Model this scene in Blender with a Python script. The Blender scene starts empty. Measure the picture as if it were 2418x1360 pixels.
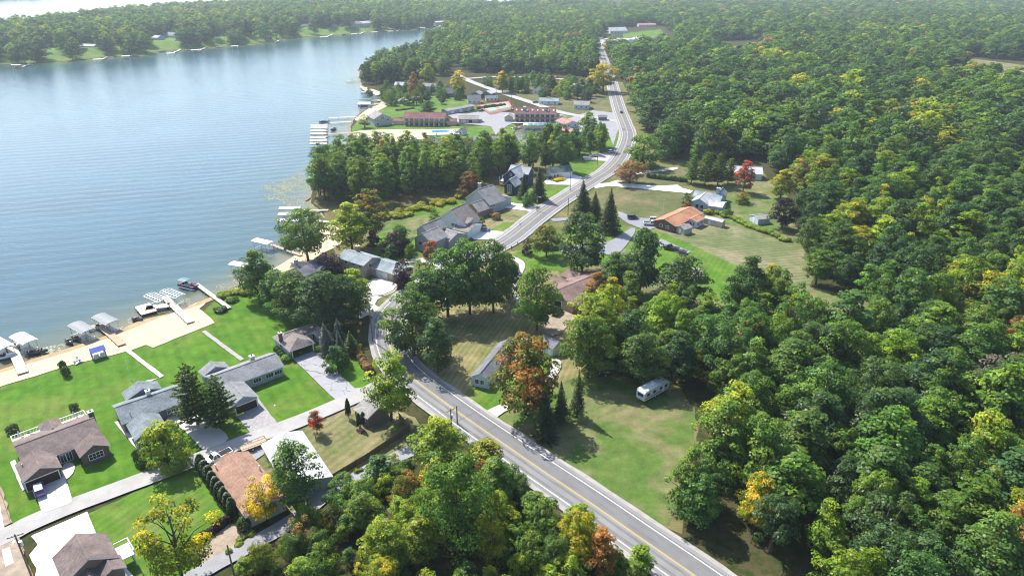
import bpy, bmesh, math, random
import numpy as np
from mathutils import Vector, Matrix
from mathutils.geometry import tessellate_polygon

random.seed(7)
RNG = np.random.default_rng(11)
R = math.radians
scene = bpy.context.scene
col = scene.collection

# ---------------------------------------------------------------- camera
CAM_H, FPX, YH, CX, CY = 90.0, 1612.0, -70.0, 1209.0, 680.0
PITCH = math.atan((CY - YH) / FPX)
CT, ST = math.cos(PITCH), math.sin(PITCH)
cam_d = bpy.data.cameras.new("camera")
cam_d.sensor_width = 36.0
cam_d.lens = 36.0 * FPX / 2418.0
cam_d.clip_start = 1.0
cam_d.clip_end = 20000.0
cam = bpy.data.objects.new("camera", cam_d)
cam.location = (0, 0, CAM_H)
cam.rotation_euler = (math.pi / 2 - PITCH, 0, 0)
col.objects.link(cam)
scene.camera = cam

# ---------------------------------------------------------------- sky and sun
SUN_AZ, SUN_EL = 318.0, 50.0          # azimuth clockwise from +Y
world = bpy.data.worlds.new("World")
scene.world = world
world.use_nodes = True
wn = world.node_tree.nodes
wn.clear()
wo = wn.new("ShaderNodeOutputWorld")
wb = wn.new("ShaderNodeBackground")
ws = wn.new("ShaderNodeTexSky")
ws.sky_type = 'NISHITA'
ws.sun_disc = False
ws.sun_elevation = R(SUN_EL)
ws.sun_rotation = R(SUN_AZ)
ws.altitude = 100
ws.air_density = 1.0
ws.dust_density = 1.2
ws.ozone_density = 1.5
wb.inputs['Strength'].default_value = 0.14
world.node_tree.links.new(ws.outputs[0], wb.inputs['Color'])
world.node_tree.links.new(wb.outputs[0], wo.inputs['Surface'])
sl = bpy.data.lights.new("sun", 'SUN')
sl.energy = 5.0
sl.angle = R(0.5)
sl.color = (1.0, 0.95, 0.86)
sun = bpy.data.objects.new("sun", sl)
sd = Vector((math.sin(R(SUN_AZ)) * math.cos(R(SUN_EL)), math.cos(R(SUN_AZ)) * math.cos(R(SUN_EL)), math.sin(R(SUN_EL))))
sun.rotation_euler = sd.to_track_quat('Z', 'Y').to_euler()
sun.location = (0, 0, 200)
col.objects.link(sun)

scene.view_settings.view_transform = 'Standard'
scene.view_settings.look = 'None'
scene.view_settings.gamma = 1.0
scene.view_settings.exposure = 0.9
scene.render.engine = 'CYCLES'
cy = scene.cycles
cy.use_denoising = True
cy.max_bounces = 5
cy.diffuse_bounces = 2
cy.glossy_bounces = 3
cy.transmission_bounces = 3
cy.transparent_max_bounces = 6
cy.volume_bounces = 0
cy.caustics_reflective = False
cy.caustics_refractive = False
cy.filter_width = 1.1
cy.use_adaptive_sampling = True
cy.adaptive_threshold = 0.012
cy.sample_clamp_indirect = 6.0

# ---------------------------------------------------------------- photo pixel -> place
def P(u, v, z=0.0):
    """point of the place at height z on the ray through photograph pixel (u, v)"""
    a = (u - CX) / FPX
    b = (v - CY) / FPX
    t = (z - CAM_H) / (-ST - b * CT)
    return Vector((a * t, (CT - b * ST) * t, z))

def PL(pts, z=0.0):
    return [P(u, v, z) for u, v in pts]

def HT(u, v, vtop):
    """height of an upright thing standing at pixel (u, v) whose top is at row vtop"""
    y = P(u, v).y
    k = (CY - vtop) / FPX
    return CAM_H + y * (k * CT - ST) / (CT + k * ST)

HOUSE_SPOTS = []   # (x, y, r): ground taken by buildings, kept free of wild trees
def SC(v):
    """photograph pixels per metre at ground row v"""
    return CT * (v - YH) / CAM_H

def Z(ox, oy, s):
    return lambda x, y: (ox + x / s, oy + y / s)

# ---------------------------------------------------------------- objects
def put(o, parent=None):
    col.objects.link(o)
    if parent is not None:
        o.parent = parent
    return o

def tag(o, label, cat, group=None):
    o['label'] = label
    o['category'] = cat
    if group:
        o['group'] = group
    return o

def thing(name, label, cat, loc=(0, 0, 0), rz=0.0, group=None):
    o = bpy.data.objects.new(name, None)
    o.location = loc
    o.rotation_euler = (0, 0, rz)
    o.empty_display_size = 0.5
    put(o)
    return tag(o, label, cat, group)

class MB:
    """collects boxes, tubes, prisms; build() links them as one mesh"""
    def __init__(s):
        s.v, s.f, s.m, s.cur = [], [], [], 0
    def add(s, vs, fs):
        n = len(s.v)
        s.v.extend([tuple(p) for p in vs])
        s.f.extend([tuple(i + n for i in f) for f in fs])
        s.m.extend([s.cur] * len(fs))
        return s
    def box(s, x0, x1, y0, y1, z0, z1):
        return s.add([(x0, y0, z0), (x1, y0, z0), (x1, y1, z0), (x0, y1, z0), (x0, y0, z1), (x1, y0, z1), (x1, y1, z1), (x0, y1, z1)],
                     [(0, 3, 2, 1), (4, 5, 6, 7), (0, 1, 5, 4), (1, 2, 6, 5), (2, 3, 7, 6), (3, 0, 4, 7)])
    def bar(s, a, b, w, h=None):
        """square bar from a to b"""
        h = w if h is None else h
        a, b = Vector(a), Vector(b)
        d = (b - a).normalized()
        up = Vector((0, 0, 1)) if abs(d.z) < 0.9 else Vector((0, 1, 0))
        x = d.cross(up).normalized() * w / 2
        y = x.cross(d).normalized() * h / 2
        vs = [a - x - y, a + x - y, a + x + y, a - x + y, b - x - y, b + x - y, b + x + y, b - x + y]
        return s.add(vs, [(0, 1, 2, 3), (7, 6, 5, 4), (0, 4, 5, 1), (1, 5, 6, 2), (2, 6, 7, 3), (3, 7, 4, 0)])
    def tube(s, pts, rads, n=8, cap=True):
        rings = []
        vs = []
        for i, p in enumerate(pts):
            p = Vector(p)
            d = (Vector(pts[min(i + 1, len(pts) - 1)]) - Vector(pts[max(i - 1, 0)])).normalized()
            up = Vector((1, 0, 0)) if abs(d.x) < 0.8 else Vector((0, 1, 0))
            x = d.cross(up).normalized()
            y = d.cross(x)
            for k in range(n):
                a = 2 * math.pi * k / n
                vs.append(p + (x * math.cos(a) + y * math.sin(a)) * rads[i])
        fs = []
        for i in range(len(pts) - 1):
            for k in range(n):
                fs.append((i * n + k, i * n + (k + 1) % n, (i + 1) * n + (k + 1) % n, (i + 1) * n + k))
        if cap:
            fs.append(tuple(range(n - 1, -1, -1)))
            fs.append(tuple((len(pts) - 1) * n + k for k in range(n)))
        return s.add(vs, fs)
    def prism(s, poly, z0, z1):
        """upright prism on a convex or concave outline (counter-clockwise)"""
        n = len(poly)
        vs = [(p[0], p[1], z0) for p in poly] + [(p[0], p[1], z1) for p in poly]
        fs = [tuple(range(n - 1, -1, -1)), tuple(range(n, 2 * n))]
        fs += [(k, (k + 1) % n, n + (k + 1) % n, n + k) for k in range(n)]
        return s.add(vs, fs)
    def loft(s, secs, cap=True):
        """skin through closed cross-sections with equal vertex counts"""
        n = len(secs[0])
        vs = [p for q in secs for p in q]
        fs = []
        for i in range(len(secs) - 1):
            for k in range(n):
                fs.append((i * n + k, i * n + (k + 1) % n, (i + 1) * n + (k + 1) % n, (i + 1) * n + k))
        if cap:
            fs.append(tuple(range(n - 1, -1, -1)))
            fs.append(tuple((len(secs) - 1) * n + k for k in range(n)))
        return s.add(vs, fs)
    def mesh(s, name, mats, smooth=False):
        me = bpy.data.meshes.new(name)
        me.from_pydata(s.v, [], s.f)
        for m in (mats if isinstance(mats, (list, tuple)) else [mats]):
            me.materials.append(m)
        me.polygons.foreach_set('material_index', s.m)
        if smooth:
            me.polygons.foreach_set('use_smooth', [True] * len(me.polygons))
        me.update()
        return me
    def build(s, name, mats, parent=None, smooth=False):
        return put(bpy.data.objects.new(name, s.mesh(name, mats, smooth)), parent)

def copy_tree(o, parent=None):
    c = o.copy()
    put(c, parent)
    for ch in list(o.children):
        copy_tree(ch, c)
    return c

# ---------------------------------------------------------------- materials
def srgb(r, g, b):
    f = lambda c: (c / 255 / 12.92) if c / 255 <= 0.04045 else ((c / 255 + 0.055) / 1.055) ** 2.4
    return (f(r), f(g), f(b), 1.0)

class NT:
    def __init__(s, name):
        s.m = bpy.data.materials.new(name)
        s.m.use_nodes = True
        s.t = s.m.node_tree
        s.n = s.t.nodes
        s.b = s.n.get('Principled BSDF')
    def new(s, kind, **kw):
        n = s.n.new(kind)
        for k, v in kw.items():
            setattr(n, k, v)
        return n
    def link(s, a, b):
        s.t.links.new(a, b)
    def noise(s, scale, detail=4, rough=0.55, vec=None, dist=0.0):
        n = s.new('ShaderNodeTexNoise')
        n.inputs['Scale'].default_value = scale
        n.inputs['Detail'].default_value = detail
        n.inputs['Roughness'].default_value = rough
        n.inputs['Distortion'].default_value = dist
        s.link(vec if vec is not None else s.pos(), n.inputs['Vector'])
        return n.outputs['Fac']
    def pos(s):
        if not hasattr(s, '_p'):
            s._p = s.new('ShaderNodeNewGeometry').outputs['Position']
        return s._p
    def obj(s):
        if not hasattr(s, '_o'):
            s._o = s.new('ShaderNodeTexCoord').outputs['Object']
        return s._o
    def ramp(s, fac, stops, interp='LINEAR'):
        r = s.new('ShaderNodeValToRGB')
        r.color_ramp.interpolation = interp
        e = r.color_ramp.elements
        while len(e) < len(stops):
            e.new(0.5)
        for k, (p, c) in enumerate(stops):
            e[k].position = p
            e[k].color = c if hasattr(c, '__len__') else (c, c, c, 1)
        s.link(fac, r.inputs[0])
        return r.outputs['Color']
    def mix(s, fac, a, b, mode='MIX'):
        n = s.new('ShaderNodeMix', data_type='RGBA', blend_type=mode)
        for sock, val in ((n.inputs[0], fac), (n.inputs[6], a), (n.inputs[7], b)):
            if hasattr(val, 'is_output'):
                s.link(val, sock)
            else:
                sock.default_value = val
        return n.outputs[2]
    def math(s, op, a, b=None, clamp=False):
        n = s.new('ShaderNodeMath', operation=op, use_clamp=clamp)
        for sock, val in ((n.inputs[0], a), (n.inputs[1], b)):
            if val is None:
                continue
            if hasattr(val, 'is_output'):
                s.link(val, sock)
            else:
                sock.default_value = val
        return n.outputs[0]
    def mapping(s, vec, rot=0.0, scale=(1, 1, 1), loc=(0, 0, 0)):
        m = s.new('ShaderNodeMapping')
        m.inputs['Rotation'].default_value = (0, 0, rot)
        m.inputs['Scale'].default_value = scale
        m.inputs['Location'].default_value = loc
        s.link(vec, m.inputs['Vector'])
        return m.outputs[0]
    def bump(s, h, strength=0.3, dist=0.1):
        b = s.new('ShaderNodeBump')
        b.inputs['Strength'].default_value = strength
        b.inputs['Distance'].default_value = dist
        s.link(h, b.inputs['Height'])
        s.link(b.outputs[0], s.b.inputs['Normal'])
    def color(s, c):
        if hasattr(c, 'is_output'):
            s.link(c, s.b.inputs['Base Color'])
        else:
            s.b.inputs['Base Color'].default_value = c
    def rough(s, r, spec=None):
        s.b.inputs['Roughness'].default_value = r
        if spec is not None:
            s.b.inputs['Specular IOR Level'].default_value = spec
        return s.m

_MC = {}
def plain(name, c, rough=0.6, metal=0.0, var=0.12, scale=1.2, spec=0.3):
    """one colour with slight weathering"""
    if name in _MC:
        return _MC[name]
    t = NT(name)
    k = 1 - var
    lo = (c[0] * k, c[1] * k, c[2] * k, 1)
    hi = (min(1, c[0] * (1 + var)), min(1, c[1] * (1 + var)), min(1, c[2] * (1 + var)), 1)
    t.color(t.ramp(t.noise(scale, 5), [(0.3, lo), (0.7, hi)]))
    t.b.inputs['Metallic'].default_value = metal
    _MC[name] = t.rough(rough, spec)
    return t.m

def roof_mat(name, c, streak=0.25, rot=0.0):
    """shingles: fine courses, stains and granule speckle"""
    if name in _MC:
        return _MC[name]
    t = NT(name)
    big = t.noise(0.35, 5, 0.6)
    fine = t.noise(9.0, 2, 0.7)
    sp = t.noise(2.2, 3, 0.6, t.mapping(t.obj(), 0, (1, 1, 0.25)))
    base = t.ramp(big, [(0.25, (c[0] * .62, c[1] * .62, c[2] * .62, 1)), (0.75, (c[0] * 1.25, c[1] * 1.25, c[2] * 1.25, 1))])
    f2 = t.ramp(fine, [(0.25, 0.72), (0.75, 1.22)])
    out = t.mix(1.0, base, f2, 'MULTIPLY')
    f3 = t.ramp(sp, [(0.3, 1 - streak), (0.7, 1 + streak * .5)])
    t.color(t.mix(1.0, out, f3, 'MULTIPLY'))
    w = t.new('ShaderNodeTexWave', wave_type='BANDS', bands_direction='Z')
    w.inputs['Scale'].default_value = 2.2
    w.inputs['Distortion'].default_value = 0.4
    t.link(t.obj(), w.inputs['Vector'])
    t.bump(w.outputs['Fac'], 0.35, 0.02)
    _MC[name] = t.rough(0.95, 0.05)
    return t.m

def siding_mat(name, c):
    """lapped boards"""
    if name in _MC:
        return _MC[name]
    t = NT(name)
    w = t.new('ShaderNodeTexWave', wave_type='BANDS', bands_direction='Z', wave_profile='SAW')
    w.inputs['Scale'].default_value = 1.6
    t.link(t.obj(), w.inputs['Vector'])
    sh = t.ramp(w.outputs['Fac'], [(0.0, 0.78), (0.15, 1.0), (1.0, 1.04)])
    n = t.ramp(t.noise(0.8, 5), [(0.3, (c[0] * .85, c[1] * .85, c[2] * .85, 1)), (0.7, (c[0] * 1.1, c[1] * 1.1, c[2] * 1.1, 1))])
    t.color(t.mix(1.0, n, sh, 'MULTIPLY'))
    t.bump(w.outputs['Fac'], 0.4, 0.03)
    _MC[name] = t.rough(0.6, 0.2)
    return t.m

def brick_mat(name, c1, c2):
    if name in _MC:
        return _MC[name]
    t = NT(name)
    b = t.new('ShaderNodeTexBrick')
    b.inputs['Color1'].default_value = c1
    b.inputs['Color2'].default_value = c2
    b.inputs['Mortar'].default_value = (0.35, 0.32, 0.29, 1)
    b.inputs['Scale'].default_value = 4.0
    b.inputs['Mortar Size'].default_value = 0.012
    sp = t.new('ShaderNodeSeparateXYZ'); t.link(t.obj(), sp.inputs[0])
    cb = t.new('ShaderNodeCombineXYZ')
    t.link(t.math('ADD', sp.outputs[0], sp.outputs[1]), cb.inputs[0]); t.link(sp.outputs[2], cb.inputs[1])
    t.link(cb.outputs[0], b.inputs['Vector'])
    n = t.ramp(t.noise(1.3, 4), [(0.3, 0.8), (0.7, 1.15)])
    t.color(t.mix(1.0, b.outputs['Color'], n, 'MULTIPLY'))
    _MC[name] = t.rough(0.9, 0.1)
    return t.m

M = {}
M['white'] = plain('white_paint', (0.78, 0.78, 0.77, 1), 0.5, var=0.05)
M['offwhite'] = plain('off_white_paint', (0.62, 0.60, 0.55, 1), 0.6, var=0.06)
M['dark'] = plain('dark_trim', (0.035, 0.036, 0.04, 1), 0.5)
M['black'] = plain('black_rubber', (0.012, 0.012, 0.013, 1), 0.7)
M['alu'] = plain('aluminium', (0.62, 0.64, 0.66, 1), 0.35, 0.6, var=0.05)
M['greymetal'] = plain('grey_metal', (0.30, 0.31, 0.32, 1), 0.4, 0.4)
M['wood_pole'] = plain('weathered_wood', (0.16, 0.125, 0.095, 1), 0.9, var=0.3, scale=3)
M['fence_wood'] = plain('fence_wood', (0.17, 0.11, 0.075, 1), 0.9, var=0.3, scale=2)
M['dock_pale'] = plain('pale_dock_boards', (0.52, 0.48, 0.42, 1), 0.8, var=0.12, scale=2)
M['dock_tan'] = plain('tan_dock_boards', (0.36, 0.275, 0.19, 1), 0.85, var=0.18, scale=2)
M['concrete_step'] = plain('step_concrete', (0.5, 0.48, 0.45, 1), 0.9)
M['garage_brown'] = plain('brown_garage_door', (0.045, 0.022, 0.017, 1), 0.5)
M['garage_white'] = plain('white_garage_door', (0.68, 0.66, 0.62, 1), 0.5)
M['interior'] = plain('dark_interior', (0.02, 0.019, 0.018, 1), 0.9)  # near black: puts the shade inside openings into the colour
def glass_mat(name, c, rough=0.06):
    t = NT(name)
    t.color(c)
    t.rough(rough, 0.8)
    return t.m
M['pane'] = glass_mat('window_glass', (0.03, 0.04, 0.05, 1))
M['carglass'] = glass_mat('car_glass', (0.012, 0.015, 0.018, 1))
def paint(name, c, rough=0.28):
    t = NT(name)
    t.color(t.ramp(t.noise(3.0, 3), [(0.3, (c[0] * .93, c[1] * .93, c[2] * .93, 1)), (0.7, c)]))
    t.b.inputs['Coat Weight'].default_value = 0.6
    t.b.inputs['Coat Roughness'].default_value = 0.14
    return t.rough(rough, 0.5)
# ================================================================ ground, water, roads
def catmull(pts, step=3.0, closed=False):
    pts = [Vector(p) for p in pts]
    n = len(pts)
    out = []
    rng = range(n if closed else n - 1)
    for i in rng:
        p0 = pts[(i - 1) % n] if closed or i > 0 else pts[0] * 2 - pts[1]
        p1 = pts[i]
        p2 = pts[(i + 1) % n]
        p3 = pts[(i + 2) % n] if closed or i + 2 < n else pts[-1] * 2 - pts[-2]
        k = max(2, int((p2 - p1).length / step))
        k = min(k, 24)
        for j in range(k):
            t = j / k
            out.append(0.5 * ((2 * p1) + (p2 - p0) * t + (2 * p0 - 5 * p1 + 4 * p2 - p3) * t * t + (3 * p1 - p0 - 3 * p2 + p3) * t ** 3))
    if not closed:
        out.append(pts[-1])
    return out

def structure(o):
    o['kind'] = 'structure'
    return o

def sheet(name, poly, mat, z, smooth=False, step=2.0, rag=0.0):
    """flat ground sheet from photo pixels or world points"""
    pts = [P(*p) if len(p) == 2 else Vector(p) for p in poly]
    if smooth:
        pts = catmull(pts, step, True)
    if rag:
        rs = random.Random(int(pts[0].x * 10) + len(pts))
        out = []
        for a, b in zip(pts, pts[1:] + pts[:1]):
            k = min(60, max(1, int((b - a).length / (1.1 + a.y * .004))))
            nr = Vector((b.y - a.y, a.x - b.x, 0)).normalized()
            for j in range(k):
                out.append(a + (b - a) * (j / k) + nr * rs.uniform(-rag, rag) * (0 if j == 0 else 1))
        pts = out
    pts = [Vector((p.x, p.y, z)) for p in pts]
    tris = tessellate_polygon([pts])
    me = bpy.data.meshes.new(name)
    fs = []
    for a, b, c in tris:
        n = (pts[b] - pts[a]).cross(pts[c] - pts[a])
        fs.append((a, b, c) if n.z > 0 else (a, c, b))
    me.from_pydata(pts, [], fs)
    me.materials.append(mat)
    return structure(put(bpy.data.objects.new(name, me)))

def ribbon_mesh(name, line, h0, h1, mat, z, wob=0.0, dash=None):
    """strip along a world polyline between offsets h0 and h1 (right positive)"""
    rr = random.Random(len(line) * 7 + int(h1 * 100))
    vs, fs = [], []
    acc = 0.0
    last = None
    for i, p in enumerate(line):
        d = (line[min(i + 1, len(line) - 1)] - line[max(i - 1, 0)])
        d.z = 0
        d.normalize()
        nrm = Vector((d.y, -d.x, 0))
        a = p + nrm * (h0 - rr.uniform(0, wob))
        b = p + nrm * (h1 + rr.uniform(0, wob))
        vs += [(a.x, a.y, z), (b.x, b.y, z)]
    for i in range(len(line) - 1):
        fs.append((2 * i, 2 * i + 1, 2 * i + 3, 2 * i + 2))
    me = bpy.data.meshes.new(name)
    me.from_pydata(vs, [], fs)
    me.materials.append(mat)
    return me

def ribbon(name, line, h0, h1, mat, z, wob=0.0, parent=None):
    o = put(bpy.data.objects.new(name, ribbon_mesh(name, line, h0, h1, mat, z, wob)), parent)
    return structure(o) if parent is None else o

# --- ground materials
def ground_mat(name, c1, c2, c3, s1=0.06, s2=0.5):
    t = NT(name)
    a = t.ramp(t.noise(s1, 5, 0.6), [(0.35, c1), (0.65, c2)])
    b = t.ramp(t.noise(s2, 4, 0.6), [(0.45, 0.0), (0.62, 1.0)])
    k = t.mix(b, a, c3)
    f = t.ramp(t.noise(4.0, 3, 0.7), [(0.25, 0.7), (0.75, 1.25)])
    t.color(t.mix(1.0, k, f, 'MULTIPLY'))
    t.bump(t.noise(2.5, 4), 0.5, 0.25)
    return t.rough(0.95, 0.05)

def lawn_mat(name, c1, c2, dry=(0.20, 0.17, 0.07, 1), dry_amt=0.3, rot=0.0, period=2.0, stripe=0.12, big=0.05, pale=0.0):
    t = NT(name)
    a = t.ramp(t.noise(big * 3, 6, 0.62), [(0.3, c1), (0.7, c2)])
    lo = 0.72 - 0.42 * dry_amt
    d = t.ramp(t.noise(big, 6, 0.66, dist=0.6), [(lo, 0.0), (min(0.99, lo + 0.22), 1.0)])
    k = t.mix(d, a, dry)
    w = t.new('ShaderNodeTexWave', wave_type='BANDS', bands_direction='X')
    w.inputs['Scale'].default_value = 2 * math.pi / (20.0 * period)
    w.inputs['Distortion'].default_value = 1.2
    w.inputs['Detail'].default_value = 2
    w.inputs['Detail Scale'].default_value = 0.6
    t.link(t.mapping(t.pos(), rot), w.inputs['Vector'])
    st = t.ramp(w.outputs['Fac'], [(0.2, 1 - stripe), (0.8, 1 + stripe)])
    k = t.mix(1.0, k, st, 'MULTIPLY')
    f = t.ramp(t.noise(3.0, 4, 0.75), [(0.2, 0.72), (0.8, 1.26)])
    k = t.mix(1.0, k, f, 'MULTIPLY')
    md = t.ramp(t.noise(0.33, 5, 0.7), [(0.28, 0.74), (0.72, 1.24)])
    k = t.mix(1.0, k, md, 'MULTIPLY')
    sp = t.ramp(t.noise(0.9, 5, 0.7), [(0.6, 0.0), (0.78, 0.5)])
    t.color(t.mix(sp, k, (c2[0] * 1.35 + .01, c2[1] * 1.2, c2[2] * 1.3 + .005, 1)))
    t.bump(t.noise(6.0, 3, 0.7), 0.5, 0.08)
    return t.rough(0.9, 0.08)

def pave_mat(name, c, var=0.18, crack=0.0, scale=0.4, tyre=None):
    t = NT(name)
    a = t.ramp(t.noise(scale, 6, 0.65), [(0.28, (c[0] * (1 - var), c[1] * (1 - var), c[2] * (1 - var), 1)), (0.72, (c[0] * (1 + var), c[1] * (1 + var), c[2] * (1 + var), 1))])
    f = t.ramp(t.noise(7.0, 3, 0.7), [(0.25, 0.88), (0.75, 1.1)])
    k = t.mix(1.0, a, f, 'MULTIPLY')
    if crack:
        v = t.new('ShaderNodeTexVoronoi', feature='DISTANCE_TO_EDGE')
        v.inputs['Scale'].default_value = crack
        n = t.new('ShaderNodeTexNoise'); n.inputs['Scale'].default_value = 0.5; t.link(t.pos(), n.inputs['Vector'])
        vm = t.new('ShaderNodeVectorMath', operation='MULTIPLY_ADD')
        t.link(n.outputs['Color'], vm.inputs[0]); vm.inputs[1].default_value = (3, 3, 0); t.link(t.pos(), vm.inputs[2])
        t.link(vm.outputs[0], v.inputs['Vector'])
        cr = t.ramp(v.outputs['Distance'], [(0.0, 1.0), (0.02, 0.0)])
        k = t.mix(cr, k, (0.09, 0.085, 0.085, 1))
    t.color(k)
    t.bump(t.noise(12.0, 3), 0.2, 0.02)
    return t.rough(0.9, 0.15)

M['ground'] = ground_mat('woodland_floor', (0.045, 0.045, 0.018, 1), (0.075, 0.065, 0.032, 1), (0.03, 0.045, 0.012, 1))
M['rough'] = ground_mat('rough_grass', (0.075, 0.11, 0.022, 1), (0.12, 0.12, 0.045, 1), (0.17, 0.145, 0.075, 1), 0.05, 0.12)
M['marsh'] = ground_mat('marsh_grass', (0.06, 0.075, 0.02, 1), (0.11, 0.10, 0.035, 1), (0.16, 0.11, 0.06, 1), 0.1, 0.3)
M['bank'] = ground_mat('muddy_bank', (0.22, 0.17, 0.10, 1), (0.30, 0.24, 0.15, 1), (0.14, 0.12, 0.07, 1), 0.2, 0.6)
M['sand'] = pave_mat('beach_sand', (0.50, 0.40, 0.275, 1), 0.14, scale=0.18)
M['wet_sand'] = pave_mat('wet_sand', (0.32, 0.235, 0.135, 1), 0.25, scale=0.4)
M['asphalt'] = pave_mat('worn_asphalt', (0.205, 0.203, 0.206, 1), 0.14, scale=0.12)
M['asphalt2'] = pave_mat('newer_asphalt', (0.160, 0.160, 0.166, 1), 0.12, scale=0.12)
M['gravel'] = pave_mat('gravel_shoulder', (0.30, 0.285, 0.27, 1), 0.2, scale=0.6)
M['street'] = pave_mat('pale_street', (0.325, 0.315, 0.305, 1), 0.16, scale=0.25)
M['lane'] = pave_mat('lane_asphalt', (0.25, 0.25, 0.262, 1), 0.14, scale=0.3)
M['drive'] = pave_mat('grey_drive', (0.29, 0.29, 0.31, 1), 0.1, crack=0.22)
M['drive2'] = pave_mat('blue_grey_drive', (0.215, 0.22, 0.24, 1), 0.1, scale=0.3)
M['concrete'] = pave_mat('concrete', (0.44, 0.42, 0.39, 1), 0.1)
M['new_concrete'] = pave_mat('new_concrete', (0.66, 0.65, 0.63, 1), 0.04)
M['gravel_white'] = pave_mat('pale_gravel', (0.45, 0.43, 0.39, 1), 0.3, scale=0.8)
M['paver'] = pave_mat('cobble_pavers', (0.29, 0.28, 0.285, 1), 0.3, crack=2.2, scale=2.0)
M['yellow'] = pave_mat('yellow_marking', (0.50, 0.37, 0.10, 1), 0.15, scale=3.0)
M['whiteline'] = pave_mat('white_marking', (0.72, 0.72, 0.70, 1), 0.12, scale=3.0)
M['mulch'] = pave_mat('mulch', (0.09, 0.06, 0.045, 1), 0.3, scale=1.0)
M['dirt'] = pave_mat('bare_dirt', (0.27, 0.22, 0.17, 1), 0.3, scale=0.6)

LUSH = lawn_mat('lush_lawn', (0.040, 0.115, 0.008, 1), (0.085, 0.175, 0.016, 1), (0.145, 0.160, 0.040, 1), 0.5, R(-32), 2.6, 0.05)
LUSH2 = lawn_mat('mown_lush_lawn', (0.050, 0.125, 0.011, 1), (0.100, 0.178, 0.024, 1), (0.16, 0.17, 0.05, 1), 0.55, R(28), 1.7, 0.06)
DRYL = lawn_mat('dry_lawn', (0.070, 0.105, 0.028, 1), (0.125, 0.135, 0.05, 1), (0.22, 0.185, 0.10, 1), 0.78, R(32), 1.9, 0.08, 0.09)
DRY2 = lawn_mat('parched_lawn', (0.085, 0.115, 0.030, 1), (0.150, 0.150, 0.055, 1), (0.235, 0.195, 0.10, 1), 0.8, R(18), 1.4, 0.10, 0.07)
MEAD = lawn_mat('meadow_lawn', (0.055, 0.112, 0.020, 1), (0.105, 0.150, 0.038, 1), (0.200, 0.165, 0.095, 1), 0.66, R(60), 3.0, 0.03, 0.07)
FIELD = lawn_mat('striped_field', (0.085, 0.115, 0.042, 1), (0.135, 0.148, 0.065, 1), (0.22, 0.195, 0.115, 1), 0.65, R(77), 2.1, 0.11, 0.05)
DULL = lawn_mat('dull_field', (0.070, 0.090, 0.030, 1), (0.110, 0.118, 0.048, 1), (0.18, 0.145, 0.08, 1), 0.6, R(70), 2.3, 0.05, 0.05)

# --- land
SHORE = [(-900, 1180), (-400, 1010), (-100, 905), (0, 873), (53, 855), (148, 826), (210, 805), (265, 787), (331, 757), (380, 741), (424, 733),
         (490, 704), (545, 682), (577, 668), (610, 652), (640, 638), (672, 619), (700, 600), (728, 573), (752, 548), (770, 530), (766, 512),
         (752, 495), (735, 478), (737, 455), (748, 436), (765, 412), (785, 385)]
CHANNEL_A = [(830, 379), (1000, 377), (1205, 375), (1232, 360), (1236, 335), (1236, 300), (1246, 290), (1318, 290)]
CHANNEL_B = [(1320, 296), (1318, 322), (1300, 332), (1262, 338), (1258, 362), (1240, 383), (1000, 368), (845, 366)]
CHANNEL_A = [(830, 381), (1000, 380), (1205, 379), (1228, 366), (1230, 340), (1212, 312), (1213, 299), (1240, 290), (1316, 291)]
CHANNEL_B = [(1317, 322), (1296, 330), (1246, 334), (1243, 366), (1222, 373), (1000, 372), (838, 371)]
SHORE2 = [(818, 352), (833, 336), (832, 318), (828, 304), (836, 282), (850, 268), (868, 258), (893, 247), (905, 230), (893, 217), (872, 209), (856, 203),
          (852, 190), (850, 172), (862, 158), (900, 145), (950, 130), (985, 121), (1000, 106), (1030, 90), (1048, 76), (1052, 69)]
PEN_S = [(1040, 66), (996, 69), (945, 72), (893, 76), (791, 83), (727, 88), (657, 97), (585, 106), (474, 115), (372, 123), (333, 131), (244, 138),
         (179, 144), (82, 151), (51, 156), (0, 148), (-120, 158), (-300, 165)]
PEN_N = [(-320, 130), (0, 92), (120, 78), (260, 58), (420, 40), (700, 24), (1000, 17), (1200, 24), (1330, 27), (1410, 8), (1430, -20), (1440, -40)]
shore_w = catmull(PL(SHORE), 4.0)
chan_w = PL(CHANNEL_A) + PL(CHANNEL_B)
shore2_w = catmull(PL(SHORE2), 5.0)
pen_s_w = catmull(PL(PEN_S), 12.0)
pen_n_w = catmull(PL(PEN_N), 40.0)
rj = random.Random(3)
def jit(pts, a):
    return [Vector((p.x + rj.uniform(-a, a), p.y + rj.uniform(-a, a), 0)) for p in pts]
edge = jit(shore_w, 0.35) + chan_w + jit(shore2_w, 0.5) + jit(pen_s_w, 1.5) + jit(pen_n_w, 3)
n_edge = len(edge)
border = [P(3600, -40), P(3900, 300), Vector((700, 0, 0)), Vector((500, -300, 0)), Vector((-600, -300, 0))]
land = edge + border
land = [Vector((p.x, p.y, 0)) for p in land]
tris = tessellate_polygon([land])
vs = [tuple(p) for p in land]
fs, mi = [], []
for a, b, c in tris:
    n = (land[b] - land[a]).cross(land[c] - land[a])
    fs.append((a, b, c) if n.z > 0 else (a, c, b)); mi.append(0)
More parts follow.
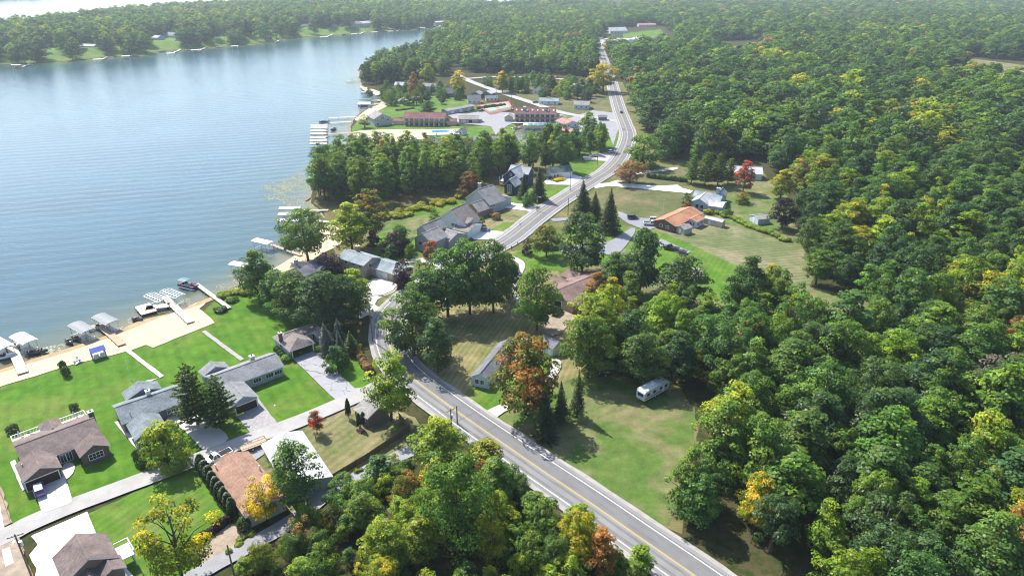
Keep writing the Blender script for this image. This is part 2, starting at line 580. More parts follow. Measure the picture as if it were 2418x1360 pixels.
# sloping bank down into the lake
area = sum(land[i].x * land[(i + 1) % len(land)].y - land[(i + 1) % len(land)].x * land[i].y for i in range(len(land)))
sgn = 1 if area > 0 else -1
k0 = len(vs)
for i in range(n_edge):
    d = land[min(i + 1, n_edge - 1)] - land[max(i - 1, 0)]
    d.normalize()
    nr = Vector((d.y, -d.x, 0)) * sgn
    q = land[i] + nr * 2.2
    vs.append((q.x, q.y, -1.3))
for i in range(n_edge - 1):
    f = (i, k0 + i, k0 + i + 1, i + 1) if sgn > 0 else (i, i + 1, k0 + i + 1, k0 + i)
    fs.append(f); mi.append(1)
me = bpy.data.meshes.new('ground')
me.from_pydata(vs, [], fs)
me.materials.append(M['ground']); me.materials.append(M['bank'])
me.polygons.foreach_set('material_index', mi)
structure(put(bpy.data.objects.new('ground', me)))

# --- peninsula hill and its height
pen_line = np.array([(p.x, p.y) for p in pen_s_w])
def seg_dist(xy, line):
    """distance of points to a polyline"""
    best = np.full(len(xy), 1e9)
    for a, b in zip(line[:-1], line[1:]):
        ab = b - a
        L = max((ab * ab).sum(), 1e-9)
        t = np.clip(((xy - a) @ ab) / L, 0, 1)
        d = np.hypot(*(xy - a - t[:, None] * ab).T)
        best = np.minimum(best, d)
    return best
def inside(xy, poly):
    x, y = xy[:, 0], xy[:, 1]
    r = np.zeros(len(xy), bool)
    n = len(poly)
    for i in range(n):
        x0, y0 = poly[i]; x1, y1 = poly[(i + 1) % n]
        c = ((y0 > y) != (y1 > y))
        if y1 != y0:
            r ^= c & (x < (x1 - x0) * (y - y0) / (y1 - y0) + x0)
    return r
def poly2(pts):
    return [tuple(p[:2]) for p in pts]
PEN_POLY = poly2(pen_s_w + pen_n_w)
def hill_z(xy):
    xy = np.asarray(xy, float).reshape(-1, 2)
    d = seg_dist(xy, pen_line)
    t = np.clip((d - 6) / 34, 0, 1)
    fade = np.clip((xy[:, 0].max() * 0 + (P(1000, 69).x - xy[:, 0])) / 120, 0, 1)
    return np.where(inside(xy, PEN_POLY), 7.5 * t * t * (3 - 2 * t) * fade, 0.0)
gx = np.arange(pen_line[:, 0].min() - 30, P(1000, 69).x + 60, 14.0)
gy = np.arange(pen_line[:, 1].min() - 20, P(1000, 69).y + 250, 14.0)
GX, GY = np.meshgrid(gx, gy, indexing='ij')
xy = np.stack([GX.ravel(), GY.ravel()], 1)
hz = hill_z(xy)
keep = hz.reshape(GX.shape) > 0.02
vid = np.arange(GX.size).reshape(GX.shape)
hf = []
for i in range(len(gx) - 1):
    for j in range(len(gy) - 1):
        if keep[i:i + 2, j:j + 2].any():
            hf.append((vid[i, j], vid[i + 1, j], vid[i + 1, j + 1], vid[i, j + 1]))
me = bpy.data.meshes.new('hill')
me.from_pydata([(a, b, c if c > 0.02 else -0.3) for (a, b), c in zip(xy, hz)], [], hf)
me.materials.append(LUSH2)
me.polygons.foreach_set('use_smooth', [True] * len(me.polygons))
structure(put(bpy.data.objects.new('hill', me)))

# --- water
WATER_Z = -0.35
all_shore = np.array([(p.x, p.y) for p in edge])
wx = np.concatenate([np.arange(-6000, -700, 500), np.arange(-700, -300, 20), np.arange(-300, 60, 4), np.arange(60, 200, 20), np.arange(200, 3001, 700)])
wy = np.concatenate([np.arange(-300, 60, 60), np.arange(60, 640, 5), np.arange(640, 1500, 20), np.arange(1500, 9001, 500)])
GX, GY = np.meshgrid(wx, wy, indexing='ij')
xy = np.stack([GX.ravel(), GY.ravel()], 1)
dsh = np.full(len(xy), 300.0)
near = (xy[:, 0] > -420) & (xy[:, 0] < 100) & (xy[:, 1] > 40) & (xy[:, 1] < 1300)
dsh[near] = seg_dist(xy[near], all_shore)
mid = (~near) & (xy[:, 1] < 1600) & (xy[:, 0] > -1000)
dsh[mid] = seg_dist(xy[mid], pen_line[::3])
ny = len(wy)
wf = [(i * ny + j, (i + 1) * ny + j, (i + 1) * ny + j + 1, i * ny + j + 1) for i in range(len(wx) - 1) for j in range(ny - 1)]
me = bpy.data.meshes.new('lake_water')
me.from_pydata([(a, b, WATER_Z) for a, b in xy], [], wf)
at = me.attributes.new('shore', 'FLOAT', 'POINT')
at.data.foreach_set('value', dsh.astype(np.float32))
t = NT('lake_water')
an = t.new('ShaderNodeAttribute', attribute_name='shore')
wob = t.math('ADD', an.outputs['Fac'], t.math('MULTIPLY', t.math('SUBTRACT', t.noise(0.12, 4), 0.5), 9.0))
c = t.ramp(t.math('DIVIDE', wob, 60.0, True), [(0.0, (0.16, 0.135, 0.075, 1)), (0.10, (0.085, 0.105, 0.075, 1)), (0.30, (0.040, 0.085, 0.088, 1)), (1.0, (0.030, 0.080, 0.108, 1))])
lf = t.ramp(t.noise(0.02, 3), [(0.3, 0.85), (0.7, 1.15)])
t.color(t.mix(1.0, c, lf, 'MULTIPLY'))
w1 = t.new('ShaderNodeTexWave', wave_type='BANDS', bands_direction='X')
w1.inputs['Scale'].default_value = 0.042
w1.inputs['Distortion'].default_value = 5.0
w1.inputs['Detail'].default_value = 3
w1.inputs['Detail Scale'].default_value = 0.5
t.link(t.mapping(t.pos(), R(72)), w1.inputs['Vector'])
n1 = t.noise(0.55, 4, 0.6, t.mapping(t.pos(), R(-20), (0.45, 1.6, 1)))
n2 = t.noise(0.06, 3, 0.5)
hsum = t.math('ADD', t.math('MULTIPLY', t.math('MULTIPLY', w1.outputs['Fac'], t.noise(0.018, 2)), 0.55), t.math('MULTIPLY', n1, 0.75))
t.bump(hsum, 0.35, 0.45)
t.b.inputs['IOR'].default_value = 1.333
M['water'] = t.rough(0.09, 0.5)
me.materials.append(M['water'])
structure(put(bpy.data.objects.new('lake_water', me)))
# far shore beyond the outer lake
sheet('far_shore', [(-2500, 30), (-300, 6), (60, 0), (140, -8), (420, -16), (1000, -22), (1440, -25), (1440, -45), (-2500, -45)], M['rough'], 0.3)

# --- lawns, beaches, marsh
LZ = [0.006]
def lawn(pts, mat, smooth=False, name='lawn'):
    LZ[0] += 0.004
    return sheet(name, pts, mat, LZ[0], smooth, rag=0.22)
lawn([(880, 745), (770, 560), (765, 480), (860, 392), (1200, 392), (1330, 335), (1430, 300), (1430, 190), (1470, 195), (1560, 380), (1800, 400), (1895, 560), (1810, 725), (1500, 735), (1350, 865),
      (1350, 905), (1600, 900), (1650, 1000), (1610, 1260), (1560, 1240), (1200, 1000), (960, 860), (900, 800)], M['rough'], name='rough_grass')
lawn([(-300, 1010), (0, 912), (150, 866), (240, 842), (330, 812), (505, 765), (480, 735), (520, 700), (585, 672), (640, 700), (690, 745), (790, 790), (862, 850),
      (880, 920), (640, 1010), (430, 1095), (180, 1190), (0, 1255), (-300, 1360)], LUSH)
lawn([(200, 1215), (300, 1170), (455, 1100), (490, 1100), (600, 1240), (470, 1330), (430, 1420), (150, 1480), (100, 1400)], LUSH2)
lawn([(592, 1040), (640, 1020), (860, 940), (980, 985), (1010, 1030), (900, 1085), (760, 1160), (720, 1210), (690, 1215), (600, 1100)], DRYL)
lawn([(640, 690), (700, 735), (840, 800), (880, 915), (830, 935), (740, 820), (600, 760)], LUSH)
lawn([(935, 800), (1000, 690), (1180, 600), (1240, 590), (1320, 640), (1340, 760), (1400, 860), (1430, 960), (1200, 985), (1080, 930), (970, 850)], DRY2)
lawn([(1090, 965), (1110, 910), (1200, 870), (1290, 835), (1320, 850), (1290, 900), (1230, 960), (1160, 990)], LUSH2)
lawn([(1160, 990), (1260, 930), (1360, 890), (1480, 890), (1640, 960), (1640, 1080), (1580, 1240), (1500, 1225), (1330, 1120)], MEAD)
lawn([(1470, 540), (1650, 520), (1880, 560), (1930, 640), (1900, 700), (1820, 735), (1600, 735), (1450, 620)], FIELD)
lawn([(1505, 532), (1560, 548), (1760, 640), (1800, 700), (1690, 715), (1560, 660), (1480, 600), (1490, 545)], LUSH2, True)
lawn([(1410, 448), (1470, 440), (1640, 462), (1660, 500), (1560, 520), (1480, 530), (1430, 500)], DULL)
lawn([(1460, 425), (1560, 395), (1640, 405), (1640, 440), (1480, 436)], DULL)
lawn([(1690, 480), (1720, 440), (1800, 420), (1850, 440), (1880, 520), (1850, 560), (1700, 525)], MEAD)
lawn([(1240, 640), (1210, 600), (1310, 560), (1420, 500), (1480, 540), (1450, 620), (1320, 640)], LUSH2)
lawn([(880, 600), (900, 540), (1000, 490), (1060, 470), (1110, 480), (1090, 520), (1000, 590), (960, 640), (1000, 660), (1040, 620), (940, 680), (870, 640)], LUSH)
lawn([(890, 552), (930, 520), (1060, 500), (1110, 545), (1000, 570)], MEAD)
lawn([(1100, 520), (1150, 490), (1290, 475), (1300, 487), (1200, 555), (1150, 548)], DRYL)
lawn([(1150, 548), (1190, 525), (1260, 525), (1200, 552)], LUSH2)
lawn([(1180, 470), (1250, 445), (1380, 435), (1350, 455), (1290, 490), (1220, 480)], LUSH2)
lawn([(1340, 430), (1355, 400), (1420, 380), (1450, 390), (1400, 425), (1370, 440)], LUSH2)
lawn([(1790, 712), (1880, 670), (2060, 712), (2055, 745), (1880, 742)], MEAD)
lawn([(740, 480), (760, 430), (860, 390), (1210, 390), (1250, 420), (1180, 450), (1090, 455), (1060, 470), (930, 510), (880, 545), (790, 520)], M['marsh'])
lawn([(832, 300), (850, 282), (880, 290), (1100, 300), (1180, 295), (1180, 318), (1000, 308), (830, 312)], LUSH2)
lawn([(1085, 300), (1155, 300), (1160, 318), (1150, 325), (1000, 330), (1000, 322), (1080, 318)], LUSH2)
lawn([(860, 268), (900, 240), (985, 230), (1060, 225), (1180, 245), (1180, 255), (1000, 270), (900, 285)], LUSH2)
lawn([(1170, 290), (1205, 285), (1220, 300), (1210, 320), (1170, 310)], LUSH2)
lawn([(1150, 200), (1300, 190), (1440, 200), (1460, 290), (1380, 300), (1330, 270), (1210, 230)], DULL)
lawn([(1300, 290), (1335, 270), (1370, 300), (1330, 330), (1318, 330)], LUSH2)
lawn([(1330, 340), (1450, 290), (1465, 330), (1460, 380), (1400, 410), (1320, 410)], LUSH2)
lawn([(1690, 112), (1790, 104), (1800, 118), (1700, 125)], M['rough'])
lawn([(2240, 152), (2300, 140), (2500, 165), (2500, 188), (2300, 172)], DRYL)
lawn([(1470, 80), (1560, 70), (1600, 110), (1480, 130)], LUSH2)
lawn([(880, 690), (925, 660), (940, 690), (905, 720)], DRYL)

def beach(pts, smooth=True, mat='sand'):
    LZ[0] += 0.004
    return sheet('beach', pts, M[mat], LZ[0], smooth, rag=0.2)
SZ = LZ[0]
beach([(-400, 1012), (-100, 906), (0, 876), (53, 858), (148, 829), (265, 790), (331, 760), (424, 736), (462, 716), (500, 705), (470, 730), (490, 745), (507, 763),
       (440, 790), (362, 822), (345, 815), (310, 828), (170, 862), (80, 890), (0, 914), (-300, 1010)], False)
beach([(-100, 904), (0, 874), (53, 856), (148, 827), (265, 788), (331, 758), (424, 734), (490, 705), (545, 684), (585, 670), (548, 690), (470, 722), (380, 750), (280, 790), (160, 832), (60, 862), (0, 882)], True, 'wet_sand')
beach([(672, 620), (700, 601), (728, 574), (752, 549), (769, 532), (800, 540), (805, 575), (760, 600), (700, 640), (650, 650), (640, 640)])
beach([(835, 312), (990, 306), (1000, 310), (1000, 330), (950, 345), (840, 345)])
beach([(838, 283), (868, 259), (895, 247), (906, 231), (890, 240), (930, 236), (985, 228), (985, 234), (930, 245), (880, 270), (860, 285)])
beach([(852, 205), (893, 216), (905, 228), (880, 222), (860, 215)])
def pave(pts, mat, name='driveway', smooth=False):
    LZ[0] += 0.004
    return sheet(name, pts, M[mat], LZ[0], smooth, rag=0.2 if mat in ('dirt', 'gravel_white', 'drive2', 'lane') else 0.07)
# paths between beach and houses
pave([(296, 830), (306, 826), (388, 888), (378, 893)], 'concrete', 'footpath')
pave([(378, 893), (388, 888), (352, 903), (343, 900)], 'concrete', 'footpath')
pave([(476, 784), (485, 781), (577, 848), (568, 853)], 'gravel', 'footpath')
# driveways
pave([(60, 1150), (70, 1130), (134, 1106), (150, 1108), (172, 1186), (166, 1192), (100, 1216), (84, 1168)], 'concrete')
pave([(149, 1100), (165, 1092), (177, 1100), (173, 1118), (155, 1134), (150, 1120)], 'concrete', 'footpath', True)
pave([(24, 1092), (36, 1086), (62, 1155), (54, 1160)], 'concrete', 'footpath')
pave([(270, 997), (280, 995), (345, 1070), (335, 1076)], 'concrete', 'footpath')
pave([(410, 975), (452, 972), (505, 1002), (540, 1037), (490, 1068), (458, 1040), (425, 1010), (390, 1000)], 'concrete', smooth=True)
pave([(545, 965), (606, 935), (655, 1000), (592, 1024), (552, 975)], 'paver')
pave([(692, 848), (742, 830), (838, 918), (872, 914), (872, 930), (795, 948)], 'drive')
pave([(560, 1055), (600, 1035), (650, 1010), (690, 1025), (640, 1060), (600, 1090)], 'lane')
pave([(848, 755), (858, 700), (880, 660), (945, 665), (930, 690), (905, 700), (885, 720), (925, 740), (905, 765), (870, 745)], 'concrete', smooth=True)
pave([(955, 613), (1005, 610), (1070, 625), (1060, 640), (1005, 622), (950, 622)], 'concrete')
pave([(1110, 560), (1128, 545), (1160, 546), (1200, 549), (1190, 575), (1165, 565), (1120, 567)], 'new_concrete')
pave([(1180, 492), (1205, 480), (1250, 485), (1295, 487), (1275, 503), (1190, 492)], 'new_concrete')
pave([(1285, 430), (1300, 415), (1350, 412), (1375, 420), (1368, 438), (1290, 437)], 'new_concrete')
pave([(1400, 436), (1440, 433), (1560, 440), (1600, 438), (1612, 446), (1636, 452), (1630, 458), (1440, 440), (1405, 446)], 'new_concrete')
pave([(1440, 432), (1520, 405), (1600, 396), (1600, 401), (1525, 411), (1450, 437)], 'gravel_white')
pave([(1460, 500), (1500, 515), (1548, 518), (1570, 535), (1525, 545), (1485, 530), (1460, 512)], 'drive2')
pave([(1300, 518), (1340, 515), (1345, 522), (1306, 524)], 'drive2')
pave([(1300, 585), (1370, 580), (1440, 570), (1490, 540), (1500, 548), (1460, 600), (1420, 600), (1360, 600), (1310, 592)], 'drive2', smooth=True)
pave([(1560, 565), (1632, 596), (1615, 604), (1545, 578)], 'drive2')
pave([(1200, 605), (1222, 610), (1240, 625), (1232, 650), (1218, 680), (1225, 700), (1245, 740), (1240, 745), (1215, 705), (1208, 680), (1222, 645), (1225, 625), (1205, 612)], 'gravel_white', smooth=True)
pave([(1280, 760), (1310, 735), (1350, 728), (1370, 740), (1350, 760), (1320, 790), (1290, 790)], 'dirt', smooth=True)
pave([(1145, 974), (1185, 955), (1240, 925), (1275, 905), (1300, 875), (1300, 850), (1320, 850), (1325, 868), (1300, 905), (1255, 940), (1190, 975), (1165, 990)], 'concrete', smooth=True)
pave([(1100, 270), (1150, 262), (1210, 268), (1290, 285), (1215, 290), (1195, 300), (1170, 320), (1160, 300), (1085, 292), (1050, 268)], 'lane', 'car_park')
pave([(1330, 285), (1400, 262), (1455, 268), (1462, 300), (1448, 345), (1430, 300), (1400, 300), (1345, 330)], 'lane', 'car_park')
pave([(1375, 370), (1440, 360), (1460, 372), (1440, 382), (1380, 380)], 'concrete')
pave([(930, 235), (985, 228), (985, 233), (935, 243)], 'concrete', 'footpath')
pave([(1085, 118), (1130, 112), (1150, 122), (1100, 135)], 'concrete', 'car_park')
pave([(1390, 98), (1440, 90), (1500, 92), (1480, 100), (1425, 105)], 'street', 'car_park')

pave([(74, 1268), (140, 1240), (207, 1210), (228, 1262), (262, 1300), (330, 1380), (300, 1480), (60, 1480), (88, 1345), (70, 1313), (90, 1288)], 'new_concrete')
pave([(-60, 1290), (40, 1255), (52, 1290), (92, 1400), (60, 1480), (-200, 1480)], 'dirt', 'building_site')
pave([(-120, 1200), (-20, 1120), (8, 1160), (30, 1235), (-40, 1270), (-120, 1280)], 'dirt', 'building_site')
pave([(6, 1300), (24, 1294), (34, 1330), (14, 1340)], 'new_concrete', 'footing')
pave([(-30, 1200), (0, 1190), (12, 1250), (-20, 1262)], 'new_concrete', 'footing')
pave([(462, 1290), (545, 1238), (600, 1255), (540, 1300), (500, 1330), (470, 1330)], 'dirt', 'verge', True)
# far road and lanes
ROAD = [(1800, 1475), (1631, 1355), (1500, 1264), (1393, 1189), (1270, 1106), (1175, 1040), (1100, 988), (1030, 937), (985, 903), (948, 868), (926, 833), (917, 800), (917, 770),
        (928, 740), (960, 706), (1010, 672), (1070, 636), (1130, 604), (1170, 584), (1209, 561), (1286, 500), (1352, 456), (1398, 427), (1432, 406),
        (1457, 382), (1470, 360), (1480, 335), (1482, 315), (1475, 294), (1463, 262), (1453, 228), (1446, 201), (1438, 175), (1428, 148), (1418, 120), (1412, 103), (1420, 80), (1450, 55), (1520, 30), (1600, 10)]
road_w = catmull(PL(ROAD), 3.0)
STREET = [(-300, 1385), (0, 1272), (60, 1243), (150, 1204), (300, 1148), (420, 1104), (520, 1067), (620, 1028), (700, 999), (800, 957), (870, 926), (930, 893), (960, 885)]
LANE = [(380, 1420), (468, 1357), (606, 1281), (694, 1230), (791, 1155), (897, 1099), (980, 1062), (1050, 1015), (1090, 985)]
UP = LZ[0]
ribbon('road_shoulder', road_w, -5.1, 5.1, M['gravel'], UP + 0.006, 0.35)
ribbon('side_street', catmull(PL(STREET), 3.0), -2.25, 2.25, M['street'], UP + 0.012, 0.12)
ribbon('paved_lane', catmull(PL(LANE), 3.0), -1.65, 1.65, M['lane'], UP + 0.012, 0.12)
FARST = [(1080, 178), (1115, 195), (1190, 222), (1260, 245), (1330, 268), (1440, 285), (1470, 287)]
ribbon('village_street', catmull(PL(FARST), 6.0), -3.2, 3.2, M['street'], UP + 0.012, 0.2)
ribbon('village_street', catmull(PL([(1100, 187), (1180, 182), (1280, 186), (1330, 188)]), 6.0), -2.6, 2.6, M['street'], UP + 0.010, 0.2)
rd = structure(put(bpy.data.objects.new('main_road', ribbon_mesh('main_road', road_w, -4.1, 4.4, M['asphalt'], UP + 0.016, 0.1))))
ribbon('asphalt_lane', road_w, 0.0, 3.75, M['asphalt2'], UP + 0.020, 0.0, rd)
M['track'] = pave_mat('tyre_polished_asphalt', (0.150, 0.149, 0.152, 1), 0.2, scale=0.25)
M['patch'] = pave_mat('asphalt_patch', (0.115, 0.115, 0.120, 1), 0.2, scale=0.5)
for off, w_ in ((-2.55, .42), (-.95, .42), (.95, .45), (2.6, .45)):
    ribbon('tyre_track', road_w, off - w_ / 2, off + w_ / 2, M['track'], UP + 0.0215, 0.16, rd)
rp = random.Random(12)
for k in range(34):          # sealed cracks and patches
    i = rp.randrange(5, len(road_w) - 8)
    if rp.random() < .7:
        ribbon('crack_seal', [road_w[i], road_w[i] + (road_w[i + 1] - road_w[i]) * .06], -3.9 if rp.random() < .6 else .2, 4.1 if rp.random() < .6 else 1.2, M['patch'], UP + 0.0225, 0.0, rd)
    else:
        o_ = rp.choice((-3.0, 1.2))
        ribbon('asphalt_patch', road_w[i:i + rp.randrange(2, 4)], o_, o_ + rp.uniform(1.0, 1.9), M['patch'], UP + 0.0222, 0.05, rd)
ribbon('centre_line', road_w, -0.15, -0.05, M['yellow'], UP + 0.024, 0.0, rd)
ribbon('centre_line', road_w, 0.05, 0.15, M['yellow'], UP + 0.024, 0.0, rd)
ribbon('edge_line', road_w, 3.22, 3.35, M['whiteline'], UP + 0.025, 0.0, rd)
ribbon('edge_line', road_w, -3.35, -3.22, M['whiteline'], UP + 0.025, 0.0, rd)
TOPZ = UP + 0.03
# ================================================================ vegetation
def leaf_mat(name):
    t = NT(name)
    def attr(nm):
        return t.new('ShaderNodeAttribute', attribute_name=nm, attribute_type='INSTANCER')
    tint, tint2, acc = attr('tint'), attr('tint2'), attr('acc')
    var = t.new('ShaderNodeAttribute', attribute_name='var')
    clump = t.new('ShaderNodeAttribute', attribute_name='clump')
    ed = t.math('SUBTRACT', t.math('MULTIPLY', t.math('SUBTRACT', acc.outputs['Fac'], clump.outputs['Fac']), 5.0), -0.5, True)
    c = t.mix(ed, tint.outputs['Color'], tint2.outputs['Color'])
    v = t.ramp(var.outputs['Fac'], [(0.0, 0.42), (0.5, 1.08), (1.0, 2.1)])  # sunlit highlights and dark gaps of the foliage are put into leaf colour
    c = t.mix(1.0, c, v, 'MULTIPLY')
    t.n.remove(t.b)
    out = t.n.get('Material Output')
    d = t.new('ShaderNodeBsdfDiffuse')
    tr = t.new('ShaderNodeBsdfTranslucent')
    t.link(c, d.inputs['Color'])
    t.link(t.mix(1.0, c, (1.25, 1.3, 0.7, 1), 'MULTIPLY'), tr.inputs['Color'])
    mx = t.new('ShaderNodeMixShader')
    mx.inputs[0].default_value = 0.45
    t.link(d.outputs[0], mx.inputs[1])
    t.link(tr.outputs[0], mx.inputs[2])
    gl = t.new('ShaderNodeBsdfGlossy')
    gl.inputs['Roughness'].default_value = 0.42
    gl.inputs['Color'].default_value = (1, 1, 1, 1)
    m2 = t.new('ShaderNodeMixShader')
    m2.inputs[0].default_value = 0.012
    t.link(mx.outputs[0], m2.inputs[1])
    t.link(gl.outputs[0], m2.inputs[2])
    t.link(m2.outputs[0], out.inputs['Surface'])
    return t.m
LEAF = leaf_mat('leaves')
BARK = plain('bark', (0.085, 0.065, 0.05, 1), 0.95, var=0.35, scale=4)

def leaf_mesh(name, pts, nrm, size, var, clump, aspect=0.75, fold=0.18):
    """small folded leaf clusters as one mesh: pts, normals (n,3), size (n)"""
    n = len(pts)
    nrm = nrm / np.maximum(np.linalg.norm(nrm, axis=1, keepdims=True), 1e-6)
    ref = RNG.normal(size=(n, 3))
    a = np.cross(nrm, ref)
    a /= np.maximum(np.linalg.norm(a, axis=1, keepdims=True), 1e-6)
    b = np.cross(nrm, a)
    s = size[:, None]
    dz = nrm * s * fold
    v = np.empty((n, 4, 3))
    v[:, 0] = pts - a * s * 0.5 - dz
    v[:, 1] = pts - b * s * 0.5 * aspect + dz * 0.5
    v[:, 2] = pts + a * s * 0.5 - dz
    v[:, 3] = pts + b * s * 0.5 * aspect + dz * 0.5
    me = bpy.data.meshes.new(name)
    me.vertices.add(4 * n)
    me.vertices.foreach_set('co', v.reshape(-1).astype(np.float32))
    me.loops.add(4 * n)
    me.polygons.add(n)
    me.loops.foreach_set('vertex_index', np.arange(4 * n, dtype=np.int32))
    me.polygons.foreach_set('loop_start', np.arange(0, 4 * n, 4, dtype=np.int32))
    me.update(calc_edges=True)
    for nm, val in (('var', var), ('clump', clump)):
        at = me.attributes.new(nm, 'FLOAT', 'FACE')
        at.data.foreach_set('value', np.clip(val, 0, 1).astype(np.float32))
    me.materials.append(LEAF)
    return me

def unit(n):
    d = RNG.normal(size=(n, 3))
    return d / np.linalg.norm(d, axis=1, keepdims=True)

def crown(name, H=16.0, base=0.24, rx=4.8, prof=(0.75, 1.0, 0.85, 0.45), ncl=64, nleaf=95, leaf=0.52, cr=(1.1, 1.9), fill=0.25, lean=0.0, lobes=0):
    """broadleaf crown from many leafy clumps on uneven limbs"""
    zs = RNG.uniform(0, 1, ncl)
    ang = np.arange(ncl) * 2.399963 + RNG.uniform(-0.5, 0.5, ncl)
    pr = np.interp(zs, np.linspace(0, 1, len(prof)), prof) * rx
    rad = pr * np.where(RNG.uniform(0, 1, ncl) < fill, RNG.uniform(0.1, 0.6, ncl), RNG.uniform(0.68, 1.06, ncl))
    lob = 1 + 0.16 * np.sin(ang * 3 + RNG.uniform(0, 6)) + 0.10 * np.sin(ang * 5 + RNG.uniform(0, 6))
    rad *= lob
    c = np.stack([rad * np.cos(ang) + lean * zs, rad * np.sin(ang), H * (base + (0.93 - base) * zs)], 1)
    if lobes:       # several leaders of unequal height
        g = RNG.integers(0, lobes, ncl)
        off = RNG.uniform(-0.42, 0.42, (lobes, 2)) * rx
        fac = np.linspace(0.66, 1.0, lobes)
        sq_ = RNG.uniform(0.55, 0.72, lobes)
        c[:, 0] = c[:, 0] * sq_[g] + off[g, 0]
        c[:, 1] = c[:, 1] * sq_[g] + off[g, 1]
        c[:, 2] = H * base + (c[:, 2] - H * base) * fac[g]
    crr = RNG.uniform(cr[0], cr[1], ncl) * (1.08 - 0.3 * zs)
    ctr = np.array([0, 0, H * (base + 0.35 * (1 - base))])
    P_, N_, S_, V_, C_ = [], [], [], [], []
    for i in range(ncl):
        k = int(nleaf * (crr[i] / np.mean(cr)) ** 2)
        d = unit(k)
        outw = c[i] - ctr
        outw = outw / (np.linalg.norm(outw) + 1e-6)
        d[:, 2] = np.where(d[:, 2] < -0.25, -d[:, 2], d[:, 2])
        rr = RNG.uniform(0.55, 1.08, k) ** 0.7
        sq = np.array([1.12, 1.12, 0.78])
        p = c[i] + d * crr[i] * rr[:, None] * sq
        nn = d * 0.8 + outw * 0.4 + np.array([0, 0, 0.45]) + unit(k) * 0.55
        P_.append(p); N_.append(nn)
        S_.append(leaf * RNG.uniform(0.6, 1.25, k))
        cv = RNG.uniform(0, 1)
        V_.append(0.40 * cv + 0.30 * RNG.uniform(0, 1, k) + 0.30 * (d[:, 2] * 0.5 + 0.5))  # clump and upward terms paint sunlit tops into the leaves
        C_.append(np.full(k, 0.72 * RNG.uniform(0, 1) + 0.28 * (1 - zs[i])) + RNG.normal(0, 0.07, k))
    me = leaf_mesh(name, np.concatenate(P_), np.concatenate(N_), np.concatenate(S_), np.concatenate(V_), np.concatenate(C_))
    return me, c

def trunk_mesh(name, H, base, c, r=0.28, n=7, nl=9, stems=1):
    mb = MB()
    for s in range(stems):
        ox = 0 if stems == 1 else (s - (stems - 1) / 2) * 0.7
        top = Vector((ox * 2.2 + random.uniform(-.3, .3), random.uniform(-.3, .3), H * 0.80))
        pts = [Vector((ox, 0, -0.4)), Vector((ox, 0, 0.25)), Vector((ox * 1.2, 0.05, H * base)), Vector((ox * 1.6, -0.1, H * 0.55)), top]
        mb.tube(pts, [r * 1.5, r * 1.1, r * 0.85, r * 0.55, r * 0.15], n)
    idx = np.argsort(-np.hypot(c[:, 0], c[:, 1]))[:nl * 2:2]
    for i in idx:
        z0 = max(H * base * 0.75, c[i][2] - 2.5 - random.uniform(0, 2))
        mb.tube([(0, 0, z0), tuple(c[i] * np.array([.5, .5, 1]) - np.array([0, 0, 1.0])), tuple(c[i])], [r * 0.42, r * 0.26, r * 0.07], 5)
    return mb.mesh(name, BARK, True)

def spruce(name, H=13.0, rb=3.1, layers=24, leaf=0.34, droop=0.30, dens=1.0, start=0.07, power=0.95, up=0.0, rag=0.28):
    """conifer: whorls of drooping boughs"""
    P_, N_, S_, V_, C_ = [], [], [], [], []
    for L in range(layers):
        f = L / (layers - 1)
        z = H * (start + (1 - start) * f ** 0.92)
        rl = rb * (1 - f) ** power + 0.12
        nb = max(4, int(13 * (1 - f) + 5))
        for b in range(nb):
            a = 2 * math.pi * (b + 0.5 * (L % 2)) / nb + RNG.uniform(-.25, .25)
            ln = rl * RNG.uniform(1 - rag, 1 + rag * .45)
            k = max(3, int(dens * ln * 11))
            tt = RNG.uniform(0.12, 1, k) ** 0.75
            w = (1 - tt * 0.75) * 0.32 * ln ** 0.6
            lat = RNG.uniform(-1, 1, k) * w
            zz = z - droop * ln * tt + 0.12 * ln * tt ** 3 + up * ln * tt + RNG.uniform(-.12, .12, k)
            P_.append(np.stack([np.cos(a) * ln * tt - np.sin(a) * lat, np.sin(a) * ln * tt + np.cos(a) * lat, zz], 1))
            N_.append(np.stack([np.full(k, np.cos(a) * 0.5), np.full(k, np.sin(a) * 0.5), np.full(k, 0.85)], 1) + unit(k) * 0.5)
            S_.append(leaf * RNG.uniform(0.7, 1.35, k))
            cv = RNG.uniform(0, 1)
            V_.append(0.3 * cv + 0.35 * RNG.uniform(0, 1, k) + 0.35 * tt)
            C_.append(np.full(k, cv))
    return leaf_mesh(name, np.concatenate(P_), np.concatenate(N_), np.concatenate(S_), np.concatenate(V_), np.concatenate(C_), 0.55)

def blob(name, rx, ry, rz, n, leaf, z0=0.0, lump=0.12, cone=0.0):
    """dense clipped or natural shrub"""
    d = unit(n)
    d[:, 2] = np.where(d[:, 2] < -0.6, -d[:, 2], d[:, 2])
    ph = RNG.uniform(0, 6, 3)
    l = 1 + lump * (np.sin(d[:, 0] * 5 + ph[0]) + np.sin(d[:, 1] * 6 + ph[1]) + np.sin(d[:, 2] * 7 + ph[2])) / 1.6
    rr = RNG.uniform(0.8, 1.04, n) * l
    hz = d[:, 2] * 0.5 + 0.5
    tap = 1 - cone * hz
    p = np.stack([d[:, 0] * rx * rr * tap, d[:, 1] * ry * rr * tap, z0 + rz * (1 + d[:, 2] * rr)], 1)
    return leaf_mesh(name, p, d + unit(n) * 0.45 + np.array([0, 0, .2]), leaf * RNG.uniform(.6, 1.3, n), 0.6 * RNG.uniform(0, 1, n) + 0.4 * hz, RNG.uniform(0, 1, n))  # upper leaves painted lighter, as if sunlit

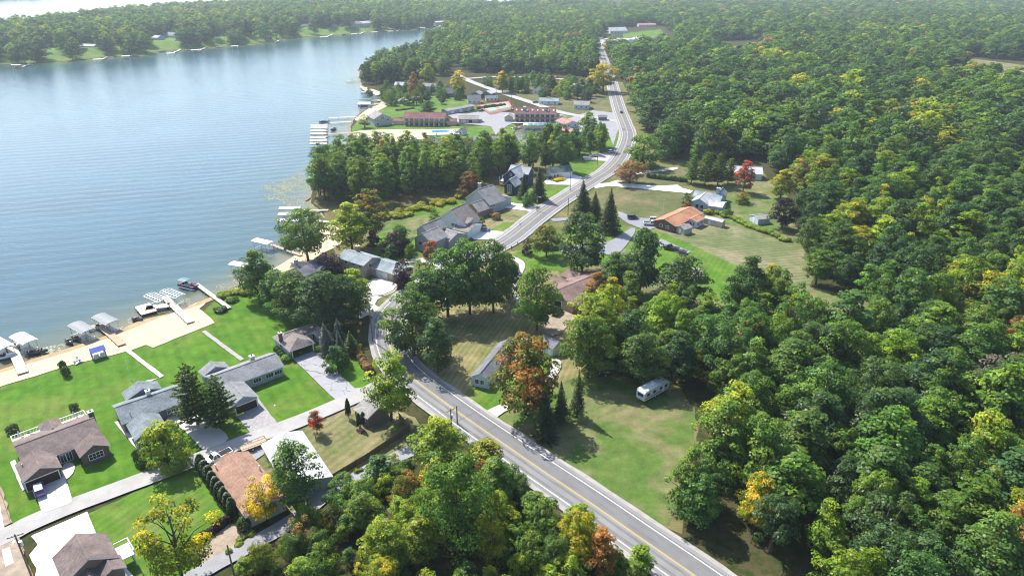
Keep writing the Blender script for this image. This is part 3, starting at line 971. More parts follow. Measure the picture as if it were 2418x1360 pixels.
# --- tree kinds: (crown mesh, trunk mesh, nominal height, nominal crown width)
KIND = {}
def broad(key, H, base, rx, prof, ncl, nleaf, leaf, cr, r=0.28, stems=1, fill=0.25, lobes=0):
    me, c = crown(key + '_crown', H, base, rx, prof, ncl, nleaf, leaf, cr, fill, 0.0, lobes)
    KIND[key] = (me, trunk_mesh(key + '_trunk', H, base, c, r, stems=stems), H, 2 * rx * 1.12)
broad('round', 15, 0.18, 5.0, (0.6, 1.0, 0.95, 0.72, 0.30), 96, 78, 0.50, (0.95, 1.65))
broad('oval', 17, 0.16, 4.5, (0.7, 1.0, 0.88, 0.6, 0.15), 100, 76, 0.50, (0.9, 1.55))
broad('spread', 14, 0.24, 6.2, (0.6, 1.0, 1.0, 0.8, 0.4), 110, 78, 0.52, (1.0, 1.7), 0.36)
broad('tall', 19, 0.22, 4.2, (0.5, 0.9, 1.0, 0.85, 0.3), 100, 76, 0.48, (0.9, 1.5), 0.32)
broad('loose', 15, 0.22, 4.8, (0.5, 0.9, 1.0, 0.75, 0.35), 46, 85, 0.46, (1.0, 1.6), 0.26, 2, 0.15)
broad('sapling', 9, 0.12, 2.5, (0.7, 1.0, 0.85, 0.6, 0.2), 46, 62, 0.40, (0.6, 1.1), 0.12)
broad('bushy', 7, 0.05, 3.2, (0.9, 1.0, 0.85, 0.5), 56, 62, 0.40, (0.7, 1.25), 0.12, 3)
broad('weep', 6.5, 0.08, 3.0, (1.0, 1.0, 0.8, 0.45), 60, 70, 0.36, (0.6, 1.0), 0.16)
broad('fluffy', 11, 0.05, 4.3, (0.8, 1.0, 0.95, 0.75, 0.4), 90, 85, 0.36, (0.9, 1.5), 0.16, 3)
broad('multi', 17, 0.15, 5.4, (0.7, 1.0, 0.9, 0.6, 0.2), 100, 76, 0.50, (0.9, 1.55), 0.3, 2, lobes=3)
broad('multi_b', 15, 0.15, 5.6, (0.6, 1.0, 0.9, 0.65, 0.2), 104, 74, 0.50, (0.85, 1.5), 0.3, 2, lobes=4)
broad('spire', 18, 0.12, 3.6, (0.9, 1.0, 0.75, 0.5, 0.12), 84, 76, 0.48, (0.85, 1.45), 0.26)
broad('gappy', 16, 0.25, 5.2, (0.5, 0.9, 1.0, 0.8, 0.5), 44, 90, 0.48, (0.8, 1.5), 0.34, 1, 0.1, 3)
# simpler ones for the far wood
broad('far_a', 15, 0.12, 5.0, (0.7, 1.0, 0.95, 0.7, 0.3), 44, 34, 0.95, (1.4, 2.2))
broad('far_b', 17, 0.12, 4.6, (0.7, 1.0, 1.0, 0.75, 0.3), 44, 34, 0.95, (1.3, 2.1))
broad('far_c', 14, 0.14, 5.6, (0.7, 1.0, 1.0, 0.8, 0.4), 48, 34, 0.95, (1.4, 2.3))
broad('far_d', 16, 0.12, 5.6, (0.7, 1.0, 0.9, 0.6, 0.2), 46, 34, 0.95, (1.2, 2.0), lobes=3)
broad('far_e', 18, 0.12, 4.0, (0.9, 1.0, 0.75, 0.5, 0.15), 40, 34, 0.95, (1.1, 1.9))
def conifer(key, H, rb, layers, leaf, **kw):
    me = spruce(key + '_crown', H, rb, layers, leaf, **kw)
    tk = MB().tube([(0, 0, -.4), (0, 0, .3), (0, 0, H * .55), (0, 0, H * .97)], [.3, .22, .13, .03], 7).mesh(key + '_trunk', BARK, True)
    KIND[key] = (me, tk, H, 2 * rb)
conifer('spruce', 13, 2.9, 26, 0.36, dens=1.1)
conifer('thin_spruce', 12, 2.1, 22, 0.32, dens=0.85, start=0.16)
conifer('pine', 15, 4.2, 13, 0.50, dens=1.5, droop=0.02, start=0.14, power=0.5, up=0.15, rag=0.5)
conifer('blue_spruce', 8, 2.6, 20, 0.30, dens=1.4, droop=0.2)
KIND['column'] = (blob('column_foliage', 0.75, 0.75, 2.0, 1500, 0.26, 0.05, 0.08, 0.55), MB().tube([(0, 0, -.2), (0, 0, 1.5)], [.09, .05], 6).mesh('column_trunk', BARK), 4.1, 1.5)
KIND['shrub'] = (blob('shrub_foliage', 1.0, 1.0, 0.8, 700, 0.26, -0.15, 0.14), MB().tube([(0, 0, -.2), (0, 0, .7)], [.07, .04], 5).mesh('shrub_stem', BARK), 1.5, 2.0)

TINT = {  # base, accent (linear base colours)
    'green': ((0.058, 0.118, 0.026), (0.100, 0.165, 0.028)),
    'dark': ((0.040, 0.084, 0.028), (0.066, 0.118, 0.030)),
    'mid': ((0.078, 0.150, 0.022), (0.140, 0.205, 0.026)),
    'yg': ((0.130, 0.205, 0.018), (0.235, 0.275, 0.020)),
    'yellow': ((0.400, 0.320, 0.016), (0.520, 0.350, 0.014)),
    'orange': ((0.095, 0.125, 0.022), (0.300, 0.145, 0.030)),
    'gold': ((0.150, 0.190, 0.016), (0.380, 0.290, 0.018)),
    'red': ((0.110, 0.090, 0.020), (0.420, 0.065, 0.030)),
    'plum': ((0.026, 0.016, 0.026), (0.060, 0.026, 0.040)),
    'brown': ((0.190, 0.125, 0.055), (0.250, 0.140, 0.060)),
    'blue': ((0.090, 0.125, 0.115), (0.140, 0.180, 0.165)),
    'spruce': ((0.042, 0.066, 0.026), (0.068, 0.094, 0.032)),
    'pine': ((0.062, 0.115, 0.026), (0.115, 0.165, 0.032)),
    'grey': ((0.105, 0.105, 0.075), (0.150, 0.130, 0.100)),
    'yel_low': ((0.170, 0.195, 0.014), (0.520, 0.400, 0.012)),
}
WORD = {'green': 'green', 'dark': 'dark green', 'mid': 'fresh green', 'yg': 'yellowish green', 'yellow': 'yellow', 'orange': 'green and orange', 'gold': 'gold tinged',
        'red': 'red topped', 'plum': 'dark purple', 'brown': 'brown', 'blue': 'blue grey', 'spruce': 'dark green', 'pine': 'green', 'grey': 'grey half bare', 'yel_low': 'yellow topped'}

def set_tint(o, t, acc, rr):
    a, b = TINT[t]
    k = rr.uniform(0.86, 1.16)
    h = rr.uniform(-0.12, 0.12)
    o['tint'] = [a[0] * k * (1 + h), a[1] * k, a[2] * k]
    o['tint2'] = [b[0] * k * (1 + h), b[1] * k, b[2] * k]
    o['acc'] = acc

def plant(name, label, kind, loc, height, width, tint, acc=0.35, group=None, cat='tree', seed=0, parts=('trunk', 'crown')):
    rr = random.Random(seed * 131 + int(loc[0] * 10) * 7 + int(loc[1] * 10))
    cm, tm, h0, w0 = KIND[kind]
    t = thing(name, label, cat, loc, rr.uniform(0, 6.28), group)
    t.scale = (width / w0 * rr.uniform(.9, 1.1), width / w0 * rr.uniform(.9, 1.1), height / h0)
    if kind not in ('column', 'shrub'):
        t.rotation_euler = (rr.uniform(-.05, .05), rr.uniform(-.05, .05), t.rotation_euler[2])
    o = put(bpy.data.objects.new(parts[1], cm), t)
    set_tint(o, tint, acc, rr)
    put(bpy.data.objects.new(parts[0], tm), t)
    return t

def htree(name, label, kind, u, v, vtop, wpx, tint, acc=0.35, group=None, cat='tree', parts=('trunk', 'crown')):
    """tree standing at pixel (u, v) with its top at row vtop and crown wpx wide"""
    h = HT(u, v, vtop)
    p = P(u, v)
    return plant(name, label, kind, p, h, wpx / SC(v) * 1.0, tint, acc, group, cat, seed=int(u), parts=parts)

HERO = []   # ground spots kept free of the filled-in trees
# ---------------------------------------------------------------- trees one can tell apart
T_ = [
 # name, label, kind, u, v, vtop, width px, tint, accent
 ('pine_tree', 'tall dark green pine in front of the grey-green roofed ranch house', 'pine', 468, 1003, 858, 88, 'pine', .3),
 ('pine_tree', 'shorter broad green pine beside the cobbled driveway', 'pine', 520, 1010, 890, 92, 'pine', .4),
 ('garden_tree', 'low spreading yellowish tree at the end of the grey-green roofed house', 'weep', 398, 1098, 995, 122, 'yg', .45),
 ('locust_tree', 'thin yellow locust tree with forked trunk on the lawn by the paved lane', 'loose', 432, 1372, 1160, 158, 'yel_low', .35),
 ('locust_tree', 'bright yellow young tree at the corner of the tan roofed building', 'loose', 626, 1226, 1118, 96, 'yellow', .5),
 ('ash_tree', 'upright green tree between the tan roofed and pale roofed buildings', 'tall', 702, 1208, 1034, 108, 'green', .35),
 ('maple_tree', 'tall green maple with yellow patches over the small brown shed', 'tall', 924, 992, 822, 108, 'yg', .3),
 ('red_maple_tree', 'small rusty orange maple on the dry mown lawn', 'sapling', 749, 1022, 968, 42, 'red', .55),
 ('weeping_tree', 'rounded weeping garden tree beside the cracked driveway', 'weep', 799, 876, 815, 56, 'dark', .6),
 ('evergreen_tree', 'dark evergreen beside the two blue spruces', 'thin_spruce', 832, 835, 780, 40, 'pine', .4),
 ('maple_tree', 'green maple at the water beside the weedy shore', 'oval', 612, 706, 583, 92, 'mid', .35),
 ('maple_tree', 'dense green maple behind the carport house, lake side', 'round', 664, 732, 640, 104, 'green', .3),
 ('maple_tree', 'broad dark maple behind the carport house chimney', 'round', 706, 762, 640, 116, 'green', .35),
 ('maple_tree', 'broad dark maple shading the carport house roof', 'round', 764, 778, 638, 124, 'dark', .4),
 ('maple_tree', 'dark maple between the carport house and the tall pole', 'round', 812, 770, 650, 100, 'dark', .3),
 ('maple_tree', 'yellowish maple at the edge of the concrete forecourt', 'oval', 846, 740, 630, 86, 'yg', .5),
 ('plum_tree', 'purple leaved plum beside the small grey lake cottage', 'bushy', 781, 648, 597, 60, 'plum', .4),
 ('plum_tree', 'narrow purple plum below the tall lakeside tree', 'sapling', 883, 592, 543, 38, 'plum', .3),
 ('plum_tree', 'round purple plum behind the grey two storey house', 'bushy', 929, 602, 553, 50, 'plum', .5),
 ('plum_tree', 'purple plum at the garage of the grey two storey house', 'bushy', 952, 678, 616, 46, 'plum', .5),
 ('plum_tree', 'purple shrub tree with red top beside the wing roofed house', 'bushy', 1018, 612, 567, 40, 'red', .3),
 ('garden_tree', 'round green garden tree by the wing roofed house', 'round', 946, 590, 532, 58, 'green', .3),
 ('willow_tree', 'airy tall tree with twin trunks standing on the small beach', 'spread', 728, 617, 490, 110, 'green', .5),
 ('willow_tree', 'bright yellow-green tree on the lake shore', 'oval', 833, 596, 474, 98, 'yg', .55),
 ('willow_tree', 'tall lakeside tree with reddish top behind the bright one', 'tall', 876, 574, 444, 82, 'orange', .3),
 ('maple_tree', 'huge maple in the row along the bend, lake end', 'round', 1008, 765, 640, 112, 'green', .4),
 ('maple_tree', 'huge maple in the row along the bend, second from lake end', 'spread', 1058, 748, 588, 122, 'green', .3),
 ('maple_tree', 'tallest maple in the row along the bend', 'round', 1110, 742, 563, 118, 'green', .45),
 ('maple_tree', 'huge maple in the row along the bend next to the gravel drive', 'round', 1165, 738, 568, 112, 'green', .35),
 ('maple_tree', 'maple beside the pale gravel drive', 'oval', 1196, 705, 590, 84, 'dark', .35),
 ('maple_tree', 'maple overhanging the curve of the main road', 'round', 978, 842, 690, 128, 'green', .45),
 ('maple_tree', 'dark maple on the dry lawn beside the road curve', 'oval', 1034, 878, 742, 92, 'dark', .4),
 ('oak_tree', 'green oak in front of the brown roofed brick house', 'round', 1268, 780, 622, 94, 'mid', .35),
 ('oak_tree', 'big round dark oak between road and brick house', 'round', 1374, 648, 498, 120, 'dark', .45),
 ('maple_tree', 'small round maple with a few orange patches near the mailboxes', 'spread', 1290, 606, 532, 76, 'orange', .16),
 ('plum_tree', 'tiny dark tree under the round orange patched maple', 'bushy', 1245, 602, 562, 24, 'plum', .4),
 ('oak_tree', 'very large dark oak beside the loop driveway', 'round', 1510, 692, 536, 112, 'dark', .35),
 ('oak_tree', 'shorter green oak behind the brick house roof', 'oval', 1446, 690, 590, 74, 'green', .4),
 ('oak_tree', 'oak with brownish top hiding the small grey shed', 'round', 1604, 722, 602, 108, 'dark', .5),
 ('maple_tree', 'large maple turning orange over the small white house', 'round', 1240, 978, 784, 152, 'orange', .36),
 ('spruce_tree', 'wide dark spruce nearest the road among three', 'spruce', 1288, 1036, 916, 66, 'spruce', .3),
 ('spruce_tree', 'middle spruce of three on the roadside lawn', 'thin_spruce', 1325, 1002, 900, 46, 'spruce', .35),
 ('spruce_tree', 'slender spruce farthest from the road among three', 'thin_spruce', 1362, 984, 873, 42, 'spruce', .35),
 ('spruce_tree', 'tall dark spruce by the main road, first of the pair', 'spruce', 1376, 512, 426, 62, 'spruce', .3),
 ('spruce_tree', 'tall dark spruce by the main road, second of the pair', 'spruce', 1436, 548, 444, 66, 'spruce', .35),
 ('spruce_tree', 'smaller spruce squeezed between the tall pair', 'spruce', 1404, 520, 452, 44, 'spruce', .25),
 ('maple_tree', 'scarlet topped maple beside the white house', 'oval', 1754, 455, 376, 52, 'red', .55),
 ('plum_tree', 'round blackish purple tree at the wood edge', 'round', 1846, 540, 466, 64, 'plum', .3),
 ('maple_tree', 'dark green maple next to the blackish purple tree', 'round', 1900, 540, 446, 78, 'dark', .3),
 ('maple_tree', 'yellow-green maple on the far lawn edge', 'oval', 1842, 470, 398, 58, 'gold', .45),
 ('serviceberry_tree', 'low brown leaved tree on the road verge', 'spread', 1488, 434, 380, 76, 'brown', .4),
 ('spruce_tree', 'slim spruce in front of the dark blue house', 'spruce', 1236, 470, 408, 34, 'spruce', .3),
 ('cedar_tree', 'broad dusky cedar beside the dark blue house', 'spruce', 1272, 474, 396, 48, 'spruce', .5),
 ('maple_tree', 'pinkish brown maple behind the big roofed house', 'round', 1112, 468, 404, 58, 'red', .25),
 ('maple_tree', 'light green tree across the road from the garage', 'bushy', 1517, 394, 316, 78, 'mid', .5),
 ('poplar_tree', 'broad yellowing tree overhanging the far road', 'spread', 1424, 218, 150, 66, 'gold', .5),
 ('poplar_tree', 'bright yellow columnar tree in the village', 'tall', 1084, 228, 164, 36, 'yel_low', .6),
 ('poplar_tree', 'yellow-green round tree in the village', 'oval', 1012, 204, 148, 40, 'yg', .6),
 ('poplar_tree', 'yellowish tree beside the village street', 'oval', 1187, 220, 166, 40, 'gold', .4),
 ('maple_tree', 'reddish brown tree among the village roofs', 'oval', 978, 238, 168, 34, 'brown', .5),
 ('dead_tree', 'grey half bare tree in the wood', 'loose', 2340, 960, 830, 150, 'grey', .4),
 ('garden_tree', 'thin grey-green tree on the village lawn', 'loose', 984, 248, 205, 26, 'mid', .3),
 ('garden_tree', 'rounded tree beside the storage shed', 'round', 1010, 272, 238, 42, 'dark', .3),
 ('garden_tree', 'small tree in front of the lakeside lodge', 'loose', 862, 303, 268, 34, 'mid', .3),
 ('maple_tree', 'round maple by the driveway with the parked blue car', 'bushy', 1136, 540, 512, 24, 'green', .3),
 ('garden_tree', 'small round tree on the lawn behind the white gabled house', 'bushy', 1027, 522, 494, 24, 'mid', .4),
 ('garden_tree', 'bushy shrub beside the road below the cedars', 'bushy', 1246, 488, 455, 34, 'green', .3),
 ('garden_tree', 'dark shrub tree at the corner of the pale blue roofed house', 'bushy', 1622, 492, 456, 26, 'dark', .3),
 ('garden_tree', 'small reddish shrub tree at the pale blue roofed house', 'bushy', 1620, 502, 476, 22, 'red', .25),
 ('garden_tree', 'bronze rounded tree on the lawn by the patio', 'bushy', 1752, 480, 455, 34, 'orange', .2),
 ('maple_tree', 'tall tree beside the red roofed boat sheds', 'oval', 1388, 322, 262, 50, 'mid', .5),
 ('oak_tree', 'big green oak shading the travel trailer', 'round', 1518, 908, 782, 118, 'green', .35),
 ('oak_tree', 'dark oak behind the far end of the travel trailer', 'oval', 1592, 905, 776, 90, 'dark', .35),
 ('ash_tree', 'big pale feathery tree in the middle of the thicket', 'fluffy', 1078, 1292, 1078, 176, 'mid', .4),
 ('maple_tree', 'tall yellow-green maple at the lane corner of the thicket', 'oval', 1034, 1112, 984, 124, 'yg', .35),
 ('maple_tree', 'golden maple in the thicket close to the road', 'round', 1368, 1330, 1205, 104, 'gold', .6),
 ('maple_tree', 'orange maple behind the golden one in the thicket', 'oval', 1418, 1362, 1250, 90, 'orange', .6),
 ('maple_tree', 'big orange crowned maple at the far side of the roadside wood', 'round', 2398, 1372, 1190, 150, 'orange', .75),
 ('maple_tree', 'golden crowned maple of a pair on the wood edge, fuller one', 'round', 2310, 770, 640, 120, 'gold', .5),
 ('maple_tree', 'golden crowned maple of a pair on the wood edge, taller one', 'oval', 2385, 790, 650, 100, 'yg', .8),
 ('maple_tree', 'orange topped maple between the brick house and the wood', 'oval', 1408, 742, 640, 74, 'orange', .55),
 ('maple_tree', 'yellow-green maple in front of the orange topped one', 'round', 1425, 800, 672, 100, 'yg', .35),
 ('maple_tree', 'full yellow-green maple beside the white garage', 'round', 1388, 892, 742, 128, 'mid', .5),
 ('maple_tree', 'orange dead-topped tree at the wood edge by the field', 'oval', 1812, 712, 618, 58, 'gold', .4),
]
for nm, lab, k, u, v, vt, w, t, a in T_:
    htree(nm, lab, k, u, v, vt, w, t, a)
    HERO.append((P(u, v), 0.36 * w / SC(v)))
for u, v, vt, w in ((776, 836, 762, 50), (801, 822, 752, 44), (809, 850, 778, 34)):
    htree('blue_spruce', 'blue grey spruce beside the carport house', 'blue_spruce', u, v, vt, w, 'blue', .35, 'blue spruces by the carport house')
for u, v, vt, w in ((1632, 434, 362, 40), (1664, 438, 356, 48), (1694, 438, 360, 46), (1718, 434, 372, 36)):
    htree('white_pine', 'tall white pine in the clump behind the pale roofed house', 'pine', u, v, vt, w, 'pine', .35, 'white pines behind the pale roofed house')
    HERO.append((P(u, v), 4))
for u, v, vt in ((824, 988, 939), (849, 1012, 973), (859, 1002, 971)):
    htree('arborvitae', 'narrow columnar evergreen beside the small brown shed', 'column', u, v, vt, 16, 'spruce', .3, 'columnar evergreens by the shed', parts=('trunk', 'foliage'))
# clipped hedge along the tan roofed building: a row of round evergreens
for i in range(9):
    f = i / 8
    u, v = 478 + (552 - 478) * f, 1112 + (1220 - 1112) * f
    htree('arborvitae', 'round evergreen in the hedge along the tan roofed building', 'column', u, v, v - 40 - 6 * f, 36, 'spruce', .35, 'evergreen hedge along the tan roofed building', parts=('trunk', 'foliage'))

SH = [  # shrubs: label, u, v, width px, height m, tint, group
 ('dark round shrub on the lawn at the beach edge, lake side', 150, 872, 17, 2.6, 'dark', None),
 ('dark round shrub on the lawn at the beach edge, house side', 158, 888, 20, 2.8, 'dark', None),
 ('dark shrub behind the deck umbrella of the brown roofed ranch', 32, 1020, 24, 2.0, 'spruce', None),
 ('dark shrub at the end of the brown ranch deck', 176, 968, 20, 1.8, 'spruce', None),
 ('round shrub by the foundation of the long grey ranch', 676, 852, 26, 1.6, 'mid', None),
 ('low spreading shrub on the lakeside lawn by the long dock', 522, 735, 28, 1.4, 'dark', None),
 ('leafy shrub at the end of the long dock', 548, 712, 30, 1.5, 'mid', None),
 ('tall round evergreen by the street corner of the lawn', 327, 1092, 20, 3.4, 'dark', None),
 ('rounded evergreen next to the tall one by the street', 340, 1106, 18, 2.4, 'dark', None),
 ('low bush next to the street evergreens', 356, 1108, 18, 1.6, 'green', None),
 ('round bush at the corner of the tan roofed building', 578, 1252, 34, 3.0, 'dark', None),
 ('yellow flowering bush in front of the grey garage', 1318, 426, 34, 1.4, 'yellow', None),
 ('small round bush beside the grey garage', 1300, 424, 12, 1.6, 'dark', None),
 ('bush by the blue house gable', 1204, 462, 14, 1.6, 'mid', None),
 ('reddish bush on the lawn by the big roofed house', 1172, 518, 22, 2.8, 'brown', None),
 ('green bush at the big roofed house', 1160, 512, 14, 1.6, 'dark', None),
 ('golden bush between the pale roofed house and the shed', 1672, 505, 22, 2.0, 'gold', None),
 ('green bush beside the long shed', 1716, 510, 28, 2.6, 'green', None),
 ('bush at the corner of the carport house', 750, 830, 14, 1.4, 'yg', None),
 ('golden shrub below the utility pole by the lane', 722, 1208, 20, 1.6, 'yg', None),
]
for lab, u, v, w, h, t, g in SH:
    plant('shrub', lab, 'shrub', P(u, v), h, w / SC(v), t, .35, g, 'shrub', seed=int(u), parts=('stem', 'foliage'))
def row(lab, grp, a, b, n, wpx, h, t, name='hedge_shrub', acc=.35, jitter=0.0, cat='shrub'):
    rr = random.Random(int(a[0]))
    for i in range(n):
        f = i / max(1, n - 1)
        u, v = a[0] + (b[0] - a[0]) * f + rr.uniform(-jitter, jitter), a[1] + (b[1] - a[1]) * f + rr.uniform(-jitter, jitter)
        plant(name, lab, 'shrub', P(u, v), h * rr.uniform(.8, 1.2), wpx / SC(v) * rr.uniform(.85, 1.2), t, acc, grp, cat, seed=i, parts=('stem', 'foliage'))
row('dusky purple barberry shrub in the row below the lawn', 'purple barberry row', (472, 1282), (540, 1232), 9, 22, 1.7, 'plum')
row('brown leaved shrub in the row along the road curve', 'brown shrub row by the road curve', (845, 840), (872, 878), 7, 20, 1.9, 'brown')
row('clipped dark hedge shrub along the gravel drive near the pines', 'clipped hedge by the pines', (1530, 420), (1618, 430), 14, 10, 2.2, 'dark')
row('weedy bush in the overgrown strip behind the long shed', 'overgrown strip behind the long shed', (1640, 482), (1860, 572), 26, 15, 1.5, 'yg', 'wild_bush', .3, 3)
row('low box shrub along the wall of the carport house', 'box shrubs at the carport house', (652, 826), (672, 845), 5, 13, 1.1, 'dark')
row('waterside bush on the weedy bank by the long dock', 'waterside bushes by the long dock', (520, 705), (590, 690), 8, 24, 1.5, 'yg', 'wild_bush', .4, 6)
row('reedy bush at the marsh edge behind the lawn', 'marsh edge bushes', (905, 520), (1080, 470), 18, 26, 1.8, 'gold', 'wild_bush', .25, 8)
row('planted shrub in the bed beside the village lawn', 'village bed shrubs', (938, 262), (975, 258), 6, 9, 1.2, 'dark')
row('garden shrub by the village cottages', 'village garden shrubs', (905, 222), (960, 215), 7, 16, 3.0, 'green', 'shrub', .3, 5)
row('dark foundation shrub along the street tennis fence', 'shrubs by the tennis courts', (1130, 258), (1190, 250), 8, 11, 2.0, 'dark')
row('low verge bush beside the dry lawn fence', 'bushes beside the wooden fence', (780, 1150), (900, 1085), 9, 14, 0.9, 'yg', 'wild_bush', .4, 4)
row('weedy plant beside the paved lane', 'weeds beside the paved lane', (545, 1300), (600, 1262), 7, 16, 0.8, 'yg', 'wild_bush', .3, 7)
# ================================================================ buildings
def slab(mb, poly, th=0.15):
    """thick roof plane: top in material 0, edges and soffit in material 1"""
    n = len(poly)
    top = [Vector(p) for p in poly]
    k = len(mb.v)
    mb.v.extend([tuple(p) for p in top] + [(p.x, p.y, p.z - th) for p in top])
    mb.f.append(tuple(k + i for i in range(n))); mb.m.append(0)
    mb.f.append(tuple(k + n + i for i in range(n - 1, -1, -1))); mb.m.append(1)
    for i in range(n):
        j = (i + 1) % n
        mb.f.append((k + j, k + i, k + n + i, k + n + j)); mb.m.append(1)

class House:
    def __init__(s, name, label, axis, origin, cat='house', group=None, az=0.0, base=0.0):
        a, b = P(*axis[0], az), P(*axis[1], az)
        s.ang = math.atan2(b.y - a.y, b.x - a.x)
        o = P(*origin)
        s.o = Vector((o.x, o.y, base))
        s.base = base
        s.t = thing(name, label, cat, s.o, s.ang, group)
        s.w = []
    def loc(s, p, z=0.0):
        q = P(p[0], p[1], s.base + z) - s.o
        c, n = math.cos(s.ang), math.sin(s.ang)
        return (q.x * c + q.y * n, -q.x * n + q.y * c)
    def wing(s, pts=None, rect=None, e=2.7, rise=1.6, ridge='u', roof='roof', wall='wall', trim='white', over=0.4, hip=(0, 0), z0=-0.2, kind='gable', open_front=False, depth=None):
        if rect is None:
            q = [s.loc(p, e) for p in pts]
            rect = (min(a for a, _ in q), max(a for a, _ in q), min(b for _, b in q), max(b for _, b in q))
            if depth:
                rect = (rect[0], rect[1], rect[2], rect[2] + depth)
        u0, u1, v0, v1 = rect
        s.w.append(dict(rect=rect, e=e, rise=rise, ridge=ridge, over=over))
        cu, cv = (u0 + u1) / 2, (v0 + v1) / 2
        wc = s.o + Vector((cu * math.cos(s.ang) - cv * math.sin(s.ang), cu * math.sin(s.ang) + cv * math.cos(s.ang), 0))
        rad = max(u1 - u0, v1 - v0) * 0.55 + 2.5
        HOUSE_SPOTS.append((wc.x, wc.y, rad))
        if s.base > 0:      # sloping gardens in front of the houses on the bank
            for k in range(8, 125, 9):
                L_ = math.hypot(wc.x, wc.y)
                HOUSE_SPOTS.append((wc.x * (1 - k / L_), wc.y * (1 - k / L_), rad * .68))
        sw = ridge == 'v'
        if sw:
            u0, u1, v0, v1 = v0, v1, u0, u1
        T = (lambda u, v, z: (v, u, z)) if sw else (lambda u, v, z: (u, v, z))
        fix = (lambda ps: ps[::-1]) if sw else (lambda ps: ps)
        vm = (v0 + v1) / 2
        half = (v1 - v0) / 2
        rm = MB()
        if kind == 'gable':
            zr = e + rise
            A, B = (u0 + hip[0], vm, zr), (u1 - hip[1], vm, zr)
            planes = [[(u0, v0, e), (u1, v0, e), B, A], [(u1, v1, e), (u0, v1, e), A, B]]
            if hip[0]: planes.append([(u0, v1, e), (u0, v0, e), A])
            if hip[1]: planes.append([(u1, v0, e), (u1, v1, e), B])
            for pl in planes:
                slab(rm, fix([T(*p) for p in pl]))
            zu = lambda v: e + rise * (1 - abs(v - vm) / half) - 0.13
        elif kind == 'shed':
            slab(rm, fix([T(*p) for p in [(u0, v0, e), (u1, v0, e), (u1, v1, e + rise), (u0, v1, e + rise)]]))
            zu = lambda v: e + rise * (v - v0) / (v1 - v0) - 0.13
        ro = rm.build('roof', [M[roof], M[trim]], s.t)
        if kind == 'gable':
            A, B = Vector(T(*A)), Vector(T(*B))
            if (B - A).length > 0.5:
                MB().bar(A + Vector((0, 0, .02)), B + Vector((0, 0, .02)), 0.28, 0.07).build('ridge_cap', M[roof], ro)
        a0, a1, b0, b1 = u0 + over, u1 - over, v0 + over, v1 - over
        if kind == 'gable' and not (hip[0] and hip[1]):
            prof = [(b0, z0), (b1, z0), (b1, zu(b1)), (vm, zu(vm)), (b0, zu(b0))]
        else:
            zt = (zu(b0), zu(b1))
            prof = [(b0, z0), (b1, z0), (b1, zt[1]), (b0, zt[0])]
            if hip[0] and hip[1]:
                prof = [(b0, z0), (b1, z0), (b1, e - 0.02), (b0, e - 0.02)]
        if not open_front:
            wm = MB()
            n = len(prof)
            ps = [T(a0, y, z) for y, z in prof] + [T(a1, y, z) for y, z in prof]
            if hip[0] and not hip[1] and n == 5:
                ps[2] = T(a0, b1, e - .02); ps[3] = T(a0, vm, e - .02); ps[4] = T(a0, b0, e - .02)
            if hip[1] and not hip[0] and n == 5:
                ps[n + 2] = T(a1, b1, e - .02); ps[n + 3] = T(a1, vm, e - .02); ps[n + 4] = T(a1, b0, e - .02)
            wm.add(ps, [tuple(range(n - 1, -1, -1)), tuple(range(n, 2 * n))] + [(i, (i + 1) % n, n + (i + 1) % n, n + i) for i in range(n)])
            if sw:
                wm.f = [f[::-1] for f in wm.f]
            wm.build('wall', M[wall], s.t)
        return s
    def face(s, i, side, d=0.0):
        """frame of a wall: origin, along, outward, length"""
        w = s.w[i]
        u0, u1, v0, v1 = w['rect']
        o = w['over']
        u0 += o; u1 -= o; v0 += o; v1 -= o
        return {'v0': (Vector((u0, v0, 0)), Vector((1, 0, 0)), Vector((0, -1, 0)), u1 - u0),
                'v1': (Vector((u1, v1, 0)), Vector((-1, 0, 0)), Vector((0, 1, 0)), u1 - u0),
                'u0': (Vector((u0, v1, 0)), Vector((0, -1, 0)), Vector((-1, 0, 0)), v1 - v0),
                'u1': (Vector((u1, v0, 0)), Vector((0, 1, 0)), Vector((1, 0, 0)), v1 - v0)}[side]
    def opening(s, name, i, side, t, w, h, zc, frame='white', fill='pane', bars=(1, 0), fw=0.09, child='pane', depth=0.07):
        O, A, N, L = s.face(i, side)
        c = O + A * (L * t) + Vector((0, 0, zc))
        mb = MB()
        up = Vector((0, 0, 1))
        def q(a, b):
            return c + A * a + up * b + N * 0.015
        for (p1, p2) in (((-w / 2, -h / 2), (w / 2, -h / 2)), ((-w / 2, h / 2), (w / 2, h / 2))):
            mb.bar(q(*p1) - A * fw / 2, q(*p2) + A * fw / 2, depth * 2, fw)
        for x in (-w / 2, w / 2):
            mb.bar(q(x, -h / 2 + fw / 2), q(x, h / 2 - fw / 2), fw, depth * 2) if abs(A.x) > .5 else mb.bar(q(x, -h / 2 + fw / 2), q(x, h / 2 - fw / 2), depth * 2, fw)
        for k in range(bars[0]):
            x = -w / 2 + w * (k + 1) / (bars[0] + 1)
            mb.bar(q(x, -h / 2), q(x, h / 2), 0.05, 0.05)
        for k in range(bars[1]):
            y = -h / 2 + h * (k + 1) / (bars[1] + 1)
            mb.bar(q(-w / 2, y), q(w / 2, y), 0.05, 0.05)
        f = mb.build(name, M[frame], s.t)
        g = MB()
        g.add([c + A * x + up * y + N * z for z in (-0.02, 0.03) for x, y in ((-w / 2, -h / 2), (w / 2, -h / 2), (w / 2, h / 2), (-w / 2, h / 2))],
              [(3, 2, 1, 0), (4, 5, 6, 7), (0, 1, 5, 4), (1, 2, 6, 5), (2, 3, 7, 6), (3, 0, 4, 7)])
        g.build(child, M[fill], f)
        return s
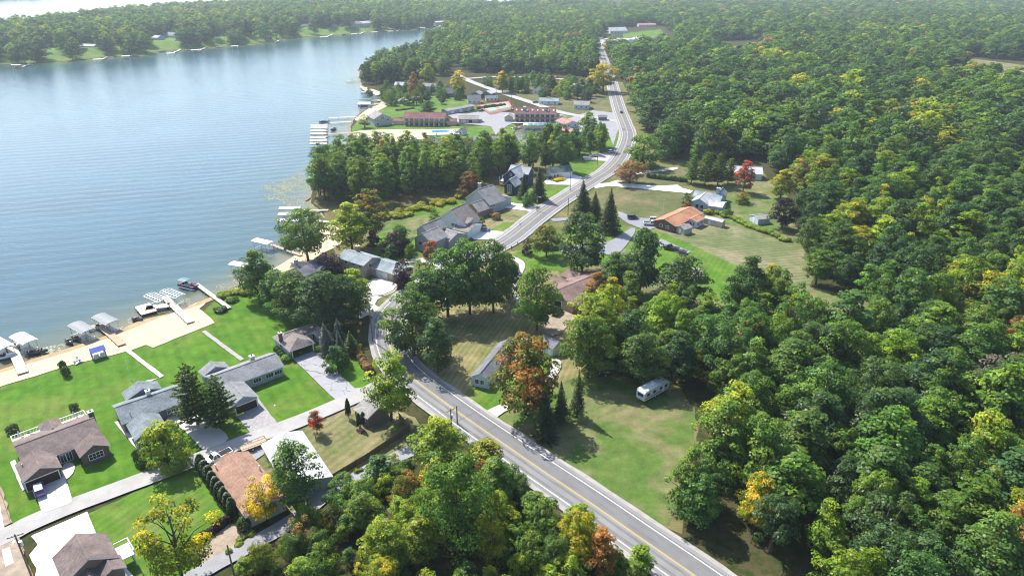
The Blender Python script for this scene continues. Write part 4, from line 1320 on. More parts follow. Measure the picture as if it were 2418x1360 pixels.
    def win(s, i, side, ts, w=1.1, h=1.2, zc=1.55, **k):
        for t in ts:
            s.opening('window', i, side, t, w, h, zc, **k)
        return s
    def garage(s, i, side, t, w=4.9, h=2.15, fill='garage_brown'):
        return s.opening('garage_door', i, side, t, w, h, h / 2 + 0.02, fill=fill, bars=(0, 0), child='door_panel', fw=0.16)
    def door(s, i, side, t, w=1.0, h=2.05, fill='white', frame='white'):
        return s.opening('door', i, side, t, w, h, h / 2, frame=frame, fill=fill, bars=(0, 0), child='door_panel')
    def chimney(s, p, ztop, w=0.9, mat='brick_dark', zlow=1.5, z=4.0, cap='offwhite', d=None):
        u, v = s.loc(p, z)
        d = w if d is None else d
        c = MB().box(u - w / 2, u + w / 2, v - d / 2, v + d / 2, zlow, ztop).build('chimney', M[mat], s.t)
        MB().box(u - w / 2 - .08, u + w / 2 + .08, v - d / 2 - .08, v + d / 2 + .08, ztop, ztop + .12).build('chimney_cap', M[cap], c)
        MB().tube([(u, v, ztop + .1), (u, v, ztop + .4)], [.16, .16], 8).build('flue', M['dark'], c)
        return s
    def vent(s, pts, z=3.6, h=0.5, r=0.09, mat='greymetal'):
        for p in pts:
            u, v = s.loc(p, z)
            MB().tube([(u, v, z - 0.6), (u, v, z + h)], [r, r], 7).build('vent_pipe', M[mat], s.t)
        return s
    def box(s, name, mat, u0, u1, v0, v1, z0, z1):
        MB().box(u0, u1, v0, v1, z0, z1).build(name, M[mat], s.t)
        return s

for nm, c in (('roof_brown', (0.200, 0.160, 0.150, 1)), ('roof_teal', (0.205, 0.235, 0.250, 1)), ('roof_grey', (0.250, 0.255, 0.270, 1)), ('roof_taupe', (0.250, 0.215, 0.200, 1)),
              ('roof_tan', (0.330, 0.205, 0.150, 1)), ('roof_pale', (0.480, 0.485, 0.500, 1)), ('roof_slate', (0.180, 0.185, 0.205, 1)), ('roof_orange', (0.420, 0.215, 0.130, 1)),
              ('roof_maroon', (0.230, 0.115, 0.110, 1)), ('roof_umber', (0.235, 0.165, 0.150, 1)), ('roof_red', (0.450, 0.215, 0.195, 1)), ('roof_green', (0.110, 0.155, 0.150, 1)), ('roof_ash', (0.300, 0.285, 0.280, 1)), ('roof_bluegrey', (0.270, 0.310, 0.330, 1))):
    M[nm] = roof_mat(nm, c)
for nm, c in (('wall_white', (0.62, 0.63, 0.64, 1)), ('wall_grey', (0.36, 0.385, 0.40, 1)), ('wall_blue', (0.42, 0.50, 0.56, 1)), ('wall_tan', (0.48, 0.42, 0.33, 1)), ('wall_sage', (0.33, 0.36, 0.33, 1)),
              ('wall_navy', (0.028, 0.048, 0.095, 1)), ('wall_brown', (0.20, 0.155, 0.12, 1)), ('wall_cream', (0.58, 0.55, 0.46, 1)), ('wall_ltblue', (0.50, 0.58, 0.62, 1)), ('wall_dkgrey', (0.17, 0.18, 0.20, 1))):
    M[nm] = siding_mat(nm, c)
M['brick'] = brick_mat('red_brick', (0.26, 0.13, 0.085, 1), (0.32, 0.18, 0.12, 1))
M['brick_dark'] = brick_mat('dark_brick', (0.10, 0.055, 0.045, 1), (0.15, 0.085, 0.065, 1))
M['brick_tan'] = brick_mat('tan_brick', (0.42, 0.33, 0.23, 1), (0.48, 0.38, 0.28, 1))
M['brick_grey'] = brick_mat('grey_stone', (0.28, 0.30, 0.34, 1), (0.38, 0.40, 0.43, 1))
M['deck'] = plain('deck_boards', (0.60, 0.57, 0.53, 1), 0.8, var=0.12, scale=2)

# ---- brown roofed ranch with a railed deck (by the street's lake side)
z1 = Z(0, 960, 6.045)
h = House('ranch_house', 'brown roofed brick ranch house with a railed deck toward the lake', (z1(235, 575), z1(1350, 165)), z1(700, 700), az=4.4)
h.wing([z1(165, 500), z1(1275, 112), z1(1055, 595), z1(805, 690)], e=2.7, rise=2.0, roof='roof_brown', wall='brick_dark')
h.wing([z1(210, 835), z1(315, 1080), z1(885, 862), z1(800, 690)], e=2.7, rise=1.75, ridge='v', roof='roof_brown', wall='brick_dark')
h.wing([z1(1060, 595), z1(1135, 716), z1(1580, 552), z1(1490, 418)], e=2.7, rise=1.7, ridge='v', roof='roof_brown', wall='brick_dark')
u0, u1, v0, v1 = h.w[0]['rect']
# carry both cross wings back under the main roof
h.wing(rect=(u0 + (u1 - u0) * .36, u0 + (u1 - u0) * .64, v1 - 2.5, v1 + 3.0), e=2.6, rise=1.3, ridge='v', roof='roof_brown', wall='brick_dark', hip=(0, 1.6))
h.garage(1, 'v0', 0.46, 5.6, 2.2)
h.win(2, 'v0', (.5,), 2.6, 1.4, 1.55, bars=(3, 1))
h.win(0, 'v0', (.46, .54), 1.0, 2.0, 1.15)
h.chimney(z1(1300, 110), 5.3, 0.95, 'brick_dark', z=4.6)
h.vent([z1(350, 690), z1(1110, 295), z1(320, 838), z1(1280, 420)], 3.4, .4)
# deck
d0, d1 = v1 - 0.2, v1 + 4.6
dk = MB().box(u0 + 0.2, u1 - 0.2, d0, d1, 0.25, 0.45).build('deck', M['deck'], h.t)
rl = MB()
for k in range(25):
    x = u0 + 0.3 + (u1 - u0 - 0.6) * k / 24
    rl.box(x - .05, x + .05, d1 - .1, d1, .45, 1.4)
rl.box(u0 + .2, u1 - .2, d1 - .12, d1 - .0, 1.36, 1.46)
for x in (u0 + .25, u1 - .25):
    for k in range(6):
        y = d0 + .6 + (d1 - d0 - .8) * k / 5
        rl.box(x - .05, x + .05, y - .05, y + .05, .45, 1.4)
    rl.box(x - .06, x + .06, d0 + .4, d1 - .12, 1.34, 1.44)
rl.build('railing', M['white'], dk)
H1 = h

# ---- grey-green roofed ranch
z2 = Z(240, 810, 5.230)
h = House('ranch_house', 'grey-green roofed ranch house half hidden by the pines', (z2(175, 815), z2(970, 545)), z2(500, 850), az=4.4)
h.wing([z2(120, 770), z2(1010, 478), z2(275, 995), z2(740, 825)], e=2.7, rise=1.9, roof='roof_teal', wall='wall_dkgrey')
h.wing([z2(300, 1010), z2(430, 1202), z2(795, 1002), z2(690, 880)], e=2.7, rise=1.7, ridge='v', roof='roof_teal', wall='wall_dkgrey')
h.wing([z2(250, 625), z2(660, 475), z2(745, 560), z2(305, 695)], e=2.7, rise=1.6, ridge='v', roof='roof_teal', wall='wall_dkgrey', hip=(0, 0))
h.win(0, 'v0', (.66, .82), 1.8, 1.1, 1.5)
h.win(1, 'u1', (.5,), 1.6, 1.1)
h.garage(1, 'v0', 0.5, 4.9)
h.chimney(z2(575, 625), 5.4, 0.9, 'white', z=4.6)
h.chimney(z2(1030, 428), 5.0, 0.9, 'offwhite', z=4.2)
h.vent([z2(350, 870)], 3.6)
# ---- long grey ranch with stone front and paver drive
h = House('ranch_house', 'long grey roofed ranch house with cobbled driveway and brown garage door', (z2(1340, 440), z2(2140, 150)), z2(1800, 400), az=4.4)
h.wing([z2(1270, 428), z2(2070, 120), z2(2248, 287), z2(1755, 470)], e=2.7, rise=1.8, roof='roof_grey', wall='brick_grey')
h.wing([z2(1480, 690), z2(1590, 800), z2(1870, 602), z2(1760, 475), z2(1570, 722)], e=2.7, rise=1.6, ridge='v', roof='roof_grey', wall='brick_grey')
h.wing([z2(1190, 345), z2(1525, 240), z2(1580, 295), z2(1260, 400)], e=2.6, rise=1.5, ridge='v', roof='roof_grey', wall='brick_grey', hip=(0, 0))
h.win(0, 'v0', (.58, .78, .92), 1.9, 1.2, 1.5, bars=(2, 0))
h.garage(1, 'v0', 0.55, 4.9)
h.chimney(z2(1858, 195), 5.2, 1.0, 'offwhite', z=4.4)
u0, u1, v0, v1 = h.w[0]['rect']
# ---- carport house
z5 = Z(620, 680, 6.045)
h = House('carport_house', 'taupe roofed house with open carport and cracked driveway', (z5(290, 690), z5(800, 522)), z5(480, 760), az=4.2)
h.wing([z5(130, 692), z5(835, 488), z5(625, 672)], e=2.7, rise=1.2, roof='roof_taupe', wall='wall_grey', hip=(2.5, 0))
h.wing([z5(250, 790), z5(395, 905), z5(720, 787), z5(625, 672)], e=2.7, rise=1.7, ridge='v', roof='roof_taupe', wall='wall_grey', hip=(2.6, 0), open_front=True)
h.wing([z5(745, 635), z5(812, 716), z5(960, 660), z5(880, 560)], e=2.7, rise=1.2, ridge='v', roof='roof_taupe', wall='wall_grey')
u0, u1, v0, v1 = h.w[1]['rect']
h.box('carport_wall', 'wall_grey', u0 + .4, u0 + .6, v0 + .5, v1, -.1, 2.6)
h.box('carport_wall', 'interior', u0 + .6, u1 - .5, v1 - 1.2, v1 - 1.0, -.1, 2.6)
for x in (u0 + .9, u1 - .5):
    h.box('post', 'white', x - .12, x + .12, v0 + .5, v0 + .74, -.1, 2.6)
h.win(0, 'v0', (.72, .82), 1.2, 1.8, 1.2)
h.chimney(z5(255, 690), 5.4, 0.8, 'brick_dark', z=4.4)
# ---- tan roofed building
z3 = Z(440, 1000, 6.045)
h = House('tan_roof_building', 'long building with rust tan shingle roof beside the evergreen hedge', (z3(325, 632), z3(885, 392)), z3(880, 900), az=2.9)
h.wing([z3(325, 632), z3(885, 392), z3(1420, 1037), z3(870, 1335)], e=2.9, rise=1.7, ridge='v', roof='roof_tan', wall='wall_cream', over=.35)
h.vent([z3(420, 610), z3(1045, 625)], 3.8, .5, .12, 'alu')
h.win(0, 'u1', (.3, .6), 1.2, 1.0).door(0, 'u1', .8)
# ---- pale roofed building
h = House('pale_roof_building', 'building with pale grey roof and sage siding beside the wooden fence', (z3(1062, 305), z3(1500, 150)), z3(1600, 700), az=2.9)
h.wing([z3(1062, 305), z3(1500, 150), z3(2078, 722), z3(1650, 930)], e=2.9, rise=1.3, ridge='v', roof='roof_pale', wall='wall_sage', over=.3)
h.win(0, 'u0', (.25, .6), 1.2, 1.0)
# ---- brown two storey house (lower corner)
z4 = Z(0, 1180, 6.045)
h = House('two_storey_house', 'tall brown shingled house on the white concrete drive', (z4(740, 825), z4(1500, 470)), z4(1150, 800), az=4.6)
h.wing([z4(740, 825), z4(1500, 470), z4(1690, 790), z4(930, 1200)], e=4.6, rise=2.4, ridge='v', roof='roof_brown', wall='wall_brown', over=.5)
u0, u1, v0, v1 = h.w[0]['rect']
h.wing(rect=(u0 + .6, u0 + (u1 - u0) * .78, v0 - 6.5, v0 + .6), e=3.2, rise=1.9, ridge='v', roof='roof_brown', wall='wall_brown', over=.5)
h.wing(rect=(u1 - 3.6, u1 + .3, v0 - 2.6, v0 + 1.0), e=4.3, rise=1.0, ridge='v', roof='roof_brown', wall='wall_brown', over=.45)
dk = MB().box(u1 + .2, u1 + 2.4, v0 + 1.5, v0 + 5.0, 2.4, 2.6).build('balcony', M['deck'], h.t)
rl = MB()
for k in range(8):
    y = v0 + 1.55 + 3.4 * k / 7
    rl.box(u1 + 2.3, u1 + 2.4, y - .04, y + .04, 2.6, 3.5)
rl.box(u1 + 2.28, u1 + 2.42, v0 + 1.5, v0 + 5.0, 3.5, 3.58)
for y in (v0 + 1.5, v0 + 5.0):
    rl.box(u1 + .2, u1 + 2.27, y - .05, y + .05, 3.5, 3.58)
rl.build('railing', M['white'], dk)
for x, y in ((u1 + 2.2, v0 + 1.7), (u1 + 2.2, v0 + 4.8)):
    h.box('post', 'white', x - .08, x + .08, y - .08, y + .08, -.1, 2.4)
h.win(0, 'u1', (.2, .45), 1.2, 1.3, 3.3)
# ---- small brown shed by the road
z6 = Z(400, 700, 3.777)
h = House('garden_shed', 'small brown garage with grey roof under the roadside maple', (z6(1640, 1005), z6(1765, 1092)), z6(1810, 1040), cat='shed', az=2.5)
h.wing([z6(1635, 1003), z6(1762, 1092), z6(1968, 988), z6(1840, 915)], e=2.5, rise=1.3, ridge='u', roof='roof_ash', wall='wall_brown', over=.3)
h.win(0, 'v0', (.3, .7), 1.0, .9)
# ---- small white house under the orange maple and its garage
z7 = Z(900, 700, 3.238)
h = House('cottage', 'small white cottage with slate roof under the orange maple', (z7(700, 606), z7(905, 360)), z7(860, 560), az=2.6)
h.wing([z7(690, 600), z7(905, 352), z7(830, 645)], e=2.6, rise=1.5, ridge='u', roof='roof_slate', wall='wall_ltblue', over=.3)
h.win(0, 'u0', (.3, .6), 1.0, 1.3, 1.5)
h.win(0, 'v0', (.2, .5), 1.2, 1.2, 1.5)
h = House('garage', 'white detached garage with grey roof behind the orange maple', (z7(1205, 348), z7(1310, 402)), z7(1300, 400), cat='garage', az=2.5)
h.wing([z7(1203, 346), z7(1312, 403), z7(1408, 355), z7(1292, 297)], e=2.5, rise=1.2, ridge='u', roof='roof_slate', wall='wall_white', over=.25)
h.win(0, 'v0', (.35,), .9, .9).door(0, 'v0', .8)
h.garage(0, 'u1', .5, 3.0, 2.1, 'garage_white')
# ---- brick house with open garage
z8 = Z(1150, 360, 3.224)
h = House('brick_house', 'brown roofed tan brick house with open garage and parked car', (z8(520, 1112), z8(645, 1168)), z8(640, 1100), az=2.7)
h.wing([z8(520, 1112), z8(655, 1172), z8(745, 905)], e=2.8, rise=2.4, ridge='v', roof='roof_umber', wall='brick_tan')
u0, u1, v0, v1 = h.w[0]['rect']
h.wing(rect=(u0 - 2.6, u0 + 3.5, v0 + (v1 - v0) * .32, v0 + (v1 - v0) * .58), e=2.7, rise=1.5, ridge='u', roof='roof_umber', wall='brick_tan')
h.wing(rect=(u0 - 3.6, u0 + 2.5, v0 + (v1 - v0) * .64, v0 + (v1 - v0) * .95), e=2.7, rise=1.2, ridge='u', roof='roof_umber', wall='brick_tan')
h.opening('garage_door', 0, 'v0', .5, 5.0, 2.3, 1.17, fill='interior', bars=(0, 0), child='opening', fw=.18)  # flat dark panel painted as the shade inside the open garage
h.win(1, 'u0', (.5,), 1.1, 1.1)
# ---- tan house with low grey roof by the small beach, with garage wing
z9 = Z(660, 520, 6.8)
h = House('lake_house', 'two storey tan brick house with broad grey roof and attached garage', (z9(955, 612), z9(1345, 735)), z9(1250, 830), az=4.6)
h.wing([z9(955, 612), z9(1345, 735), z9(1640, 602), z9(1215, 470)], e=4.6, rise=1.5, ridge='u', roof='roof_bluegrey', wall='brick_tan', over=.6)
h.wing([z9(1620, 806), z9(1900, 880), z9(2010, 700), z9(1660, 628)], e=3.0, rise=1.3, ridge='u', roof='roof_bluegrey', wall='brick_tan', over=.5)
h.garage(1, 'v0', .45, 4.6, 2.2, 'garage_white')
h.win(0, 'v0', (.25, .5, .78), 1.3, 1.2, 1.4).win(0, 'v0', (.3, .6, .85), 1.2, 1.1, 3.7)
h.win(0, 'u1', (.4, .7), 1.3, 1.2, 3.4)
h.chimney(z9(1258, 470), 7.4, 1.1, 'brick', z=6.2)
# ---- small grey lake cottage
h = House('lake_cottage', 'small grey roofed cottage at the beach beside the purple plum', (z9(270, 762), z9(612, 622)), z9(500, 800), az=4.2)
h.wing([z9(160, 790), z9(560, 640), z9(735, 765), z9(330, 915)], e=2.7, rise=1.9, ridge='u', roof='roof_slate', wall='wall_white')
u0, u1, v0, v1 = h.w[0]['rect']
h.wing(rect=(u0 + (u1 - u0) * .5, u0 + (u1 - u0) * .82, v0 - 1.0, v0 + 3.0), e=2.7, rise=1.4, ridge='v', roof='roof_slate', wall='wall_white')
h.chimney(z9(272, 712), 6.4, .9, 'brick_grey', z=4.8)
# ---- three houses between lake lawn and road
za = Z(940, 360, 5.6675)
h = House('wing_house', 'sage grey house of stacked gables nearest the purple shrubs', (za(205, 1150), za(470, 1225)), za(340, 1310), az=3.6)
h.wing([za(200, 1145), za(478, 1205)], depth=9, e=4.4, rise=2.6, ridge='v', roof='roof_ash', wall='wall_sage')
h.wing([za(230, 1040), za(435, 1080), za(560, 978)], depth=10, e=5.6, rise=2.6, ridge='v', roof='roof_ash', wall='wall_sage')
h.wing([za(520, 1150), za(740, 1168), za(818, 1062), za(600, 1040)], e=3.0, rise=1.8, ridge='u', roof='roof_ash', wall='wall_sage')
h.win(0, 'v0', (.28, .36), .6, .7, 3.0, frame='dark').win(1, 'v0', (.5,), 1.2, 1.0, 4.6)
h = House('gabled_house', 'tall white house with steep taupe roof and dormer', (za(525, 892), za(985, 990)), za(760, 1030), az=4.2)
h.wing([za(525, 892), za(905, 985)], depth=10, e=4.3, rise=5.0, ridge='v', roof='roof_taupe', wall='wall_white')
h.wing([za(760, 1035), za(985, 1042), za(1028, 940), za(930, 925)], e=3.0, rise=1.4, ridge='u', roof='roof_taupe', wall='wall_white')
u0, u1, v0, v1 = h.w[0]['rect']
h.wing(rect=(u0 + (u1 - u0) * .52, u1 + .2, v0 + .8, v0 + 4.8), e=5.0, rise=1.0, kind='shed', roof='roof_taupe', wall='wall_white')
h.win(0, 'v0', (.55, .66), 1.3, 1.2, 3.6).win(0, 'v0', (.1, .18), .6, .6, 4.0)
h.win(0, 'v0', (.5,), 1.3, 1.1, 1.3)
h.chimney(za(895, 770), 7.0, 1.0, 'white', z=5.0)
h = House('big_roof_house', 'grey house with big sweeping roof and brick front gable', (za(890, 612), za(1270, 720)), za(1080, 800), az=4.2)
h.wing([za(888, 615), za(1240, 705)], depth=10, e=4.0, rise=5.2, ridge='v', roof='roof_ash', wall='wall_grey')
h.wing([za(885, 742), za(1208, 755)], depth=9, e=3.0, rise=2.8, ridge='v', roof='roof_ash', wall='brick')
h.wing([za(1210, 640), za(1330, 668), za(1405, 565), za(1270, 545)], e=3.4, rise=1.6, ridge='u', roof='roof_ash', wall='wall_grey')
h.win(1, 'v0', (.1, .9), .5, 1.0, 2.2).win(0, 'u1', (.3,), 1.2, 1.2, 3.2)
h.chimney(za(1090, 445), 8.0, 1.1, 'brick_grey', z=7.0)
# ---- dark blue house
h = House('blue_house', 'dark navy house with grey gables and tall front window', (za(1395, 300), za(1640, 335)), za(1500, 560), az=4.4)
h.wing([za(1392, 320), za(1640, 340)], depth=11, e=5.0, rise=3.8, ridge='v', roof='roof_pale', wall='wall_navy')
h.wing([za(1408, 440), za(1595, 447)], depth=7, e=3.8, rise=3.0, ridge='v', roof='roof_pale', wall='wall_navy', over=.35)
u0, u1, v0, v1 = h.w[0]['rect']
h.wing(rect=(u0 - .3, u1 + 1.8, v1 - 5.0, v1 + 1.5), e=5.6, rise=2.6, ridge='u', roof='roof_pale', wall='wall_navy')
h.win(1, 'v0', (.4, .6), 1.0, 3.4, 2.6, bars=(1, 3)).win(0, 'v0', (.5,), .9, 1.1, 6.2)
h.box('porch', 'white', u0 - 2.2, u0 + .3, v0 + 1, v0 + 7, 2.2, 2.4)
for y in (v0 + 1.1, v0 + 4, v0 + 6.9):
    h.box('post', 'wall_ltblue', u0 - 2.15, u0 - 1.95, y - .1, y + .1, -.1, 4.2)
h = House('garage', 'detached garage with dark green roof and white doors', (z8(490, 162), z8(655, 147)), z8(570, 190), cat='garage', az=3.0)
h.wing([z8(488, 163), z8(657, 148)], depth=7.5, e=2.9, rise=2.4, ridge='u', roof='roof_green', wall='wall_white')
h.garage(0, 'v0', .62, 2.6, 2.2, 'garage_white').garage(0, 'v0', .86, 2.6, 2.2, 'garage_white').win(0, 'v0', (.15, .3), .9, 1.2)
# ---- pale roofed house by the patio
zb = Z(1490, 380, 3.275)
h = House('patio_house', 'white house with pale blue-grey gables and stone chimney beside a patio', (zb(470, 282), zb(660, 310)), zb(600, 330), az=3.2)
h.wing([zb(470, 282), zb(690, 318)], depth=10, e=3.0, rise=2.0, ridge='u', roof='roof_bluegrey', wall='wall_blue')
h.wing([zb(462, 312), zb(592, 338), zb(640, 282), zb(520, 262)], e=3.0, rise=2.0, ridge='v', roof='roof_pale', wall='wall_blue')
h.wing([zb(590, 345), zb(705, 362), zb(740, 325), zb(620, 300)], e=2.6, rise=1.0, ridge='u', roof='roof_pale', wall='wall_blue')
h.wing([zb(640, 262), zb(712, 290), zb(762, 232)], depth=9, e=3.2, rise=2.2, ridge='v', roof='roof_bluegrey', wall='wall_blue')
h.win(1, 'v0', (.4, .7), 1.1, 1.3, 1.6, frame='dark')
h.chimney(zb(672, 250), 7.2, 1.3, 'brick_grey', z=5.0, zlow=0)
# ---- orange roofed house with sunroom
h = House('orange_roof_house', 'brown brick ranch with orange roof and white sunroom', (zb(195, 468), zb(343, 507)), zb(330, 520), az=2.8)
h.wing([zb(193, 467), zb(345, 508), zb(537, 405), zb(385, 363)], e=2.8, rise=1.8, ridge='v', roof='roof_orange', wall='brick_dark', over=.5)
h.wing([zb(430, 447), zb(505, 473), zb(548, 456), zb(480, 420)], e=2.7, rise=.8, ridge='v', roof='roof_orange', wall='wall_white', over=.3)
h.win(1, 'u1', (.12, .3, .48, .66, .84), .7, 1.3, 1.5).win(1, 'v0', (.25, .5, .75), .8, 1.3, 1.5)
h.win(0, 'v0', (.35, .65), 1.2, 1.0)
for lab, pts, roof, wall, e, rs in (
        ('small tan shed at the corner of the orange roofed house', [zb(360, 512), zb(415, 532), zb(458, 505), zb(405, 486)], 'roof_ash', 'wall_tan', 2.4, .9),
        ('long grey shed with metal roof and white door', [zb(570, 443), zb(708, 476), zb(728, 458), zb(590, 427)], 'roof_pale', 'wall_tan', 2.4, .6),
        ('small white shed alone on the lawn near the purple tree', [zb(938, 430), zb(985, 455), zb(1058, 435), zb(1012, 408)], 'roof_ash', 'wall_ltblue', 2.3, 1.0),
        ('small grey shed at the wood edge behind the oak', [(1632, 640), (1640, 652), (1660, 645), (1650, 632)], 'roof_ash', 'wall_tan', 2.3, .8)):
    h = House('garden_shed', lab, (pts[0], pts[1]), ((pts[0][0] + pts[2][0]) / 2, (pts[0][1] + pts[2][1]) / 2 + 10), cat='shed', az=e)
    h.wing(pts, e=e, rise=rs, ridge='v' if 'long' not in lab else 'u', roof=roof, wall=wall, over=.2)
    h.door(0, 'v0', .3 if 'long' in lab else .5, .9, 1.9)
    if 'long' in lab: h.win(0, 'v0', (.6,), .8, .7)
# ---- house behind the pines
h = House('white_house', 'white house mostly hidden behind the white pines', ((1712, 408), (1790, 412)), (1745, 425), az=3)
h.wing([(1712, 408), (1800, 408)], depth=10, e=3.0, rise=2.2, ridge='u', roof='roof_pale', wall='wall_white')
h.win(0, 'v0', (.2, .5, .8), 1.1, 1.2)
# ================================================================ lodge, condominiums, village, peninsula houses
def simple(name, label, a, b, depth, e, rise, ridge='u', roof='roof_ash', wall='wall_white', wins=3, over=.4, base=0.0, cat='house', group=None, az=None):
    h = House(name, label, (a, b), ((a[0] + b[0]) / 2, (a[1] + b[1]) / 2 + e * SC(a[1])), cat, group, e + base, base)
    h.wing([a, b], depth=depth, e=e, rise=rise, ridge=ridge, roof=roof, wall=wall, over=over, z0=-.3 - (2.5 if base else 0))
    if wins:
        h.win(0, 'v0', [(k + .5) / wins for k in range(wins)], 1.2, 1.2, min(1.6, e - 1.1))
        if e > 4.5:
            h.win(0, 'v0', [(k + .5) / wins for k in range(wins)], 1.2, 1.2, e - 1.2)
    return h
zc = Z(680, 160, 2.949)
zd = Z(840, 180, 7.1118)
h = simple('lodge', 'grey gabled lakeside lodge on the point', zd(305, 725), zd(605, 692), 12, 4.8, 3.0, 'v', 'roof_ash', 'wall_grey', 0)
h.win(0, 'v0', (.18, .8), 1.2, 1.4, 3.6).win(0, 'v0', (.2,), 1.6, 1.2, 1.4).opening('window', 0, 'v0', .5, 2.6, 1.6, 5.0, fill='pane')
def condo(label, a, b, depth, e, rise, roof, n, wall='wall_tan', dorm=0):
    h = House('condominium', label, (a, b), ((a[0] + b[0]) / 2, a[1] + e * SC(a[1])), 'building', None, e)
    h.wing([a, b], depth=depth, e=e, rise=rise, ridge='u', roof=roof, wall=wall, over=.5)
    u0, u1, v0, v1 = h.w[0]['rect']
    for k in range(n):
        t = (k + .5) / n
        h.opening('patio_door', 0, 'v0', t, 2.2, 2.0, 1.1, child='pane')
        h.opening('patio_door', 0, 'v0', t, 2.2, 2.0, e - 1.7, child='pane')
        x0 = u0 + .6 + (u1 - u0 - 1.2) * k / n
        x1 = u0 + .6 + (u1 - u0 - 1.2) * (k + 1) / n
        bl = MB().box(x0 + .1, x1 - .1, v0 - 1.5, v0 + .38, e - 2.95, e - 2.78).build('balcony', M['brick'], h.t)
        rl = MB()
        rl.box(x0 + .1, x1 - .1, v0 - 1.5, v0 - 1.42, e - 2.05, e - 1.95)
        for q in range(7):
            x = x0 + .15 + (x1 - x0 - .3) * q / 6
            rl.box(x - .04, x + .04, v0 - 1.49, v0 - 1.43, e - 2.78, e - 2.05)
        rl.build('railing', M['brick'], bl)
        h.box('post', 'white', x0 - .08, x0 + .08, v0 - 1.45, v0 - 1.3, -.1, e - 2.95)
    for k in range(dorm):
        t = (k + .5) / dorm
        x = u0 + (u1 - u0) * t
        sk = MB().add([(x - .5, v0 + 2.0, e + rise * .45 + .1), (x + .5, v0 + 2.0, e + rise * .45 + .1), (x + .5, v0 + 3.2, e + rise * .68 + .1), (x - .5, v0 + 3.2, e + rise * .68 + .1),
                       (x - .5, v0 + 2.0, e + rise * .3), (x + .5, v0 + 2.0, e + rise * .3), (x + .5, v0 + 3.2, e + rise * .5), (x - .5, v0 + 3.2, e + rise * .5)],
                      [(0, 1, 2, 3), (1, 0, 4, 5), (2, 1, 5, 6), (3, 2, 6, 7), (0, 3, 7, 4)]).build('skylight', M['alu'], h.t)
    return h
h = condo('long condominium with maroon roof and brown balconies on the lawn', zd(795, 694), zd(1492, 702), 10.5, 5.4, 2.4, 'roof_maroon', 8)
u0, u1, v0, v1 = h.w[0]['rect']
h.wing(rect=(u0 - 7.5, u0 - .3, v0 + 2.5, v0 + 8.5), e=2.8, rise=1.1, roof='roof_maroon', wall='wall_tan')
h.wing(rect=(u1 + .3, u1 + 7.0, v0 + 2.5, v0 + 8.5), e=2.8, rise=1.1, roof='roof_maroon', wall='wall_tan')
h = condo('condominium with skylights in a dark maroon roof beside the marina', zc(1572, 318), zc(1868, 322), 11, 5.6, 3.0, 'roof_maroon', 8, 'wall_tan', 8)
u0, u1, v0, v1 = h.w[0]['rect']
h.wing(rect=(u0 - 6.5, u0 - .3, v0 + .5, v0 + 7), e=2.9, rise=1.6, ridge='v', roof='roof_ash', wall='wall_tan')
h.wing(rect=(u1 + .3, u1 + 6.5, v0 + .5, v0 + 7), e=2.9, rise=1.6, ridge='v', roof='roof_ash', wall='wall_tan')
for t in (.25, .75):
    x = u0 + (u1 - u0) * t
    c = MB().box(x - .9, x + .9, v0 + 3, v0 + 4.6, 5, 9.2).build('chimney', M['wall_tan'], h.t)
    MB().box(x - 1, x + 1, v0 + 2.9, v0 + 4.7, 9.2, 9.35).build('chimney_cap', M['offwhite'], c)
h = House('condominium', 'dormered condominium row half hidden behind the shore grove', (zc(830, 555), zc(1200, 545)), zc(1000, 560), 'building', None, 3.2)
h.wing([zc(830, 555), zc(1200, 548)], depth=11, e=3.4, rise=3.2, ridge='u', roof='roof_ash', wall='wall_grey')
h2 = House('condominium', 'second dormered condominium row beside the marina channel', (zc(1290, 530), zc(1520, 528)), zc(1400, 540), 'building', None, 3.2)
h2.wing([zc(1290, 532), zc(1522, 530)], depth=11, e=3.4, rise=3.2, ridge='u', roof='roof_ash', wall='wall_grey')
for hh, n in ((h, 5), (h2, 3)):
    u0, u1, v0, v1 = hh.w[0]['rect']
    for k in range(n):
        x = u0 + (u1 - u0) * (k + .5) / n
        hh.wing(rect=(x - 1.7, x + 1.7, v0 + 1.2, v0 + 6.2), e=4.9, rise=1.7, ridge='v', roof='roof_pale', wall='wall_white', over=.3, z0=3.0)
        hh.win(len(hh.w) - 1, 'v0', (.5,), 1.0, 1.0, 4.6)
    hh.win(0, 'v0', [(k + .5) / (2 * n) for k in range(2 * n)], 1.3, 1.4, 1.6)
h = simple('carport_building', 'low garage building with tan roof by the white gravel yard', zd(1722, 722), zd(2062, 724), 8, 2.7, 1.6, 'u', 'roof_ash', 'wall_tan', 0, cat='garage')
h.garage(0, 'v0', .25, 3, 2, 'garage_white').opening('garage_door', 0, 'v0', .6, 2.4, 2.0, 1.02, fill='interior', bars=(0, 0), child='opening')  # second bay: dark panel stands in for the shade within
h = simple('storage_shed', 'long low storage shed beside the tennis courts', zd(1535, 590), zd(2000, 500), 6.5, 2.7, 1.0, 'u', 'roof_ash', 'wall_grey', 0, cat='shed')
h.garage(0, 'v0', .2, 2.6, 2, 'garage_white').garage(0, 'v0', .5, 2.6, 2, 'garage_white').garage(0, 'v0', .8, 2.6, 2, 'garage_white')
simple('pool_house', 'small gabled pool house at the end of the swimming pool', zc(1180, 440), zc(1216, 446), 5, 2.6, 1.4, 'v', 'roof_slate', 'wall_white', 1, cat='shed')
h = simple('boat_shed', 'long boat shed with faded red roof by the marina, first of two', zc(1930, 395), zc(2030, 385), 13, 2.8, 1.6, 'v', 'roof_red', 'wall_white', 2, cat='shed')
h = simple('boat_shed', 'faded red roofed boat shed beside the tall marina tree, second of two', zc(1936, 462), zc(2048, 450), 12, 2.8, 1.6, 'v', 'roof_red', 'wall_white', 2, cat='shed')
